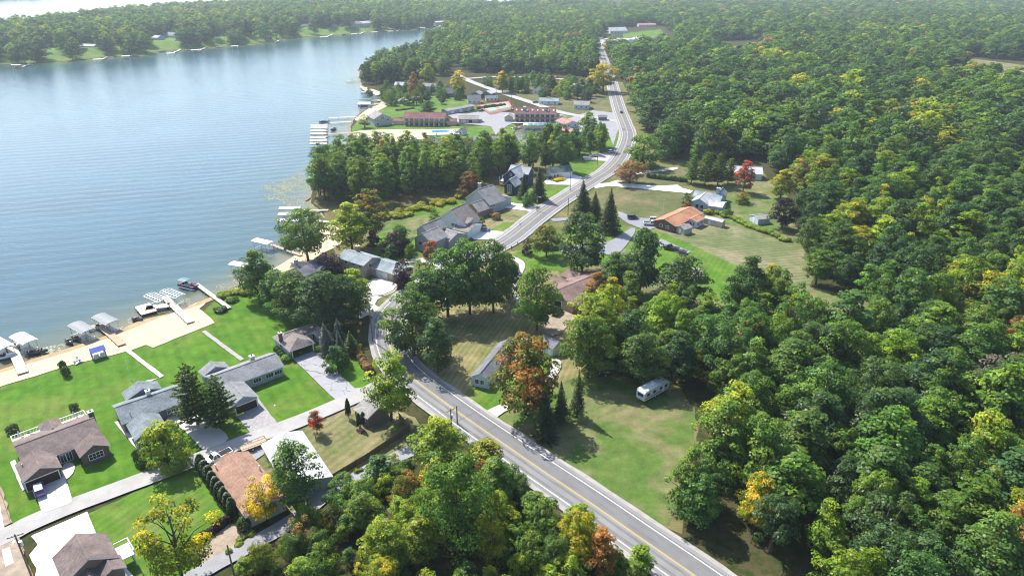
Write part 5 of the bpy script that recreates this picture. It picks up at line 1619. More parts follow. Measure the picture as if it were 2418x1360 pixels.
V = [
 ('white house with dark roof behind the tennis courts', zd(1872, 395), zd(2108, 392), 8, 3.4, 2.8, 'u', 'roof_slate', 'wall_white', 3),
 ('low tan gabled house on the village street, first of pair', zd(1930, 300), zd(2090, 310), 8, 2.8, 1.8, 'v', 'roof_ash', 'wall_dkgrey', 1),
 ('low dark gabled house on the village street, second of pair', zd(2100, 285), zd(2275, 300), 8, 2.8, 1.8, 'v', 'roof_pale', 'wall_dkgrey', 2),
 ('grey roofed bungalow beside the tennis court hedge', zd(2175, 372), zd(2390, 368), 7, 2.7, 1.4, 'u', 'roof_slate', 'wall_white', 3),
 ('steep blue-grey roofed cottage among the village trees', zd(1495, 290), zd(1640, 292), 8, 3.0, 3.4, 'u', 'roof_slate', 'wall_dkgrey', 2),
 ('tan roofed cottage under the village trees', zd(1100, 170), zd(1330, 180), 8, 3.0, 2.0, 'u', 'roof_ash', 'wall_white', 3),
 ('white cottage with grey roof by the village shore', zd(640, 155), zd(860, 160), 8, 3.2, 2.2, 'u', 'roof_pale', 'wall_white', 3),
 ('brown steep gabled house facing the village gardens', zc(1700, 158), zc(1795, 165), 10, 3.0, 3.4, 'v', 'roof_maroon', 'wall_white', 2),
 ('grey roofed ranch beside the village street bend', zc(1745, 232), zc(1885, 236), 9, 2.8, 1.7, 'u', 'roof_bluegrey', 'wall_white', 3),
 ('white ranch house with pale roof near the far road', zc(1960, 128), zc(2082, 130), 8, 2.8, 1.4, 'u', 'roof_pale', 'wall_white', 4),
 ('small building with pale green roof near the far road', zc(2010, 180), zc(2115, 180), 7, 2.8, 1.0, 'u', 'roof_green', 'wall_tan', 1),
 ('taupe roofed house with white garage wing by the far road', zc(1988, 258), zc(2098, 262), 10, 3.2, 2.0, 'u', 'roof_ash', 'wall_white', 3),
 ('small grey shed at the car park by the far road', zc(2160, 345), zc(2226, 345), 5, 2.5, .8, 'u', 'roof_slate', 'wall_dkgrey', 0),
 ('pale cottage glimpsed behind the village street trees', (1085, 118), (1118, 120), 9, 3.0, 2.0, 'u', 'roof_pale', 'wall_white', 3),
 ('white flat fronted store with pale roof deep in the village', (1082, 108), (1120, 108), 10, 3.4, 1.2, 'u', 'roof_pale', 'wall_white', 4),
 ('grey roofed cottage at the tip of the village shore', (1042, 118), (1062, 118), 8, 3.0, 1.8, 'u', 'roof_slate', 'wall_white', 2),
]
for lab, a, b, d, e, rs, rg, rf, wl, n in V:
    simple('village_house', lab, a, b, d, e, rs, rg, rf, wl, n, group='houses of the lakeside village')
ze = Z(1100, 0, 3.664)
h = simple('metal_barn', 'large pale blue metal barn with garage doors at the road end', ze(1530, 352), ze(1655, 340), 24, 4.6, 2.6, 'v', 'roof_pale', 'wall_ltblue', 0, cat='barn')
h.garage(0, 'v0', .3, 4, 3.4, 'garage_white').garage(0, 'v0', .72, 4, 3.4, 'garage_white')
simple('metal_barn', 'lower pale lean-to barn beside the large metal barn', ze(1395, 350), ze(1520, 352), 12, 3.0, 1.6, 'u', 'roof_pale', 'wall_ltblue', 3, cat='barn')
simple('metal_barn', 'long white shed in front of the large metal barn', ze(1405, 400), ze(1565, 396), 8, 3.0, 1.0, 'u', 'white', 'wall_white', 0, cat='barn')
simple('village_house', 'white house with pale roof at the far road junction', ze(1105, 268), ze(1205, 265), 12, 4, 3, 'u', 'roof_pale', 'wall_white', 4)
simple('village_house', 'large roofed white house behind the far road spruce', ze(1250, 272), ze(1400, 268), 16, 4, 5, 'u', 'roof_pale', 'wall_white', 5)
simple('village_house', 'long pink roofed building in front of the far wood', ze(1495, 218), ze(1650, 216), 12, 3.5, 2, 'u', 'roof_red', 'wall_white', 5)
zp, zq = Z(0, 0, 3.9), Z(560, 0, 3.9)
PH = [
 ('tan flat roofed house low on the peninsula bank', zp(370, 482), zp(497, 485), 12, 3, 1.5, 'roof_taupe', 'wall_brown', 1.0),
 ('white cottage above the timber retaining wall on the peninsula', zp(705, 425), zp(862, 430), 12, 3.4, 2, 'roof_pale', 'wall_white', 5.5),
 ('tall white house with porch on the peninsula slope', zp(1350, 345), zp(1445, 352), 12, 6, 2.4, 'roof_pale', 'wall_blue', 4.5),
 ('large white house with long blue-grey roof on the peninsula', zp(1480, 328), zp(1612, 332), 14, 4, 4, 'roof_bluegrey', 'wall_white', 6),
 ('small white cottage high on the peninsula', zp(1375, 252), zp(1420, 250), 10, 3, 2, 'roof_pale', 'wall_white', 7.5),
 ('tiny bank cottage above the peninsula boats', zp(2035, 350), zp(2082, 345), 8, 3, 2, 'roof_bluegrey', 'wall_blue', 3),
 ('pale roofed cottage with deck on the peninsula', zq(248, 262), zq(342, 258), 10, 4, 2, 'roof_pale', 'wall_brown', 5),
 ('white gabled house with dark roof on the peninsula', zq(575, 245), zq(690, 240), 11, 4, 3, 'roof_slate', 'wall_ltblue', 5),
 ('low blue boathouse at the peninsula waterline', zq(752, 275), zq(810, 272), 10, 3.2, 2, 'roof_taupe', 'wall_blue', 2.5),
 ('red gabled cottage on the peninsula bank', zq(875, 245), zq(932, 242), 10, 3.5, 2.5, 'roof_slate', 'brick', 5),
 ('grey cottage beside the largest peninsula house', zq(945, 240), zq(1010, 238), 10, 3.5, 2.5, 'roof_ash', 'wall_white', 5),
 ('largest grey peninsula house with broad gables and stairs', zq(1050, 225), zq(1150, 220), 16, 6, 3.5, 'roof_taupe', 'wall_grey', 5),
 ('white wing of tall windows next to the largest peninsula house', zq(1155, 220), zq(1225, 215), 14, 6, 3, 'roof_pale', 'wall_white', 5),
 ('blue-grey gabled house beyond the largest peninsula house', zq(1210, 212), zq(1282, 208), 12, 5, 3, 'roof_bluegrey', 'wall_white', 5),
 ('white house between poplars near the peninsula neck', zq(1385, 200), zq(1440, 198), 12, 5, 3, 'roof_pale', 'wall_white', 4),
 ('long low pinkish building at the inner end of the bay', zq(1830, 210), zq(1930, 206), 12, 3.5, 2, 'roof_pale', 'wall_cream', 2),
]
for lab, a, b, d, e, rs, rf, wl, bz in PH:
    h = simple('peninsula_house', lab, a, b, d, e, rs, 'u', rf, wl, 4, base=bz, group='houses on the peninsula')
# tennis courts
t = NT('court_green'); t.color(t.ramp(t.noise(0.3, 4), [(.3, (0.20, 0.27, 0.22, 1)), (.7, (0.27, 0.33, 0.27, 1))])); M['court'] = t.rough(.9, .1)
t = NT('court_red'); t.color(t.ramp(t.noise(0.3, 4), [(.3, (0.34, 0.17, 0.15, 1)), (.7, (0.42, 0.22, 0.19, 1))])); M['court_red'] = t.rough(.9, .1)
tc = [P(*zc(*p)) for p in ((1305, 266), (1535, 236), (1572, 292), (1405, 330))]
sheet('tennis_court', [tuple(p) for p in tc], M['court_red'], LZ[0] + .03)
def quad(f0, f1, g0, g1):
    a, b, c, d = tc
    q = lambda f, g: (a * (1 - f) + b * f) * (1 - g) + (d * (1 - f) + c * f) * g
    return [tuple(q(f0, g0)), tuple(q(f1, g0)), tuple(q(f1, g1)), tuple(q(f0, g1))]
for f0, f1 in ((.08, .45), (.55, .92)):
    sheet('tennis_court', quad(f0, f1, .12, .88), M['court'], LZ[0] + .036)
    for a_, b_, c_, d_ in ((f0 + .05, f1 - .05, .2, .205 + .01), (f0 + .05, f1 - .05, .79, .80), (f0 + .05, f0 + .056, .2, .8), (f1 - .056, f1 - .05, .2, .8), (f0 + .05, f1 - .05, .49, .51), (f0 + .05, f1 - .05, .35, .358), (f0 + .05, f1 - .05, .64, .648)):
        sheet('court_line', quad(a_, b_, c_, d_), M['whiteline'], LZ[0] + .042)
fence = thing('court_fence', 'rusty red mesh fence round the tennis courts', 'fence', tc[0])
t = NT('fence_mesh'); t.color((0.30, 0.09, 0.08, 1)); t.b.inputs['Alpha'].default_value = 0.45; M['mesh'] = t.rough(.8)
for i in range(4):
    a, b = tc[i] - tc[0], tc[(i + 1) % 4] - tc[0]
    n = max(3, int((b - a).length / 6))
    for k in range(n):
        p = a + (b - a) * k / n; q = a + (b - a) * (k + 1) / n
        MB().tube([(p.x, p.y, -.1), (p.x, p.y, 2.6)], [.06, .06], 6).build('post', M['court_red'], fence)
        MB().add([(p.x, p.y, .1), (q.x, q.y, .1), (q.x, q.y, 2.5), (p.x, p.y, 2.5)], [(0, 1, 2, 3)]).build('mesh_panel', M['mesh'], fence)
# swimming pool
pl = [P(*zc(*p)) for p in ((945, 437), (1198, 431), (1204, 468), (942, 474))]
sheet('pool_deck', [tuple(p) for p in pl], M['new_concrete'], LZ[0] + .03)
t = NT('pool_water'); t.color((0.06, 0.22, 0.52, 1)); t.bump(t.noise(1.2, 3), .2, .1); M['pool'] = t.rough(.05, .5)
pw = [P(*zc(*p)) for p in ((1002, 442), (1126, 440), (1126, 454), (1001, 457))]
sheet('pool_water', [tuple(p) for p in pw], M['pool'], LZ[0] + .036)
pr = thing('swimming_pool', 'rectangular blue swimming pool in the white deck', 'pool', pw[0])
for i in range(4):
    a, b = pw[i] - pw[0], pw[(i + 1) % 4] - pw[0]
    MB().bar(Vector((a.x, a.y, LZ[0] + .05)), Vector((b.x, b.y, LZ[0] + .05)), .35, .1).build('coping', M['concrete_step'], pr)
# ================================================================ docks, lifts, boats
def deck_dock(name, label, runs, mat, group=None, z=0.55, posts=2.6):
    """runs: [(p, q, width)] photo pixels at deck height; each run a plank deck on posts"""
    a0 = P(*runs[0][0], z)
    t = thing(name, label, 'dock', (a0.x, a0.y, 0), 0, group)
    for p, q, w in runs:
        a, b = P(*p, z) - a0, P(*q, z) - a0
        d = Vector((b.x - a.x, b.y - a.y, 0)); L = d.length
        if L < .3: continue
        d.normalize(); n = Vector((d.y, -d.x, 0))
        k = max(1, round(L / 2.4))
        for i in range(k):     # deck sections
            s0 = a + d * (L * i / k + .02); s1 = a + d * (L * (i + 1) / k - .02)
            s0.z = s1.z = z - .06
            MB().bar(s0, s1, w, .12).build('deck_section', M[mat], t)
        k = max(1, round(L / posts))
        for i in range(k + 1):
            for sd in (-1, 1):
                c = a + d * (L * i / k) + n * (sd * (w / 2 + .03))
                MB().tube([(c.x, c.y, -1.6), (c.x, c.y, z + .25)], [.06, .06], 6).build('post', M['greymetal'], t)
    return t

def canopy_mat(nm, c):
    M[nm] = plain(nm, c, .6, var=.06, scale=.8)
canopy_mat('canopy_grey', (0.17, 0.185, 0.20, 1)); canopy_mat('canopy_white', (0.62, 0.62, 0.60, 1)); canopy_mat('canopy_teal', (0.06, 0.16, 0.17, 1)); canopy_mat('canopy_tan', (0.55, 0.50, 0.42, 1)); canopy_mat('canopy_blue', (0.05, 0.10, 0.26, 1))
M['boat_white'] = paint('boat_white', (0.75, 0.75, 0.74, 1)); M['boat_red'] = paint('boat_red', (0.28, 0.03, 0.035, 1)); M['boat_dark'] = paint('boat_dark', (0.025, 0.03, 0.04, 1)); M['boat_blue'] = paint('boat_blue', (0.04, 0.09, 0.22, 1))

def lift(label, u, v, ang, L=7.0, W=3.2, H=3.0, mat='canopy_grey', group=None, covered=True, full=True):
    """boat lift: four posts, rails and a curved canopy"""
    c = P(u, v, H)
    t = thing('boat_lift', label, 'boat lift', (c.x, c.y, 0), ang, group)
    for x in (-L * .36, L * .36):
        for y in (-W / 2 + .15, W / 2 - .15):
            MB().tube([(x, y, -1.5), (x, y, H - .35)], [.07, .07], 6).build('post', M['alu'], t)
    fr = MB()
    for y in (-W / 2, W / 2):
        fr.bar((-L / 2, y, H - .35), (L / 2, y, H - .35), .1)
    if not covered:
        n = 6
        for i in range(n + 1):
            x = -L / 2 + L * i / n
            pts = [(x, -W / 2, H - .35), (x, -W / 4, H - .05), (x, 0, H + .03), (x, W / 4, H - .05), (x, W / 2, H - .35)]
            for a, b in zip(pts[:-1], pts[1:]):
                fr.bar(a, b, .09)
        for y, z in ((-W / 4, H - .05), (0, H + .03), (W / 4, H - .05)):
            fr.bar((-L / 2, y, z), (L / 2, y, z), .09)
    for x in (-L * .36, L * .36):
        fr.bar((x, -W / 2, .1), (x, W / 2, .1), .12)
    fr.build('frame', M['alu'], t)
    if covered:
        secs = []
        n = 8
        for i in range(n + 1):
            x = -L / 2 + L * i / n
            endf = .75 if i in (0, n) else 1.0
            prof = [(-W / 2, H - .62), (-W / 2, H - .25), (-W * .3, H - .02), (0, H + .10 * endf), (W * .3, H - .02), (W / 2, H - .25), (W / 2, H - .62), (W * .46, H - .3), (0, H), (-W * .46, H - .3)]
            secs.append([(x, y, z) for y, z in prof])
        MB().loft(secs).build('canopy', M[mat], t)
    return t

def boat(label, u, v, ang, L=6.4, W=2.4, hull='boat_white', kind='pontoon', group=None, z=0.0, seat='boat_red', bimini=None):
    c = P(u, v, z)
    t = thing('pontoon_boat' if kind == 'pontoon' else 'motor_boat' if kind == 'motor' else 'watercraft', label, 'boat', (c.x, c.y, z), ang, group)
    if kind == 'pontoon':
        for y in (-W * .33, W * .33):
            MB().tube([(-L / 2, y, -.25), (L * .36, y, -.25), (L * .5, y, -.1)], [.32, .32, .06], 8).build('float', M['alu'], t)
        MB().box(-L / 2, L * .46, -W / 2, W / 2, .1, .22).build('deck', M[hull], t)
        rl = MB()
        for y in (-W / 2 + .04, W / 2 - .04):
            rl.box(-L / 2, L * .44, y - .03, y + .03, .22, .85)
        rl.box(L * .42, L * .44, -W / 2 + .05, W / 2 - .05, .22, .85); rl.box(-L / 2, -L / 2 + .05, -W / 2 + .05, W / 2 - .05, .22, .85)
        rl.build('side_panel', M[hull], t)
        st = MB()
        st.box(-L * .48, -L * .40, -W * .42, W * .42, .22, .8); st.box(L * .10, L * .40, -W * .45, -W * .25, .22, .68); st.box(L * .10, L * .40, W * .25, W * .45, .22, .68)
        st.box(-L * .32, -L * .1, -W * .45, -W * .25, .22, .68)
        st.build('seat', M[seat], t)
        MB().box(-L * .08, L * .02, W * .05, W * .38, .22, 1.05).build('helm', M['boat_white'], t)
        if bimini:
            bm = MB()
            bm.loft([[(x, -W * .5, 2.15), (x, 0, 2.32), (x, W * .5, 2.15), (x, W * .5, 2.1), (x, 0, 2.26), (x, -W * .5, 2.1)] for x in (-L * .45, L * .0)])
            bo = bm.build('bimini_top', M[bimini], t)
            po = MB()
            for x in (-L * .42, -L * .03):
                for y in (-W * .47, W * .47):
                    po.bar((x, y, .8), (x, y, 2.12), .05)
            po.build('bimini_frame', M['alu'], bo)
    else:
        s = []
        for i, f in enumerate((0, .25, .5, .75, .92, 1.0)):
            x = -L / 2 + L * f
            w = W / 2 * (1, 1, .98, .78, .4, .04)[i]
            k = (-.3, -.32, -.32, -.25, -.08, .3)[i]
            s.append([(x, -w, .55 + .12 * f), (x, -w * .8, .0), (x, 0, k), (x, w * .8, .0), (x, w, .55 + .12 * f)])
        MB().loft(s).build('hull', M[hull], t, True)
        MB().box(-L * .35, L * .1, -W * .36, W * .36, .56, .66).build('cockpit', M['interior'], t)
        MB().box(-L * .3, -L * .15, -W * .32, W * .32, .66, .95).build('seat', M[seat], t)
        MB().add([(L * .12, -W * .36, .6), (L * .12, W * .36, .6), (L * .04, W * .34, 1.05), (L * .04, -W * .34, 1.05)], [(0, 1, 2, 3)]).build('windscreen', M['carglass'], t)
        MB().box(-L * .56, -L * .5, -.2, .2, -.2, .8).build('outboard_motor', M['boat_dark'], t)
    return t

zl = Z(0, 640, 3.777)
AX = H1.ang + R(2)           # shoreline runs roughly like the street
deck_dock('dock', 'white dock with a broad square platform and walkway', [(zl(1465, 228), zl(1700, 455), 2.0), (zl(1300, 330), zl(1512, 300), 3.0), (zl(1268, 300), zl(1330, 372), 4.2)], 'dock_pale')
deck_dock('dock', 'tan wooden dock between two grey boat lifts', [(zl(780, 508), zl(885, 474), 1.9), (zl(880, 468), zl(1088, 655), 1.9)], 'dock_tan')
deck_dock('dock', 'pale wooden dock beside the white canopied lift', [(zl(50, 668), zl(165, 640), 2.2), (zl(92, 650), zl(205, 905), 2.2)], 'dock_pale')
deck_dock('dock', 'long narrow white dock with the red seated pontoon boat', [(zl(1750, 112), zl(2045, 328), 1.3)], 'dock_pale')
lift('empty aluminium lift frame at the square dock, platform side', *zl(1392, 225), AX + R(-78), 7.4, 3.4, 3.0, covered=False)
lift('empty aluminium lift frame at the square dock, outer side', *zl(1535, 190), AX + R(-78), 7.8, 3.4, 3.0, covered=False)
lift('grey canopied lift on the outer end of the tan dock', *zl(722, 492), AX + R(-80), 8.0, 3.6, 3.0, 'canopy_grey')
lift('grey canopied lift on the near side of the tan dock', *zl(935, 418), AX + R(-80), 8.0, 3.6, 3.0, 'canopy_grey')
lift('white canopied lift at the pale dock', *zl(205, 590), AX + R(-78), 7.6, 3.6, 3.0, 'canopy_white')
lift('white canopied lift beyond the pale dock', *zl(-5, 640), AX + R(-78), 7.6, 3.6, 3.0, 'canopy_white')
boat('pontoon boat with red seats and dark bimini at the long narrow dock', *zl(1685, 140), AX + R(-70), 7.0, 2.5, 'boat_dark', 'pontoon', None, .0, 'boat_red', 'canopy_teal')
boat('white motor boat moored beside the pale dock', *zl(28, 772), AX - R(20), 6.0, 2.2, 'boat_white', 'motor')
for i, (x, y) in enumerate(((622, 640), (688, 612), (1232, 440), (308, 735), (370, 722))):
    boat('dark personal watercraft on a lift along the beach', *zl(x, y), AX + R(-75 + 12 * i), 3.1, 1.2, 'boat_dark', 'jet', 'personal watercraft along the beach')
# docks of the small beach and the weedy shore
zm = Z(600, 420, 3.777)
deck_dock('dock', 'narrow wooden dock ending at the tan canopied lift', [(zm(150, 592), zm(420, 690), 1.3)], 'dock_tan')
lift('pale canopied lift at the narrow wooden dock', *zm(75, 560), R(-28), 8, 3.4, 3.0, 'canopy_white')
lift('small pale canopied lift beside the shore maples', 565, 622, R(-20), 6.5, 3.2, 2.8, 'canopy_white')
deck_dock('dock', 'white dock by the weedy shore', [(zm(380, 290), zm(660, 288), 1.4)], 'dock_pale')
deck_dock('dock', 'pale dock behind the twin trunk tree', [(zm(560, 380), zm(725, 400), 1.4)], 'dock_pale')
for lab, x, y in (('long white canopied lift at the weedy shore dock', 320, 262), ('second white canopied lift at the weedy shore', 315, 315), ('third pale canopied lift near the twin trunk tree', 300, 372)):
    lift(lab, *zm(x, y), R(3), 8.4, 3.4, 3.0, 'canopy_white')
# marina dock with its row of lifts
deck_dock('dock', 'marina dock running along the row of covered lifts', [(zc(265, 392), zc(262, 556), 2.0), (zc(270, 462), zc(500, 450), 1.8)], 'dock_tan', posts=6)
deck_dock('dock', 'marina dock nearer the lodge', [(zc(280, 352), zc(490, 340), 1.8), (zc(295, 384), zc(440, 376), 1.6)], 'dock_pale', posts=6)
for i, y in enumerate((398, 416, 436, 456, 482, 502, 524, 545)):
    lift(('white', 'white', 'tan', 'white', 'tan', 'white', 'white', 'dark teal')[i] + ' canopied lift, ' + ('first', 'second', 'third', 'fourth', 'fifth', 'sixth', 'seventh', 'last')[i] + ' in the marina row from the lodge end', *zc(212, y), R(2), 9.0, 3.6, 3.2, ('canopy_white', 'canopy_white', 'canopy_tan', 'canopy_white', 'canopy_tan', 'canopy_white', 'canopy_white', 'canopy_teal')[i], 'covered lifts along the marina dock')
for lab, x, y, c, a in (('dark speedboat inside the marina basin', 322, 430, 'boat_dark', 80), ('white moored boat near the shore grove', 335, 535, 'boat_white', 75), ('second moored boat near the shore grove', 340, 572, 'boat_dark', 70), ('blue covered boat at the lodge dock', 255, 378, 'boat_blue', 5)):
    boat(lab, *zc(x, y), R(a), 6.5, 2.5, c, 'motor')
# inlet marina: slips with covered boats
for i in range(6):
    lift(('white', 'teal', 'grey', 'teal', 'blue', 'teal')[i] + ' canopied lift, ' + ('first', 'second', 'third', 'fourth', 'fifth', 'last')[i] + ' in the inlet marina row from the pool side', *zc(1655 + 32 * i, 392 + (i % 2) * 3), R(88), 7.0, 3.0, 2.8, ('canopy_white', 'canopy_teal', 'canopy_grey', 'canopy_teal', 'canopy_blue', 'canopy_teal')[i], 'covered slips of the inlet marina')
for i in range(4):
    boat('boat in the slip along the inlet wall', *zc(1830, 432 + 17 * i), R(4), 7.0, 2.6, ('boat_blue', 'boat_white', 'boat_blue', 'boat_white')[i], 'motor', 'boats along the inlet wall')
deck_dock('dock', 'quay along the inlet marina', [(zc(1560, 385), zc(1885, 380), 2.0)], 'dock_pale', posts=8)
boat('white covered boat in the near corner of the inlet', *zc(1590, 425), R(30), 7, 2.6, 'boat_white', 'motor')
# village docks
for i, (x0, y0, x1, y1) in enumerate(((90, 268, 300, 250), (200, 480, 480, 460), (260, 410, 480, 395), (340, 320, 430, 318))):
    deck_dock('dock', 'wooden dock on the village shore', [(zd(x0, y0), zd(x1, y1), 1.6)], 'dock_pale', 'docks of the village shore', posts=6)
for i, (x, y, c) in enumerate(((180, 275, 'canopy_blue'), (165, 385, 'canopy_teal'), (145, 440, 'canopy_white'), (140, 462, 'canopy_white'), (420, 305, 'canopy_white'))):
    lift('canopied lift on the village shore', *zd(x, y), R(4), 9, 3.4, 3.0, c, 'lifts on the village shore')
boat('long blue boat below the village lifts', *zd(140, 500), R(6), 8, 2.6, 'boat_blue', 'motor')
deck_dock('dock', 'lone dock with lift frame at the village point', [((818, 192), (856, 190), 2.0)], 'dock_tan', posts=6)
lift('open lift frame at the village point dock', 838, 184, R(3), 8, 3.4, 3.2, covered=False)
deck_dock('dock', 'dock in the inner bay before the neck', [((975, 112), (1000, 116), 2.0)], 'dock_tan', posts=6)
lift('white lift in the inner bay before the neck', 978, 110, R(0), 9, 3.6, 3.2, 'canopy_white')
# peninsula shore: docks with lifts and boats
PD = [zp(150, 596), zp(240, 604), zp(290, 580), zp(900, 545), zp(965, 538), zp(1010, 530), zp(1160, 515), zp(1225, 508), zp(1500, 480), zp(1570, 490), zp(1620, 478), zp(1740, 465), zp(1800, 460), zp(1860, 455), zp(2020, 438), zp(2160, 424),
      zq(385, 375), zq(420, 370), zq(790, 340), zq(850, 332), zq(990, 322), zq(1075, 314), zq(1160, 302), zq(1210, 298), zq(1265, 294), zq(1310, 288), zq(1365, 292), zq(1410, 288), zq(1500, 275), zq(1545, 272), zq(1705, 256), zq(1850, 250)]
for i, (u, v) in enumerate(PD):
    if i % 3 == 0:
        lift('covered lift on the peninsula shore', u, v, R(8 + (i * 37) % 20), 9, 4.0, 3.0, 'canopy_white' if i % 2 else 'canopy_tan', 'covered lifts on the peninsula shore')
    else:
        boat('pale boat moored on the peninsula shore', u, v, R((i * 53) % 40), 8, 3.0, 'boat_white' if i % 4 else 'boat_blue', 'motor', 'boats on the peninsula shore')
    if i % 3 == 1:
        deck_dock('dock', 'pale dock on the peninsula shore', [((u - 8, v + 3), (u + 10, v - 5), 2.2)], 'dock_pale', 'docks on the peninsula shore', posts=8)
# lily pads on the shallow water
rr = np.random.default_rng(4)
pv, pf = [], []
def pads(poly, n, r0, r1):
    pl = np.array([tuple(P(*p, WATER_Z))[:2] for p in poly])
    lo, hi = pl.min(0), pl.max(0)
    q = rr.uniform(lo, hi, (n * 7, 2))
    q = q[inside(q, [tuple(a) for a in pl])]
    q = q[~inside(q, poly2(land))]
    dens = np.sin(q[:, 0] * .35) + np.sin(q[:, 1] * .27 + 1) + np.sin((q[:, 0] + q[:, 1]) * .8)
    q = q[dens > rr.uniform(-1.8, 2.2, len(q))]
    for x, y in q[:n]:
        r = rr.uniform(r0, r1); k = len(pv); a0 = rr.uniform(0, 6)
        for j in range(6):
            a = a0 + j * 1.05
            pv.append((x + r * math.cos(a), y + r * math.sin(a), WATER_Z + .015 + rr.uniform(0, .03)))
        pf.append(tuple(range(k, k + 6)))
pads([(612, 447), (640, 428), (672, 424), (700, 412), (745, 420), (760, 470), (752, 505), (712, 478), (690, 492), (655, 470), (632, 474)], 3000, .10, .36)
pads([(690, 490), (770, 490), (770, 530), (740, 535)], 500, .12, .35)
pads([(500, 690), (530, 655), (590, 640), (610, 650), (575, 672)], 420, .1, .28)
pads([(70, 850), (100, 822), (150, 810), (160, 828), (60, 858)], 130, .1, .3)
pads([(280, 780), (300, 752), (330, 748), (335, 758)], 60, .1, .28)
pads([(410, 735), (425, 705), (450, 705), (450, 722)], 80, .1, .28)
pads([(780, 300), (830, 285), (832, 310), (800, 318)], 250, .2, .5)
me = bpy.data.meshes.new('lily_pads'); me.from_pydata(pv, [], pf)
t = NT('lily_pad'); t.color(t.ramp(t.noise(.9, 4), [(.35, (0.07, 0.11, 0.03, 1)), (.5, (0.13, 0.15, 0.06, 1)), (.68, (0.22, 0.21, 0.13, 1))])); t.rough(.45, .4)
me.materials.append(t.m)
o = put(bpy.data.objects.new('lily_pads', me)); o['kind'] = 'stuff'; o['label'] = 'floating lily pads in the shallows'
# ================================================================ vehicles
PAINT = {k: paint('paint_' + k, c) for k, c in (('white', (0.72, 0.73, 0.74, 1)), ('black', (0.015, 0.016, 0.019, 1)), ('silver', (0.42, 0.43, 0.45, 1)), ('blue', (0.035, 0.075, 0.17, 1)), ('purple', (0.20, 0.10, 0.42, 1)), ('grey', (0.14, 0.145, 0.155, 1)), ('red', (0.35, 0.03, 0.03, 1)))}
def emi(nm, c):
    t = NT(nm); t.color(c); return t.rough(.15, .6)
M['lens'] = emi('headlight_lens', (0.75, 0.78, 0.8, 1)); M['tail'] = emi('tail_light_lens', (0.35, 0.02, 0.02, 1))
def wheel(t, x, y, r=.35, w=.24):
    o = bpy.data.objects.new('wheel', MB().tube([(x, y - w / 2, r), (x, y + w / 2, r)], [r, r], 14).mesh('tyre', M['black']))
    put(o, t)
    MB().tube([(x, y - w / 2 - .01, r), (x, y + w / 2 + .01, r)], [r * .6, r * .6], 10).build('rim', M['alu'], o)
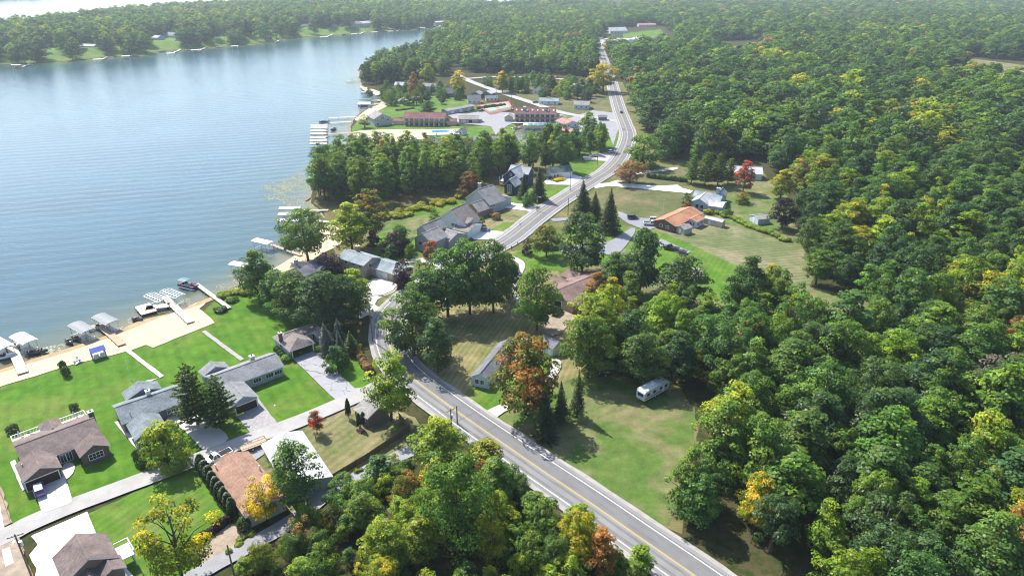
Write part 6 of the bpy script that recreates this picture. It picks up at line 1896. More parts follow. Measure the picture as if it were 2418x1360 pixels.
def car(label, u, v, ang, kind='suv', color='white', name=None, group=None, roofc=None):
    c = P(u, v)
    L, W, Hb, Ht = {'suv': (4.6, 1.85, .95, 1.68), 'sedan': (4.6, 1.8, .85, 1.42), 'pickup': (5.7, 1.95, 1.08, 1.85), 'van': (5.0, 1.95, 1.0, 1.8)}[kind]
    t = thing(name or {'suv': 'parked_car', 'sedan': 'parked_car', 'pickup': 'pickup_truck', 'van': 'parked_van'}[kind], label, 'truck' if kind == 'pickup' else 'car', (c.x, c.y, TOPZ), ang, group)
    w = W / 2
    def sec(x, wd, zl, zh):
        return [(x, -wd * .94, zl), (x, -wd, zl + (zh - zl) * .35), (x, -wd * .97, zh - .08), (x, -wd * .86, zh), (x, wd * .86, zh), (x, wd * .97, zh - .08), (x, wd, zl + (zh - zl) * .35), (x, wd * .94, zl)]
    if kind == 'pickup':
        body = [sec(-L / 2, w * .95, .45, Hb), sec(-L / 2 + .1, w, .36, Hb + .02), sec(L * .20, w, .34, Hb + .02), sec(L * .38, w, .36, Hb), sec(L * .47, w * .95, .4, Hb - .1), sec(L / 2, w * .85, .48, Hb - .3)]
    else:
        body = [sec(-L / 2, w * .86, .48, Hb - .05), sec(-L / 2 + .18, w * .97, .36, Hb + .04), sec(-L * .2, w, .32, Hb + .04), sec(L * .15, w, .32, Hb + .02), sec(L * .36, w * .97, .34, Hb - .06), sec(L * .46, w * .9, .38, Hb - .18), sec(L / 2, w * .78, .48, Hb - .32)]
    MB().loft(body).build('body', PAINT[color], t, False)
    if kind == 'pickup':
        cx = (-L * .04, L * .02, L * .16, L * .27)
    elif kind == 'sedan':
        cx = (-L * .36, -L * .2, L * .08, L * .26)
    else:
        cx = (-L * .47, -L * .4, L * .1, L * .28)
    def cab(x, wd, z):
        return [(x, -wd, Hb - .02), (x, -wd * .82, z), (x, wd * .82, z), (x, wd, Hb - .02)]
    ww = w * .93
    MB().loft([cab(cx[0], ww * .97, Hb + .02), cab(cx[1], ww, Ht - .05), cab(cx[2], ww, Ht - .05), cab(cx[3], ww * .97, Hb + .02)]).build('windows', M['carglass'], t)
    rf = MB().loft([[(x, -ww * .80, z - .06), (x, -ww * .74, z), (x, ww * .74, z), (x, ww * .80, z - .06)] for x, z in ((cx[1] - .06, Ht - .07), (cx[1] + .2, Ht), (cx[2] - .2, Ht), (cx[2] + .06, Ht - .07))]).build('roof', PAINT[roofc or color], t)
    pl = MB()
    for sy in (-1, 1):
        pl.bar((cx[1], sy * ww * .82, Ht - .07), (cx[0], sy * ww * .96, Hb), .09); pl.bar((cx[2], sy * ww * .82, Ht - .07), (cx[3], sy * ww * .96, Hb), .09)
        pl.bar(((cx[1] + cx[2]) / 2, sy * ww * .83, Ht - .07), ((cx[1] + cx[2]) / 2, sy * ww * .99, Hb), .09)
    pl.build('pillars', PAINT[color], t)
    if kind == 'pickup':
        MB().box(-L / 2 + .12, cx[0] - .12, -w * .8, w * .8, Hb - .01, Hb + .035).build('truck_bed', M['interior'], t)
    for x in (-L * .31, L * .31):
        for sy in (-1, 1):
            wheel(t, x, sy * (w - .12), .40 if kind == 'pickup' else .34)
    for sy in (-1, 1):
        MB().box(L * .455, L * .49, sy * w * .62 - .18, sy * w * .62 + .18, Hb - .36, Hb - .2).build('headlight', M['lens'], t)
        MB().box(-L / 2 - .02, -L / 2 + .06, sy * w * .72 - .12, sy * w * .72 + .12, Hb - .32, Hb - .08).build('tail_light', M['tail'], t)
        MB().box(cx[3] - .25, cx[3] - .1, sy * (w + .1) - .1, sy * (w + .1) + .1, Hb + .02, Hb + .16).build('mirror', PAINT[color], t)
    return t
def trailer(label, u, v, ang, L=4.0, W=1.9, kind='flat', mat='dark', z=0):
    c = P(u, v)
    t = thing('utility_trailer', label, 'trailer', (c.x, c.y, TOPZ), ang)
    MB().box(-L / 2, L / 2, -W / 2, W / 2, .55, .68).build('bed', M['dock_tan' if kind == 'flat' else mat], t)
    rl = MB()
    for y in (-W / 2, W / 2):
        rl.bar((-L / 2, y, 1.05), (L / 2, y, 1.05), .07)
        for k in range(5):
            rl.bar((-L / 2 + L * k / 4, y, .6), (-L / 2 + L * k / 4, y, 1.05), .06)
    rl.bar((L / 2, -W / 2, 1.05), (L / 2, W / 2, 1.05), .07)
    rl.build('rail', M['dark'], t)
    MB().bar((L / 2, 0, .5), (L / 2 + 1.3, 0, .5), .12).build('tongue', M['dark'], t)
    fd = MB()
    for sy in (-1, 1):
        wheel(t, -.1 * L, sy * (W / 2 + .16), .32)
        fd.box(-.1 * L - .5, -.1 * L + .5, sy * (W / 2 + .17) - .13, sy * (W / 2 + .17) + .13, .66, .74)
    fd.build('fender', M['dark'], t)
    return t
def dirang(a, b):
    p, q = P(*a), P(*b)
    return math.atan2(q.y - p.y, q.x - p.x)
z2b = Z(0, 960, 3.4)
STA = dirang((300, 1148), (520, 1067))
car('silver car with purple tail parked before the brown garage door', 95, 1163, dirang((97, 1180), (88, 1145)), 'suv', 'purple', roofc='silver')
car('white pickup truck on the street behind the tan roofed building', 517, 1088, dirang((560, 1062), (490, 1097)), 'pickup', 'white')
trailer('low flat trailer parked by the pale roofed building', 600, 1058, STA, 5.2, 2.0)
car('blue car parked in front of the white gabled house', *za(1148, 1060), R(8), 'sedan', 'blue')
TA = dirang(zb(290, 690), zb(400, 712))
car('black pickup truck hitched to a small trailer on the blue-grey drive', *zb(308, 690), TA + math.pi, 'pickup', 'black')
trailer('small black utility trailer behind the black pickup', *zb(394, 716), TA + math.pi, 3.2, 1.7, 'mesh')
car('black sport utility car at the top of the orange house drive', 1494, 518, R(8), 'suv', 'black')
car('white pickup truck beside the orange roofed house', 1536, 533, R(-8), 'pickup', 'white')
car('second white car by the orange roofed house', 1546, 524, R(-5), 'suv', 'white')
car('dark car in front of the open garage', 1316, 742, dirang(z8(510, 1225), z8(565, 1180)), 'suv', 'grey')
car('silver car in the loop drive behind the big dark oak', 1312, 590, R(20), 'sedan', 'grey')
car('silver van parked beside the low garage building', *zd(2095, 782), R(4), 'van', 'silver')
car('dark car driving on the far straight of the road', 1467, 268, dirang((1475, 294), (1463, 262)), 'sedan', 'black')
car('dark car near the end of the far road', 1417, 106, dirang((1418, 120), (1412, 103)), 'suv', 'black')
car('white car parked under the marina trees', 1443, 362, R(50), 'suv', 'white')
car('silver car by the marina drive', 1402, 372, R(10), 'sedan', 'silver')
car('dark car beside the carport building yard', *zd(2110, 600), R(30), 'sedan', 'black')
car('blue car at the grey ranch on the village street', *zc(1725, 250), R(20), 'suv', 'black')
# travel trailer in the clearing
q0, q1 = (1512, 952), (1570, 921)
ca = dirang(q0, q1)
cc = P(1540, 936)
rv = thing('travel_trailer', 'white travel trailer parked in the clearing at the wood edge', 'camper', (cc.x, cc.y, TOPZ), ca)
M['rvwhite'] = plain('rv_panel', (0.55, 0.57, 0.58, 1), .35, var=.04)
prof = [(-4.3, .75), (-4.3, 2.6), (-4.0, 3.05), (3.9, 3.05), (4.3, 2.7), (4.3, .75)]
MB().loft([[(x, y, z) for x, z in prof] for y in (-1.25, 1.25)]).build('body', M['rvwhite'], rv)
MB().box(-3.9, 3.8, -1.15, 1.15, 3.06, 3.1).build('roof', M['canopy_white'], rv)
MB().box(-.6, .6, -.4, .4, 3.1, 3.35).build('roof_unit', M['white'], rv)
st = MB()
for sy in (-1, 1):
    st.box(-4.2, 4.2, sy * 1.26 - .01, sy * 1.26 + .01, 1.15, 1.4)
st.build('stripe', M['canopy_grey'], rv)
for x in (-3.0, -.9, 1.4, 3.1):
    MB().box(x - .5, x + .5, -1.275, -1.245, 1.75, 2.4).build('window', M['pane'], rv)
MB().box(-4.33, -4.29, -.8, .8, 1.6, 2.4).build('front_window', M['pane'], rv)
MB().box(1.9, 2.5, -1.28, -1.245, .8, 2.5).build('door', M['white'], rv)
MB().bar((-4.3, 0, .6), (-5.6, 0, .6), .16).build('hitch', M['dark'], rv)
for x in (-.3, .7):
    for sy in (-1, 1):
        wheel(rv, x, sy * 1.05, .36)
# propane tank
pc = P(1424, 884)
pt = thing('propane_tank', 'long dark tank lying in the shade at the wood edge', 'tank', pc, R(-35))
MB().tube([(-1.6, 0, .8), (-1.35, 0, .8), (1.35, 0, .8), (1.6, 0, .8)], [.15, .5, .5, .15], 12).build('cylinder', M['boat_dark'], pt, True)
for x in (-.9, .9):
    MB().box(x - .1, x + .1, -.4, .4, -.1, .45).build('cradle', M['concrete_step'], pt)
# riding mower
mc = P(851, 1018)
mw = thing('riding_mower', 'small riding mower on the dry lawn beside the shed', 'mower', mc, R(-40))
MB().box(.1, .95, -.3, .3, .35, .85).build('hood', PAINT['red'], mw)
MB().box(-.6, .1, -.35, .35, .3, .5).build('chassis', M['dark'], mw)
MB().box(-.55, -.15, -.22, .22, .5, .95).build('seat', M['white'], mw)
MB().box(-.5, .4, -.6, .6, .12, .26).build('mower_deck', M['dark'], mw)
MB().tube([(.0, 0, .8), (-.08, 0, 1.05)], [.03, .2], 8).build('steering_wheel', M['black'], mw)
for x, r in ((-.45, .3), (.7, .2)):
    for sy in (-1, 1):
        wheel(mw, x, sy * .45, r, .2)
# ================================================================ poles, signs, fences, garden things
def pole(label, u, v, vtop, arms=1, ang=0.0, lamp=False, hmax=11.5):
    h = min(hmax, max(5.0, HT(u, v, vtop)))
    c = P(u, v)
    t = thing('utility_pole', label, 'pole', c, ang)
    MB().tube([(0, 0, -.3), (0, 0, h)], [.17, .11], 8).build('post', M['wood_pole'], t)
    for k in range(arms):
        z = h - .4 - k * .9
        a = MB().bar((-1.1, 0, z), (1.1, 0, z), .12).build('crossarm', M['wood_pole'], t)
        for x in (-1, -.4, .4, 1):
            MB().tube([(x, 0, z + .05), (x, 0, z + .28)], [.05, .035], 6).build('insulator', M['greymetal'], a)
    if arms:
        MB().tube([(.3, .1, h - 2.6), (.3, .1, h - 1.7)], [.24, .24], 10).build('transformer', M['alu'], t)
    if lamp:
        l = MB().tube([(0, 0, h - .6), (0, -.8, h - .2), (0, -1.5, h - .15)], [.04, .04, .04], 6).build('lamp_arm', M['greymetal'], t)
        MB().box(-.12, .12, -1.9, -1.4, h - .25, h - .1).build('lamp_head', M['alu'], l)
    return t
pole('tall utility pole beside the building site', 86, 1388, 1233, 1, R(30), True)
pole('bare pole beside the paved lane by the thicket', 558, 1378, 1286, 0)
pole('utility pole with lamp between the lane and the thicket', 731, 1238, 1172, 1, R(20), True)
pole('tall utility pole at the road curve', 880, 808, 704, 1, R(5))
pole('short pole among the thicket at the roadside', 1066, 1010, 966, 1, R(40))
pole('bare stub pole in the thicket by the road', 1080, 1003, 976, 0)
pole('utility pole on the verge before the cedars', 1268, 500, 464, 1, R(60), True)
pole('utility pole at the white gabled house drive', 1157, 568, 533, 0, 0, True)
pole('utility pole across the road from the dark spruces', 1341, 508, 468, 0)
pole('utility pole beside the grey garage drive', 1346, 452, 406, 0)
pole('utility pole by the marina drive', 1410, 392, 362, 1, R(40))
pole('utility pole on the village street, lake end', 1172, 240, 205, 0)
pole('utility pole on the village street, road end', 1208, 262, 222, 0)
pole('utility pole beside the far road junction', 1395, 118, 80, 1, R(10))
def sign(label, u, v, vtop, shape, c1, rz=0.0, text=None):
    h = max(1.6, min(3.2, HT(u, v, vtop)))
    t = thing('road_sign', label, 'sign', P(u, v), rz)
    MB().tube([(0, 0, -.2), (0, 0, h)], [.04, .04], 6).build('post', M['alu'], t)
    s = .42
    if shape == 'diamond':
        MB().add([(0, -.06, h - 2 * s), (s, -.06, h - s), (0, -.06, h), (-s, -.06, h - s), (0, -.03, h - 2 * s), (s, -.03, h - s), (0, -.03, h), (-s, -.03, h - s)], [(0, 1, 2, 3), (7, 6, 5, 4), (0, 4, 5, 1), (1, 5, 6, 2), (2, 6, 7, 3), (3, 7, 4, 0)]).build('plate', c1, t)
    else:
        MB().box(-.35, .35, -.06, -.03, h - .9, h).build('plate', c1, t)
    return t
SY = plain('sign_yellow', (0.75, 0.42, 0.02, 1), .4, var=.04)
for u, v, vt in ((881, 752, 731), (853, 778, 759), (848, 794, 778), (852, 828, 812)):
    sign('yellow curve warning sign on the outside of the road bend', u, v, vt, 'plate', SY, R(20)).__setitem__('group', 'curve warning signs')
sign('yellow diamond sign beside the tall pole at the bend', 888, 755, 737, 'diamond', SY, R(15))
def mailbox(label, u, v, rz, group=None):
    t = thing('mailbox', label, 'mailbox', P(u, v), rz, group)
    MB().box(-.06, .06, -.06, .06, -.1, 1.05).build('post', M['wood_pole'], t)
    b = MB().loft([[(x, -.13, 1.05), (x, -.13, 1.2), (x, 0, 1.32), (x, .13, 1.2), (x, .13, 1.05)] for x in (-.28, .28)]).build('box', M['dark'], t)
    MB().box(-.05, .12, .135, .15, 1.2, 1.36).build('flag', M['tail'], b)
for u, v in ((1222, 580), (1208, 590), (1296, 528), (1228, 535), (1180, 955)):
    mailbox('mailbox on a post along the main road verge', u, v, R(60), 'roadside mailboxes')
# wooden fence behind the dry lawn
def fence(label, pts, h, n, mat='fence_wood'):
    w = [P(*p) for p in pts]
    t = thing('wooden_fence', label, 'fence', w[0])
    for a, b in zip(w[:-1], w[1:]):
        a, b = a - w[0], b - w[0]
        k = max(1, int((b - a).length / n))
        for i in range(k):
            p, q = a + (b - a) * i / k, a + (b - a) * (i + 1) / k
            d = (q - p).normalized()
            MB().tube([(p.x, p.y, -.2), (p.x, p.y, h + .12)], [.08, .08], 6).build('post', M[mat], t)
            pn = MB()
            m = 14
            for j in range(m):
                s0 = p + (q - p) * (j + .04) / m; s1 = p + (q - p) * (j + .96) / m
                pn.add([(s0.x, s0.y, .05), (s1.x, s1.y, .05), (s1.x, s1.y, h), (s0.x, s0.y, h)] + [(s0.x - d.y * .03, s0.y + d.x * .03, .05), (s1.x - d.y * .03, s1.y + d.x * .03, .05), (s1.x - d.y * .03, s1.y + d.x * .03, h), (s0.x - d.y * .03, s0.y + d.x * .03, h)],
                       [(0, 1, 2, 3), (7, 6, 5, 4), (3, 2, 6, 7), (1, 5, 6, 2), (0, 3, 7, 4)])
            pn.bar(p + Vector((0, 0, .4)), q + Vector((0, 0, .4)), .05, .1); pn.bar(p + Vector((0, 0, h - .35)), q + Vector((0, 0, h - .35)), .05, .1)
            pn.build('fence_panel', M[mat], t)
    return t
fence('brown board fence along the dry lawn above the paved lane', [(784, 1137), (870, 1085), (968, 1018), (942, 988)], 1.7, 2.4)
M['orange_net'] = plain('orange_net', (0.62, 0.14, 0.035, 1), .7, var=.15, scale=3)
def net(label, pts):
    w = [P(*p) for p in pts]
    t = thing('safety_fence', label, 'fence', w[0])
    for a, b in zip(w[:-1], w[1:]):
        a, b = a - w[0], b - w[0]
        k = max(1, int((b - a).length / 2.5))
        for i in range(k):
            p, q = a + (b - a) * i / k, a + (b - a) * (i + 1) / k
            MB().tube([(p.x, p.y, -.2), (p.x, p.y, 1.25)], [.03, .03], 6).build('stake', M['dark'], t)
            mid = (p + q) / 2
            MB().add([(p.x, p.y, .1), (mid.x, mid.y, .06), (q.x, q.y, .1), (q.x, q.y, 1.15), (mid.x, mid.y, 1.0), (p.x, p.y, 1.15)], [(0, 1, 4, 5), (1, 2, 3, 4)]).build('net_panel', M['orange_net'], t)
net('orange safety net along the lawn side of the building site', [(-14, 1130), (8, 1180), (30, 1246)])
net('orange safety net between the building site and the white drive', [(49, 1286), (66, 1325), (84, 1372), (95, 1410)])
# blue beach tent
bc = P(234, 842)
tt = thing('beach_tent', 'blue topped canopy tent on the sand', 'tent', bc, H1.ang)
for x in (-1.5, 1.5):
    for y in (-1.3, 1.3):
        MB().tube([(x, y, -.1), (x, y, 2.2)], [.05, .05], 6).build('pole', M['alu'], tt)
rf = MB()
M['tent_blue'] = plain('tent_blue', (0.03, 0.07, 0.36, 1), .6, var=.06)
slab(rf, [(-1.7, -1.5, 2.15), (1.7, -1.5, 2.15), (1.7, 0, 2.9), (-1.7, 0, 2.9)], .05); slab(rf, [(1.7, 1.5, 2.15), (-1.7, 1.5, 2.15), (-1.7, 0, 2.9), (1.7, 0, 2.9)], .05)
rf.build('roof', [M['tent_blue'], M['tent_blue']], tt)
for x in (-1.47, 1.47):
    MB().box(x - .02, x + .02, -1.3, 1.3, .1, 2.1).build('side_panel', M['tent_blue'], tt)
for x in (-.75, .75):
    MB().box(x - .6, x + .6, -1.33, -1.29, .2, 1.5).build('front_panel', M['canopy_white'], tt)
def lounge(name, label, p, rz, mat, group=None):
    t = thing(name, label, 'chair', P(*p), rz, group)
    MB().box(-.3, .35, -.28, .28, .3, .38).build('seat', M[mat], t)
    MB().add([(-.3, -.28, .36), (-.3, .28, .36), (-.55, .28, .98), (-.55, -.28, .98), (-.25, -.28, .36), (-.25, .28, .36), (-.5, .28, .98), (-.5, -.28, .98)], [(0, 1, 2, 3), (7, 6, 5, 4), (0, 4, 5, 1), (1, 5, 6, 2), (2, 6, 7, 3), (3, 7, 4, 0)]).build('backrest', M[mat], t)
    for x in (-.25, .3):
        for y in (-.25, .25):
            MB().box(x - .04, x + .04, y - .04, y + .04, -.1, .3).build('leg', M[mat], t)
for p, m in ((zl(690, 800), 'white'), (zl(715, 815), 'white'), (zl(705, 825), 'canopy_blue'), (zl(680, 835), 'white')):
    lounge('beach_chair', 'beach chair on the sand near the blue tent', p, RNG.uniform(0, 6), m, 'beach chairs near the blue tent')
# deck furniture of the brown ranch: umbrellas, table, chairs
u0, u1, v0, v1 = H1.w[0]['rect']
def H1p(u, v, z=0):
    return H1.t.location + Vector((u * math.cos(H1.ang) - v * math.sin(H1.ang), u * math.sin(H1.ang) + v * math.cos(H1.ang), z))
for lab, uu in (('closed parasol at the end of the deck', u0 + 1.6), ('closed parasol beside the deck sunroom', u1 - 2.4)):
    t = thing('patio_umbrella', lab, 'umbrella', H1p(uu, v1 + 2.6, .45), 0)
    MB().tube([(0, 0, 0), (0, 0, 2.7)], [.03, .03], 6).build('pole', M['alu'], t)
    MB().tube([(0, 0, 1.2), (0, 0, 1.5), (0, 0, 2.6), (0, 0, 2.75)], [.2, .24, .1, .02], 8).build('canopy', M['canopy_white'], t)
    MB().tube([(0, 0, .0), (0, 0, .1)], [.3, .28], 10).build('base', M['dark'], t)
    for k in range(3):
        a = k * 2.1 + .4
        lounge('deck_chair', 'dark deck chair around a parasol on the ranch deck', (0, 0), a, 'white' if k else 'dark', 'chairs on the ranch deck')
        ob = [o for o in bpy.data.objects if o.name.startswith('deck_chair')][-1]
    tb = thing('deck_table', 'round white table under ' + lab.replace('closed ', 'the '), 'table', H1p(uu + 1.2, v1 + 2.9, .45), 0)
    MB().tube([(0, 0, .68), (0, 0, .74)], [.6, .6], 16).build('table_top', M['white'], tb)
    MB().tube([(0, 0, 0), (0, 0, .68)], [.06, .05], 8).build('leg', M['alu'], tb)
i = 0
for o in [o for o in bpy.data.objects if o.name.split('.')[0] == 'deck_chair']:
    uu = (u0 + 1.6, u1 - 2.4)[i // 3] + 1.2
    a = (i % 3) * 2.1 + .6
    q = H1p(uu + .95 * math.cos(a), v1 + 2.9 + .95 * math.sin(a), .45)
    o.location = q
    i += 1
# lamp post, fire ring, flag pole, garden odds
t = thing('lamp_post', 'small lamp post on the lawn of the long grey ranch', 'lamp', P(652, 976))
MB().tube([(0, 0, -.1), (0, 0, 2.0)], [.05, .04], 6).build('post', M['white'], t); MB().tube([(0, 0, 2.0), (0, 0, 2.3)], [.12, .16], 8).build('lantern', M['white'], t)
t = thing('fire_ring', 'dark fire ring on the small beach', 'fire pit', P(*zm(722, 612)))
MB().tube([(0, 0, -.05), (0, 0, .35)], [.75, .7], 12).build('ring', M['dark'], t); MB().tube([(0, 0, .35), (0, 0, .37)], [.55, .55], 12).build('ash_bed', M['greymetal'], t)
t = thing('flag_pole', 'tall thin flag pole on the lakeside lawn', 'pole', P(*zl(1170, 975)))
hh = HT(*zl(1170, 975), zl(1120, 795)[1])
MB().tube([(0, 0, -.2), (0, 0, hh)], [.06, .035], 6).build('post', M['white'], t); MB().tube([(0, 0, hh), (0, 0, hh + .12)], [.08, .02], 8).build('finial', M['alu'], t)
t = thing('mast', 'white radio mast beside the orange roofed house', 'pole', P(*zb(240, 455)))
MB().tube([(0, 0, -.2), (0, 0, 9)], [.1, .06], 6).build('post', M['alu'], t); MB().bar((-.8, 0, 8.2), (.8, 0, 8.2), .05).build('aerial', M['alu'], t)
t = thing('fallen_log', 'bare fallen trunk lying in the weedy shallows', 'log', P(*zm(500, 185), -.2), dirang(zm(455, 215), zm(540, 160)))
MB().tube([(-4, 0, 0), (0, 0, .1), (4.2, .3, .35)], [.28, .22, .08], 8).build('trunk', M['wood_pole'], t); MB().tube([(1, 0, .1), (2.2, .9, .5)], [.1, .03], 6).build('branch', M['wood_pole'], t)
# stones edging the forecourt and along the garden wall
M['stone'] = plain('dark_stone', (0.11, 0.10, 0.095, 1), .9, var=.4, scale=2)
def stones(label, grp, pts, r, per):
    rr = random.Random(9)
    for (a, b) in zip(pts[:-1], pts[1:]):
        for k in range(per):
            f = (k + .5) / per
            u, v = a[0] + (b[0] - a[0]) * f + rr.uniform(-1, 1), a[1] + (b[1] - a[1]) * f + rr.uniform(-.6, .6)
            bm = bmesh.new(); bmesh.ops.create_icosphere(bm, subdivisions=1, radius=r * rr.uniform(.7, 1.2))
            for w_ in bm.verts:
                w_.co *= rr.uniform(.8, 1.15); w_.co.z *= .7
            me = bpy.data.meshes.new('boulder'); bm.to_mesh(me); bm.free(); me.materials.append(M['stone'])
            o = put(bpy.data.objects.new('boulder', me)); o.location = P(u, v, r * .3); tag(o, label, 'rock', grp)
stones('dark edging stone along the concrete forecourt', 'edging stones at the forecourt', [(884, 696), (916, 702)], .45, 8)
stones('retaining stone along the front of the brick gable bed', 'stones of the ranch flower bed', [(192, 1100), (225, 1090), (268, 1070)], .4, 7)
# stepping blocks on the village lawn
for k in range(14):
    o = MB().box(-.7, .7, -.5, .5, 0, .12).build('paving_block', M['new_concrete']); o.location = P(*zd(740 + 24 * k, 462 - 2.6 * k), LZ[0]); tag(o, 'white stepping block in the line across the village lawn', 'paving', 'stepping blocks on the village lawn')
# timber retaining walls on the peninsula bank
for lab, a, b, bz in (('timber retaining wall below the white peninsula cottage', zp(760, 490), zp(980, 478), 2.0), ('stone terrace wall below the tall peninsula house', zp(1400, 440), zp(1560, 430), 2.0), ('timber terrace below the largest peninsula house', zq(1080, 275), zq(1230, 265), 2.5)):
    p, q = P(*a, bz), P(*b, bz)
    t = thing('retaining_wall', lab, 'wall', (p.x, p.y, 0)); d = q - p
    for k in range(4):
        MB().bar((0, .3 * k, bz * (k + .5) / 4), (d.x, d.y + .3 * k, bz * (k + .5) / 4), .5, bz / 4 * .9).build('timber', M['fence_wood'], t)
# concrete slabs of the drives
def clip_rect(poly, x0, x1, y0, y1):
    for ax, s, lim in ((0, 1, x0), (0, -1, x1), (1, 1, y0), (1, -1, y1)):
        out = []
        for i in range(len(poly)):
            a, b = poly[i], poly[(i + 1) % len(poly)]
            fa, fb = s * (a[ax] - lim) >= 0, s * (b[ax] - lim) >= 0
            if fa: out.append(a)
            if fa != fb:
                f = (lim - a[ax]) / (b[ax] - a[ax]); out.append((a[0] + (b[0] - a[0]) * f, a[1] + (b[1] - a[1]) * f))
        poly = out
        if len(poly) < 3: return []
    return poly
def slabs(pts, ang, step, mat, z):
    """lay concrete slabs with open joints over a drive"""
    w = [P(*p) for p in pts]
    o = w[0]; c, s = math.cos(ang), math.sin(ang)
    loc = [((p.x - o.x) * c + (p.y - o.y) * s, -(p.x - o.x) * s + (p.y - o.y) * c) for p in w]
    par = [ob for ob in bpy.data.objects if ob.name.startswith('driveway') and (Vector(ob.bound_box[0]) - o).length < 60]
    root = bpy.data.objects.new('concrete_drive', None); root.location = (o.x, o.y, z); root.rotation_euler = (0, 0, ang); put(root); root['kind'] = 'structure'
    xs = [p[0] for p in loc]; ys = [p[1] for p in loc]
    x = min(xs)
    while x < max(xs):
        y = min(ys)
        while y < max(ys):
            q = clip_rect(loc, x + .025, x + step - .025, y + .025, y + step - .025)
            if len(q) >= 3:
                ar = sum(q[i][0] * q[(i + 1) % len(q)][1] - q[(i + 1) % len(q)][0] * q[i][1] for i in range(len(q))) / 2
                if abs(ar) > .15:
                    MB().prism(q if ar > 0 else q[::-1], 0, .04).build('slab', M[mat], root)
            y += step
        x += step
slabs([(79, 1266), (140, 1240), (206, 1211), (228, 1262), (262, 1300), (330, 1380), (290, 1440), (80, 1440), (90, 1345), (76, 1312), (92, 1288)], STA, 3.6, 'new_concrete', LZ[0] + .005)
slabs([(84, 1168), (140, 1140), (150, 1120), (171, 1186), (164, 1192), (102, 1215)], STA, 3.2, 'concrete', LZ[0] + .005)
slabs([(856, 702), (880, 664), (943, 668), (928, 688), (905, 698)], R(-35), 4.2, 'concrete', LZ[0] + .005)
# ---------------------------------------------------------------- woods filled in
road_xy = np.array([(p.x, p.y) for p in road_w[::2]])
lane_xy = np.array([(p.x, p.y) for p in catmull(PL(LANE), 6.0)])
vst_xy = np.array([(p.x, p.y) for p in catmull(PL(FARST), 12.0)])
NEAR_T = (('green', 3), ('mid', 4), ('dark', 1.3), ('yg', 3.2), ('gold', 1.0), ('orange', 0.4))
MID_T = (('green', 4), ('mid', 2.6), ('dark', 3.4), ('yg', 0.75), ('gold', 0.2), ('orange', 0.1))
FAR_T = (('green', 4), ('mid', 2.2), ('dark', 4), ('yg', 0.5), ('brown', 0.15), ('gold', 0.12))
THK_T = (('mid', 4), ('green', 3.4), ('yg', 2.4), ('gold', 0.5), ('orange', 0.2))
CLEAR = [poly2(PL(c)) for c in (
    [(1870, 672), (2060, 700), (2065, 792), (1960, 812), (1875, 800)],
    [(1690, 96), (1800, 96), (1805, 140), (1690, 140)], [(2235, 132), (2540, 152), (2540, 212), (2300, 196)],
    [(1480, 900), (1560, 880), (1600, 930), (1500, 985)], [(1395, 862), (1450, 862), (1450, 905), (1395, 905)])]
def fill(poly, spacing, hr, kinds, tints, where, wr=(0.55, 0.75), seed=1, clear_road=8.5, zf=None, hz_lo=None):
    rg = np.random.default_rng(seed)
    pl = poly2([P(*p) if len(p) == 2 else p for p in poly])
    a = np.array(pl)
    x = np.arange(a[:, 0].min(), a[:, 0].max() + spacing, spacing)
    y = np.arange(a[:, 1].min(), a[:, 1].max() + spacing, spacing * 0.87)
    X, Y = np.meshgrid(x, y)
    X = X + (np.arange(len(y)) % 2)[:, None] * spacing * 0.5
    xy = np.stack([X.ravel(), Y.ravel()], 1)
    xy += rg.uniform(-0.36, 0.36, xy.shape) * spacing
    # only what the camera (or one a few steps aside) could see
    vis = (np.abs(xy[:, 0]) < 0.80 * xy[:, 1] + 45) & (xy[:, 1] > 40)
    xy = xy[vis]
    xy = xy[inside(xy, pl)]
    for c in CLEAR:
        xy = xy[~inside(xy, c)]
    dr = np.full(len(xy), 99.0)
    nr = xy[:, 1] < 900
    if nr.any():
        dr[nr] = seg_dist(xy[nr], road_xy)
    xy = xy[dr > clear_road]
    for q, r in HERO:
        xy = xy[np.hypot(xy[:, 0] - q.x, xy[:, 1] - q.y) > r]
    for hx, hy, r in HOUSE_SPOTS:
        xy = xy[np.hypot(xy[:, 0] - hx, xy[:, 1] - hy) > r]
    n = len(xy)
    h = rg.uniform(hr[0], hr[1], n)
    w = h * rg.uniform(wr[0], wr[1], n)
    kw = np.array([k[1] for k in kinds]); tw = np.array([t[1] for t in tints])
    # tints come in drifts
    ph = np.sin(xy[:, 0] * 0.045 + seed) + np.sin(xy[:, 1] * 0.037 + seed * 2) + np.sin((xy[:, 0] + xy[:, 1]) * 0.021)
    kk = [kinds[i][0] for i in rg.choice(len(kinds), n, p=kw / kw.sum())]
    tt = []
    for i in range(n):
        p = tw.astype(float).copy()
        for j, (nm, _) in enumerate(tints):
            if nm in ('yg', 'gold', 'orange'):
                p[j] *= math.exp(0.9 * ph[i])
        tt.append(tints[rg.choice(len(tints), p=p / p.sum())][0])
    z = zf(xy) if zf else np.zeros(n)
    acc = rg.uniform(0.12, 0.5, n)
    rz = rg.uniform(0, 6.28, n)
    return [(xy[i, 0], xy[i, 1], z[i], h[i], w[i], kk[i], tt[i], acc[i], rz[i], where) for i in range(n)]

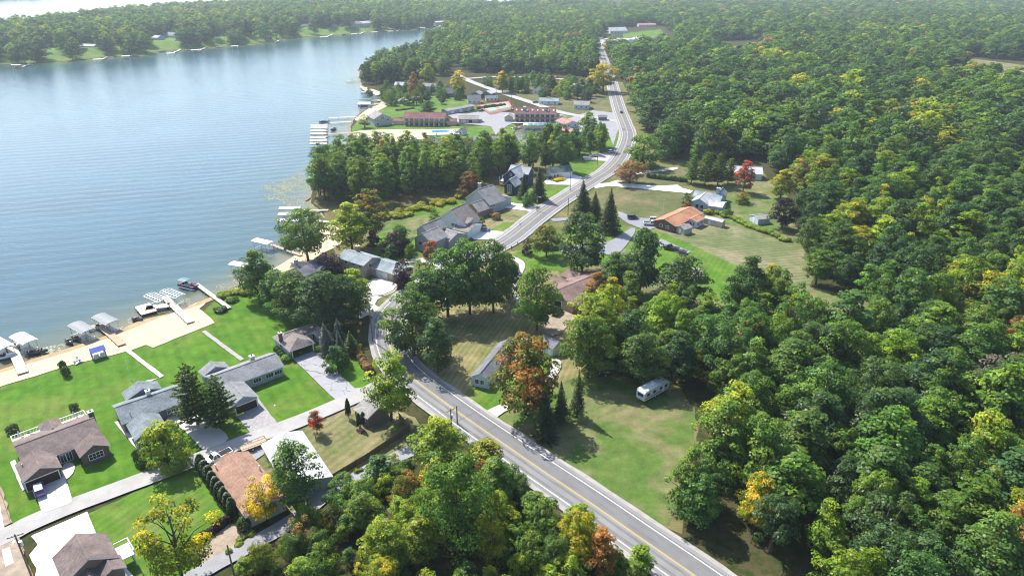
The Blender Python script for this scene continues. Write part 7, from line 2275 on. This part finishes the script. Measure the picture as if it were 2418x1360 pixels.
EAST = [(1345, 885), (1390, 905), (1440, 860), (1480, 912), (1560, 880), (1625, 935), (1650, 975), (1628, 1050), (1605, 1120), (1572, 1190), (1565, 1235), (1622, 1290), (1715, 1350), (1915, 1495),
        (3200, 1495), (3600, 300), (3600, -30), (1480, -30), (1470, 40), (1480, 65), (1560, 60), (1600, 85), (1600, 118), (1500, 138), (1440, 122), (1455, 150), (1468, 185), (1490, 215), (1508, 260),
        (1522, 300), (1550, 345), (1565, 385), (1620, 372), (1780, 385), (1810, 400), (1880, 430), (1890, 470), (1935, 530), (1885, 565), (1890, 600), (1895, 660), (1855, 695), (1800, 726), (1760, 730),
        (1640, 738), (1560, 738), (1500, 728), (1450, 724), (1405, 738), (1375, 770), (1348, 820)]
ew = [P(*p) for p in EAST]
def band(pts, y0, y1):
    """part of a world polygon between two distances"""
    def clip(ps, f, g):
        out = []
        for i in range(len(ps)):
            a, b = ps[i], ps[(i + 1) % len(ps)]
            if f(a): out.append(a)
            if f(a) != f(b): out.append(a + (b - a) * g(a, b))
        return out
    ps = clip(pts, lambda p: p.y >= y0, lambda a, b: (y0 - a.y) / (b.y - a.y))
    return clip(ps, lambda p: p.y <= y1, lambda a, b: (y1 - a.y) / (b.y - a.y))
NK = (('round', 2), ('oval', 2.2), ('tall', 1.2), ('spread', .8), ('loose', .8), ('sapling', .6), ('multi', 2), ('multi_b', 2), ('spire', 1.6), ('gappy', 1.0))
FK = (('far_a', 1), ('far_b', 1), ('far_c', .8), ('far_d', 1.6), ('far_e', .8))
trees = []
trees += fill(band(ew, 0, 190), 7.6, (8.5, 19), NK, NEAR_T, 'in the roadside wood', (0.58, 0.82), 1)
trees += fill(band(ew, 190, 330), 8.8, (9.5, 21), NK, MID_T, 'in the wood behind the fields', (0.58, 0.85), 2)
trees += fill(band(ew, 330, 620), 11.2, (11, 23), FK, MID_T, 'in the deep wood', (0.72, 1.02), 3)
trees += fill(band(ew, 620, 1300), 14.5, (13, 25), FK, FAR_T, 'in the far wood', (0.78, 1.1), 4)
trees += fill(band(ew, 1300, 3400), 18.0, (15, 24), FK, FAR_T, 'in the far wood', (1.0, 1.4), 5)
THICK = [(985, 1092), (1040, 1056), (1075, 1046), (1130, 1086), (1210, 1143), (1310, 1213), (1430, 1296), (1540, 1373), (1600, 1425), (1500, 1520), (430, 1500), (530, 1372), (650, 1300), (750, 1226), (840, 1166), (930, 1118)]
trees += fill(THICK, 4.3, (2.6, 7.5), (('bushy', 3), ('sapling', 2), ('fluffy', 2), ('loose', .6)), THK_T, 'in the thicket between lane and road', (0.7, 1.0), 6, 5.6)
TALLT = [(985, 1085), (1040, 1050), (1085, 1055), (1130, 1095), (1060, 1130), (990, 1120)]
trees += fill(TALLT, 5.5, (9, 12), (('oval', 2), ('fluffy', 2), ('tall', 1)), THK_T, 'in the thicket between lane and road', (0.6, 0.8), 7, 5.6)
trees += fill([(1130, 1130), (1300, 1230), (1500, 1360), (1400, 1420), (1100, 1400), (900, 1380), (850, 1250), (960, 1160)], 9.0, (7.5, 11), (('oval', 2), ('fluffy', 2), ('round', 1)), THK_T, 'in the thicket between lane and road', (0.6, 0.85), 8, 6.5)
GROVE = [(750, 436), (800, 400), (870, 388), (1200, 388), (1345, 396), (1345, 412), (1262, 410), (1180, 412), (1150, 428), (1085, 450), (1050, 462), (960, 470), (880, 488), (800, 482), (755, 470)]
trees += fill(GROVE, 7.5, (15, 21), (('tall', 3), ('oval', 2), ('multi', 2), ('round', 1), ('loose', 2), ('gappy', 1)), NEAR_T, 'in the shore grove', (0.45, 0.6), 9)
trees += fill([(1262, 352), (1300, 344), (1340, 347), (1400, 342), (1440, 347), (1450, 362), (1370, 374), (1300, 387), (1262, 385)], 8.5, (12, 17), NK, MID_T, 'beside the marina', (0.5, 0.7), 10)
trees += fill([(858, 200), (864, 168), (950, 140), (1000, 128), (1060, 150), (1060, 180), (1000, 190), (900, 202)], 10.5, (13, 20), FK + (('tall', 1),), FAR_T, 'in the lakeside village', (0.55, 0.8), 11)
trees += fill([(1000, 118), (1055, 75), (1240, 60), (1395, 105), (1412, 135), (1410, 165), (1400, 186), (1330, 176), (1180, 172), (1110, 172), (1070, 150)], 10.5, (14, 21), FK + (('round', 1),), FAR_T, 'behind the village street', (0.6, 0.85), 12)
trees += fill([(1130, 200), (1300, 196), (1400, 205), (1420, 250), (1340, 240), (1240, 225)], 10.5, (6, 13), (('round', 1), ('oval', 1), ('bushy', 1)), MID_T, 'in the village gardens', (0.6, 0.9), 13)
trees += fill([(870, 230), (960, 205), (1080, 215), (1120, 245), (1000, 250), (900, 250)], 11.5, (5, 10), (('round', 1), ('oval', 1), ('bushy', 1)), MID_T, 'in the village gardens', (0.6, 0.9), 14)
trees += fill([(1052, 66), (1000, 20), (1200, 26), (1330, 30), (1410, 10), (1428, 4), (1468, 40), (1478, 65), (1400, 97), (1240, 62), (1100, 60)], 11.5, (14, 20), FK, FAR_T, 'on the neck of land between the lakes', (0.65, 0.95), 15)
pen = fill([p for p in pen_s_w] + [p for p in pen_n_w[:-2]], 13.0, (17, 26), FK, FAR_T, 'on the wooded peninsula', (0.62, 0.9), 16, 8.5, hill_z)
pd = seg_dist(np.array([(t[0], t[1]) for t in pen]), pen_line)
rq = np.random.default_rng(77)
trees += [t for t, d in zip(pen, pd) if d > 34 or (d > 4 and rq.uniform() < .6)]
trees += fill([(-2500, 28), (-300, 4), (60, -2), (140, -9), (420, -17), (1000, -23), (1440, -26), (1440, -44), (-2500, -44)], 45.0, (16, 22), FK, FAR_T, 'on the far shore', (2.0, 2.6), 17)
trees += fill([(590, 690), (650, 700), (690, 735), (640, 735), (600, 715)], 7.0, (6, 9), (('bushy', 1), ('sapling', 1)), MID_T, 'behind the carport house', (0.6, 0.8), 18)
trees += fill([(880, 640), (890, 600), (960, 590), (985, 610), (950, 640)], 9.0, (4, 7), (('bushy', 1), ('sapling', 1)), MID_T, 'behind the two storey house', (0.6, 0.8), 19)

trees.sort(key=lambda t: -t[3] / max(40.0, math.hypot(t[0], t[1], CAM_H - t[2])) * (1.0 if abs(t[0]) < 0.75 * t[1] + 6 and t[1] > 78 else 0.2))
N_IND = 275
MARK = [('the travel trailer', 1540, 936), ('the small sunny clearing', 1960, 730), ('the grey half bare tree', 2340, 960), ('the end of the meadow', 1570, 1210), ('the dark tank', 1424, 884), ('the brick house', 1400, 700),
        ('the blackish purple tree', 1846, 540), ('the striped field', 1860, 640), ('the white garage', 1310, 830), ('the tall roadside pole', 1066, 1010), ('the paved lane', 760, 1230), ('the bare lane pole', 558, 1378),
        ('the golden maple', 1480, 1310), ('the dark blue house', 1215, 440), ('the weedy shore', 760, 450), ('the marsh grass', 930, 475), ('the scarlet maple', 1754, 455), ('the green roofed garage', 1320, 400), ('the big orange crown', 2400, 1370), ('the pair of golden crowns', 2330, 760)]
MARK = [(n, P(u, v)) for n, u, v in MARK]
for i, (x, y, z, h, w, k, t, acc, rz, where) in enumerate(trees[:N_IND]):
    nm = 'thicket_tree' if 'thicket' in where else 'broadleaf_tree'
    what = {'bushy': 'bushy tree', 'sapling': 'slender young tree', 'fluffy': 'feathery tree', 'loose': 'open crowned tree', 'tall': 'upright tree', 'spread': 'spreading tree', 'oval': 'oval crowned tree', 'round': 'round crowned tree', 'multi': 'many headed tree', 'multi_b': 'wide many headed tree', 'spire': 'pointed tree', 'gappy': 'gappy tree'}.get(k, 'tree')
    if 'thicket' in where:
        size = 'small ' if h < 4.5 else 'large ' if h > 7.5 else ''
    else:
        size = 'small ' if h < 11 else 'large ' if h > 16 else ''
    near = min(MARK, key=lambda m: (m[1].x - x) ** 2 + (m[1].y - y) ** 2)
    nd = math.hypot(near[1].x - x, near[1].y - y)
    lab = '%s%s %s %s' % (size, WORD[t], what, ('close to ' + near[0]) if nd < 14 else ('near ' + near[0] + ' ' + where) if nd < 45 else where)
    lab = ' '.join(lab.split()[:16])
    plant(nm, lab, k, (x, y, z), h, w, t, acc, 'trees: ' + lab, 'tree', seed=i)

rest = trees[N_IND:]
protos = bpy.data.collections.new('tree_shapes')
used = sorted({t[5] for t in rest})
KI = {k: i for i, k in enumerate(used)}
tree_join = {}
for k in used:
    cm, tm, h0, w0 = KIND[k]
    j = cm.copy()
    j.name = 'wood_' + k
    bm = bmesh.new()
    bm.from_mesh(j)
    n0 = len(bm.faces)
    bm.from_mesh(tm)
    bm.faces.ensure_lookup_table()
    for f in bm.faces[n0:]:
        f.material_index = 1
    bm.to_mesh(j)
    bm.free()
    j.materials.append(BARK)
    ob = bpy.data.objects.new('wood_%02d_%s' % (KI[k], k), j)
    protos.objects.link(ob)
me = bpy.data.meshes.new('woodland')
me.from_pydata([(t[0], t[1], t[2]) for t in rest], [], [])
def addattr(nm, typ, arr):
    at = me.attributes.new(nm, typ, 'POINT')
    at.data.foreach_set('vector' if typ == 'FLOAT_VECTOR' else 'value', np.asarray(arr).ravel())
rr = random.Random(5)
tn, tn2, scl = [], [], []
for t in rest:
    a, b = TINT[t[6]]
    k = rr.uniform(0.84, 1.18); hh = rr.uniform(-0.12, 0.12)
    tn.append((a[0] * k * (1 + hh), a[1] * k, a[2] * k)); tn2.append((b[0] * k * (1 + hh), b[1] * k, b[2] * k))
    h0, w0 = KIND[t[5]][2:]
    q_ = rr.uniform(.85, 1.18); scl.append((t[4] / w0 * q_, t[4] / w0 / q_, t[3] / h0))
addattr('tint', 'FLOAT_VECTOR', np.array(tn, np.float32))
addattr('tint2', 'FLOAT_VECTOR', np.array(tn2, np.float32))
addattr('acc', 'FLOAT', np.array([t[7] for t in rest], np.float32))
addattr('scl', 'FLOAT_VECTOR', np.array(scl, np.float32))
addattr('turn', 'FLOAT_VECTOR', np.array([(rr.uniform(-.07, .07), rr.uniform(-.07, .07), t[8]) for t in rest], np.float32))
addattr('pick', 'INT', np.array([KI[t[5]] for t in rest], np.int32))
wood = put(bpy.data.objects.new('woodland', me))
wood['kind'] = 'stuff'
ng = bpy.data.node_groups.new('woodland', 'GeometryNodeTree')
ng.interface.new_socket('Geometry', in_out='INPUT', socket_type='NodeSocketGeometry')
ng.interface.new_socket('Geometry', in_out='OUTPUT', socket_type='NodeSocketGeometry')
gi = ng.nodes.new('NodeGroupInput'); go = ng.nodes.new('NodeGroupOutput')
m2p = ng.nodes.new('GeometryNodeMeshToPoints')
iop = ng.nodes.new('GeometryNodeInstanceOnPoints')
ci = ng.nodes.new('GeometryNodeCollectionInfo')
ci.inputs['Collection'].default_value = protos
ci.inputs['Separate Children'].default_value = True
ci.inputs['Reset Children'].default_value = True
def named(nm, typ):
    n = ng.nodes.new('GeometryNodeInputNamedAttribute')
    n.data_type = typ
    n.inputs['Name'].default_value = nm
    return n.outputs[0]
L = ng.links.new
L(gi.outputs[0], m2p.inputs[0]); L(m2p.outputs[0], iop.inputs['Points'])
L(ci.outputs[0], iop.inputs['Instance'])
iop.inputs['Pick Instance'].default_value = True
L(named('pick', 'INT'), iop.inputs['Instance Index'])
L(named('turn', 'FLOAT_VECTOR'), iop.inputs['Rotation'])
L(named('scl', 'FLOAT_VECTOR'), iop.inputs['Scale'])
L(iop.outputs[0], go.inputs[0])
md = wood.modifiers.new('woodland', 'NODES')
md.node_group = ng
print('trees', len(trees))
# ---------------------------------------------------------------- haze
HZ = NT('haze')
HZ.n.remove(HZ.b)
pv = HZ.new('ShaderNodeVolumePrincipled')
pv.inputs['Color'].default_value = (0.76, 0.88, 1.0, 1)
pv.inputs['Density'].default_value = 0.000125
pv.inputs['Anisotropy'].default_value = 0.3
HZ.link(pv.outputs[0], HZ.n.get('Material Output').inputs['Volume'])
hz = MB().box(-6500, 6500, -400, 9500, -2.5, 96).build('haze', HZ.m)
hz['kind'] = 'stuff'
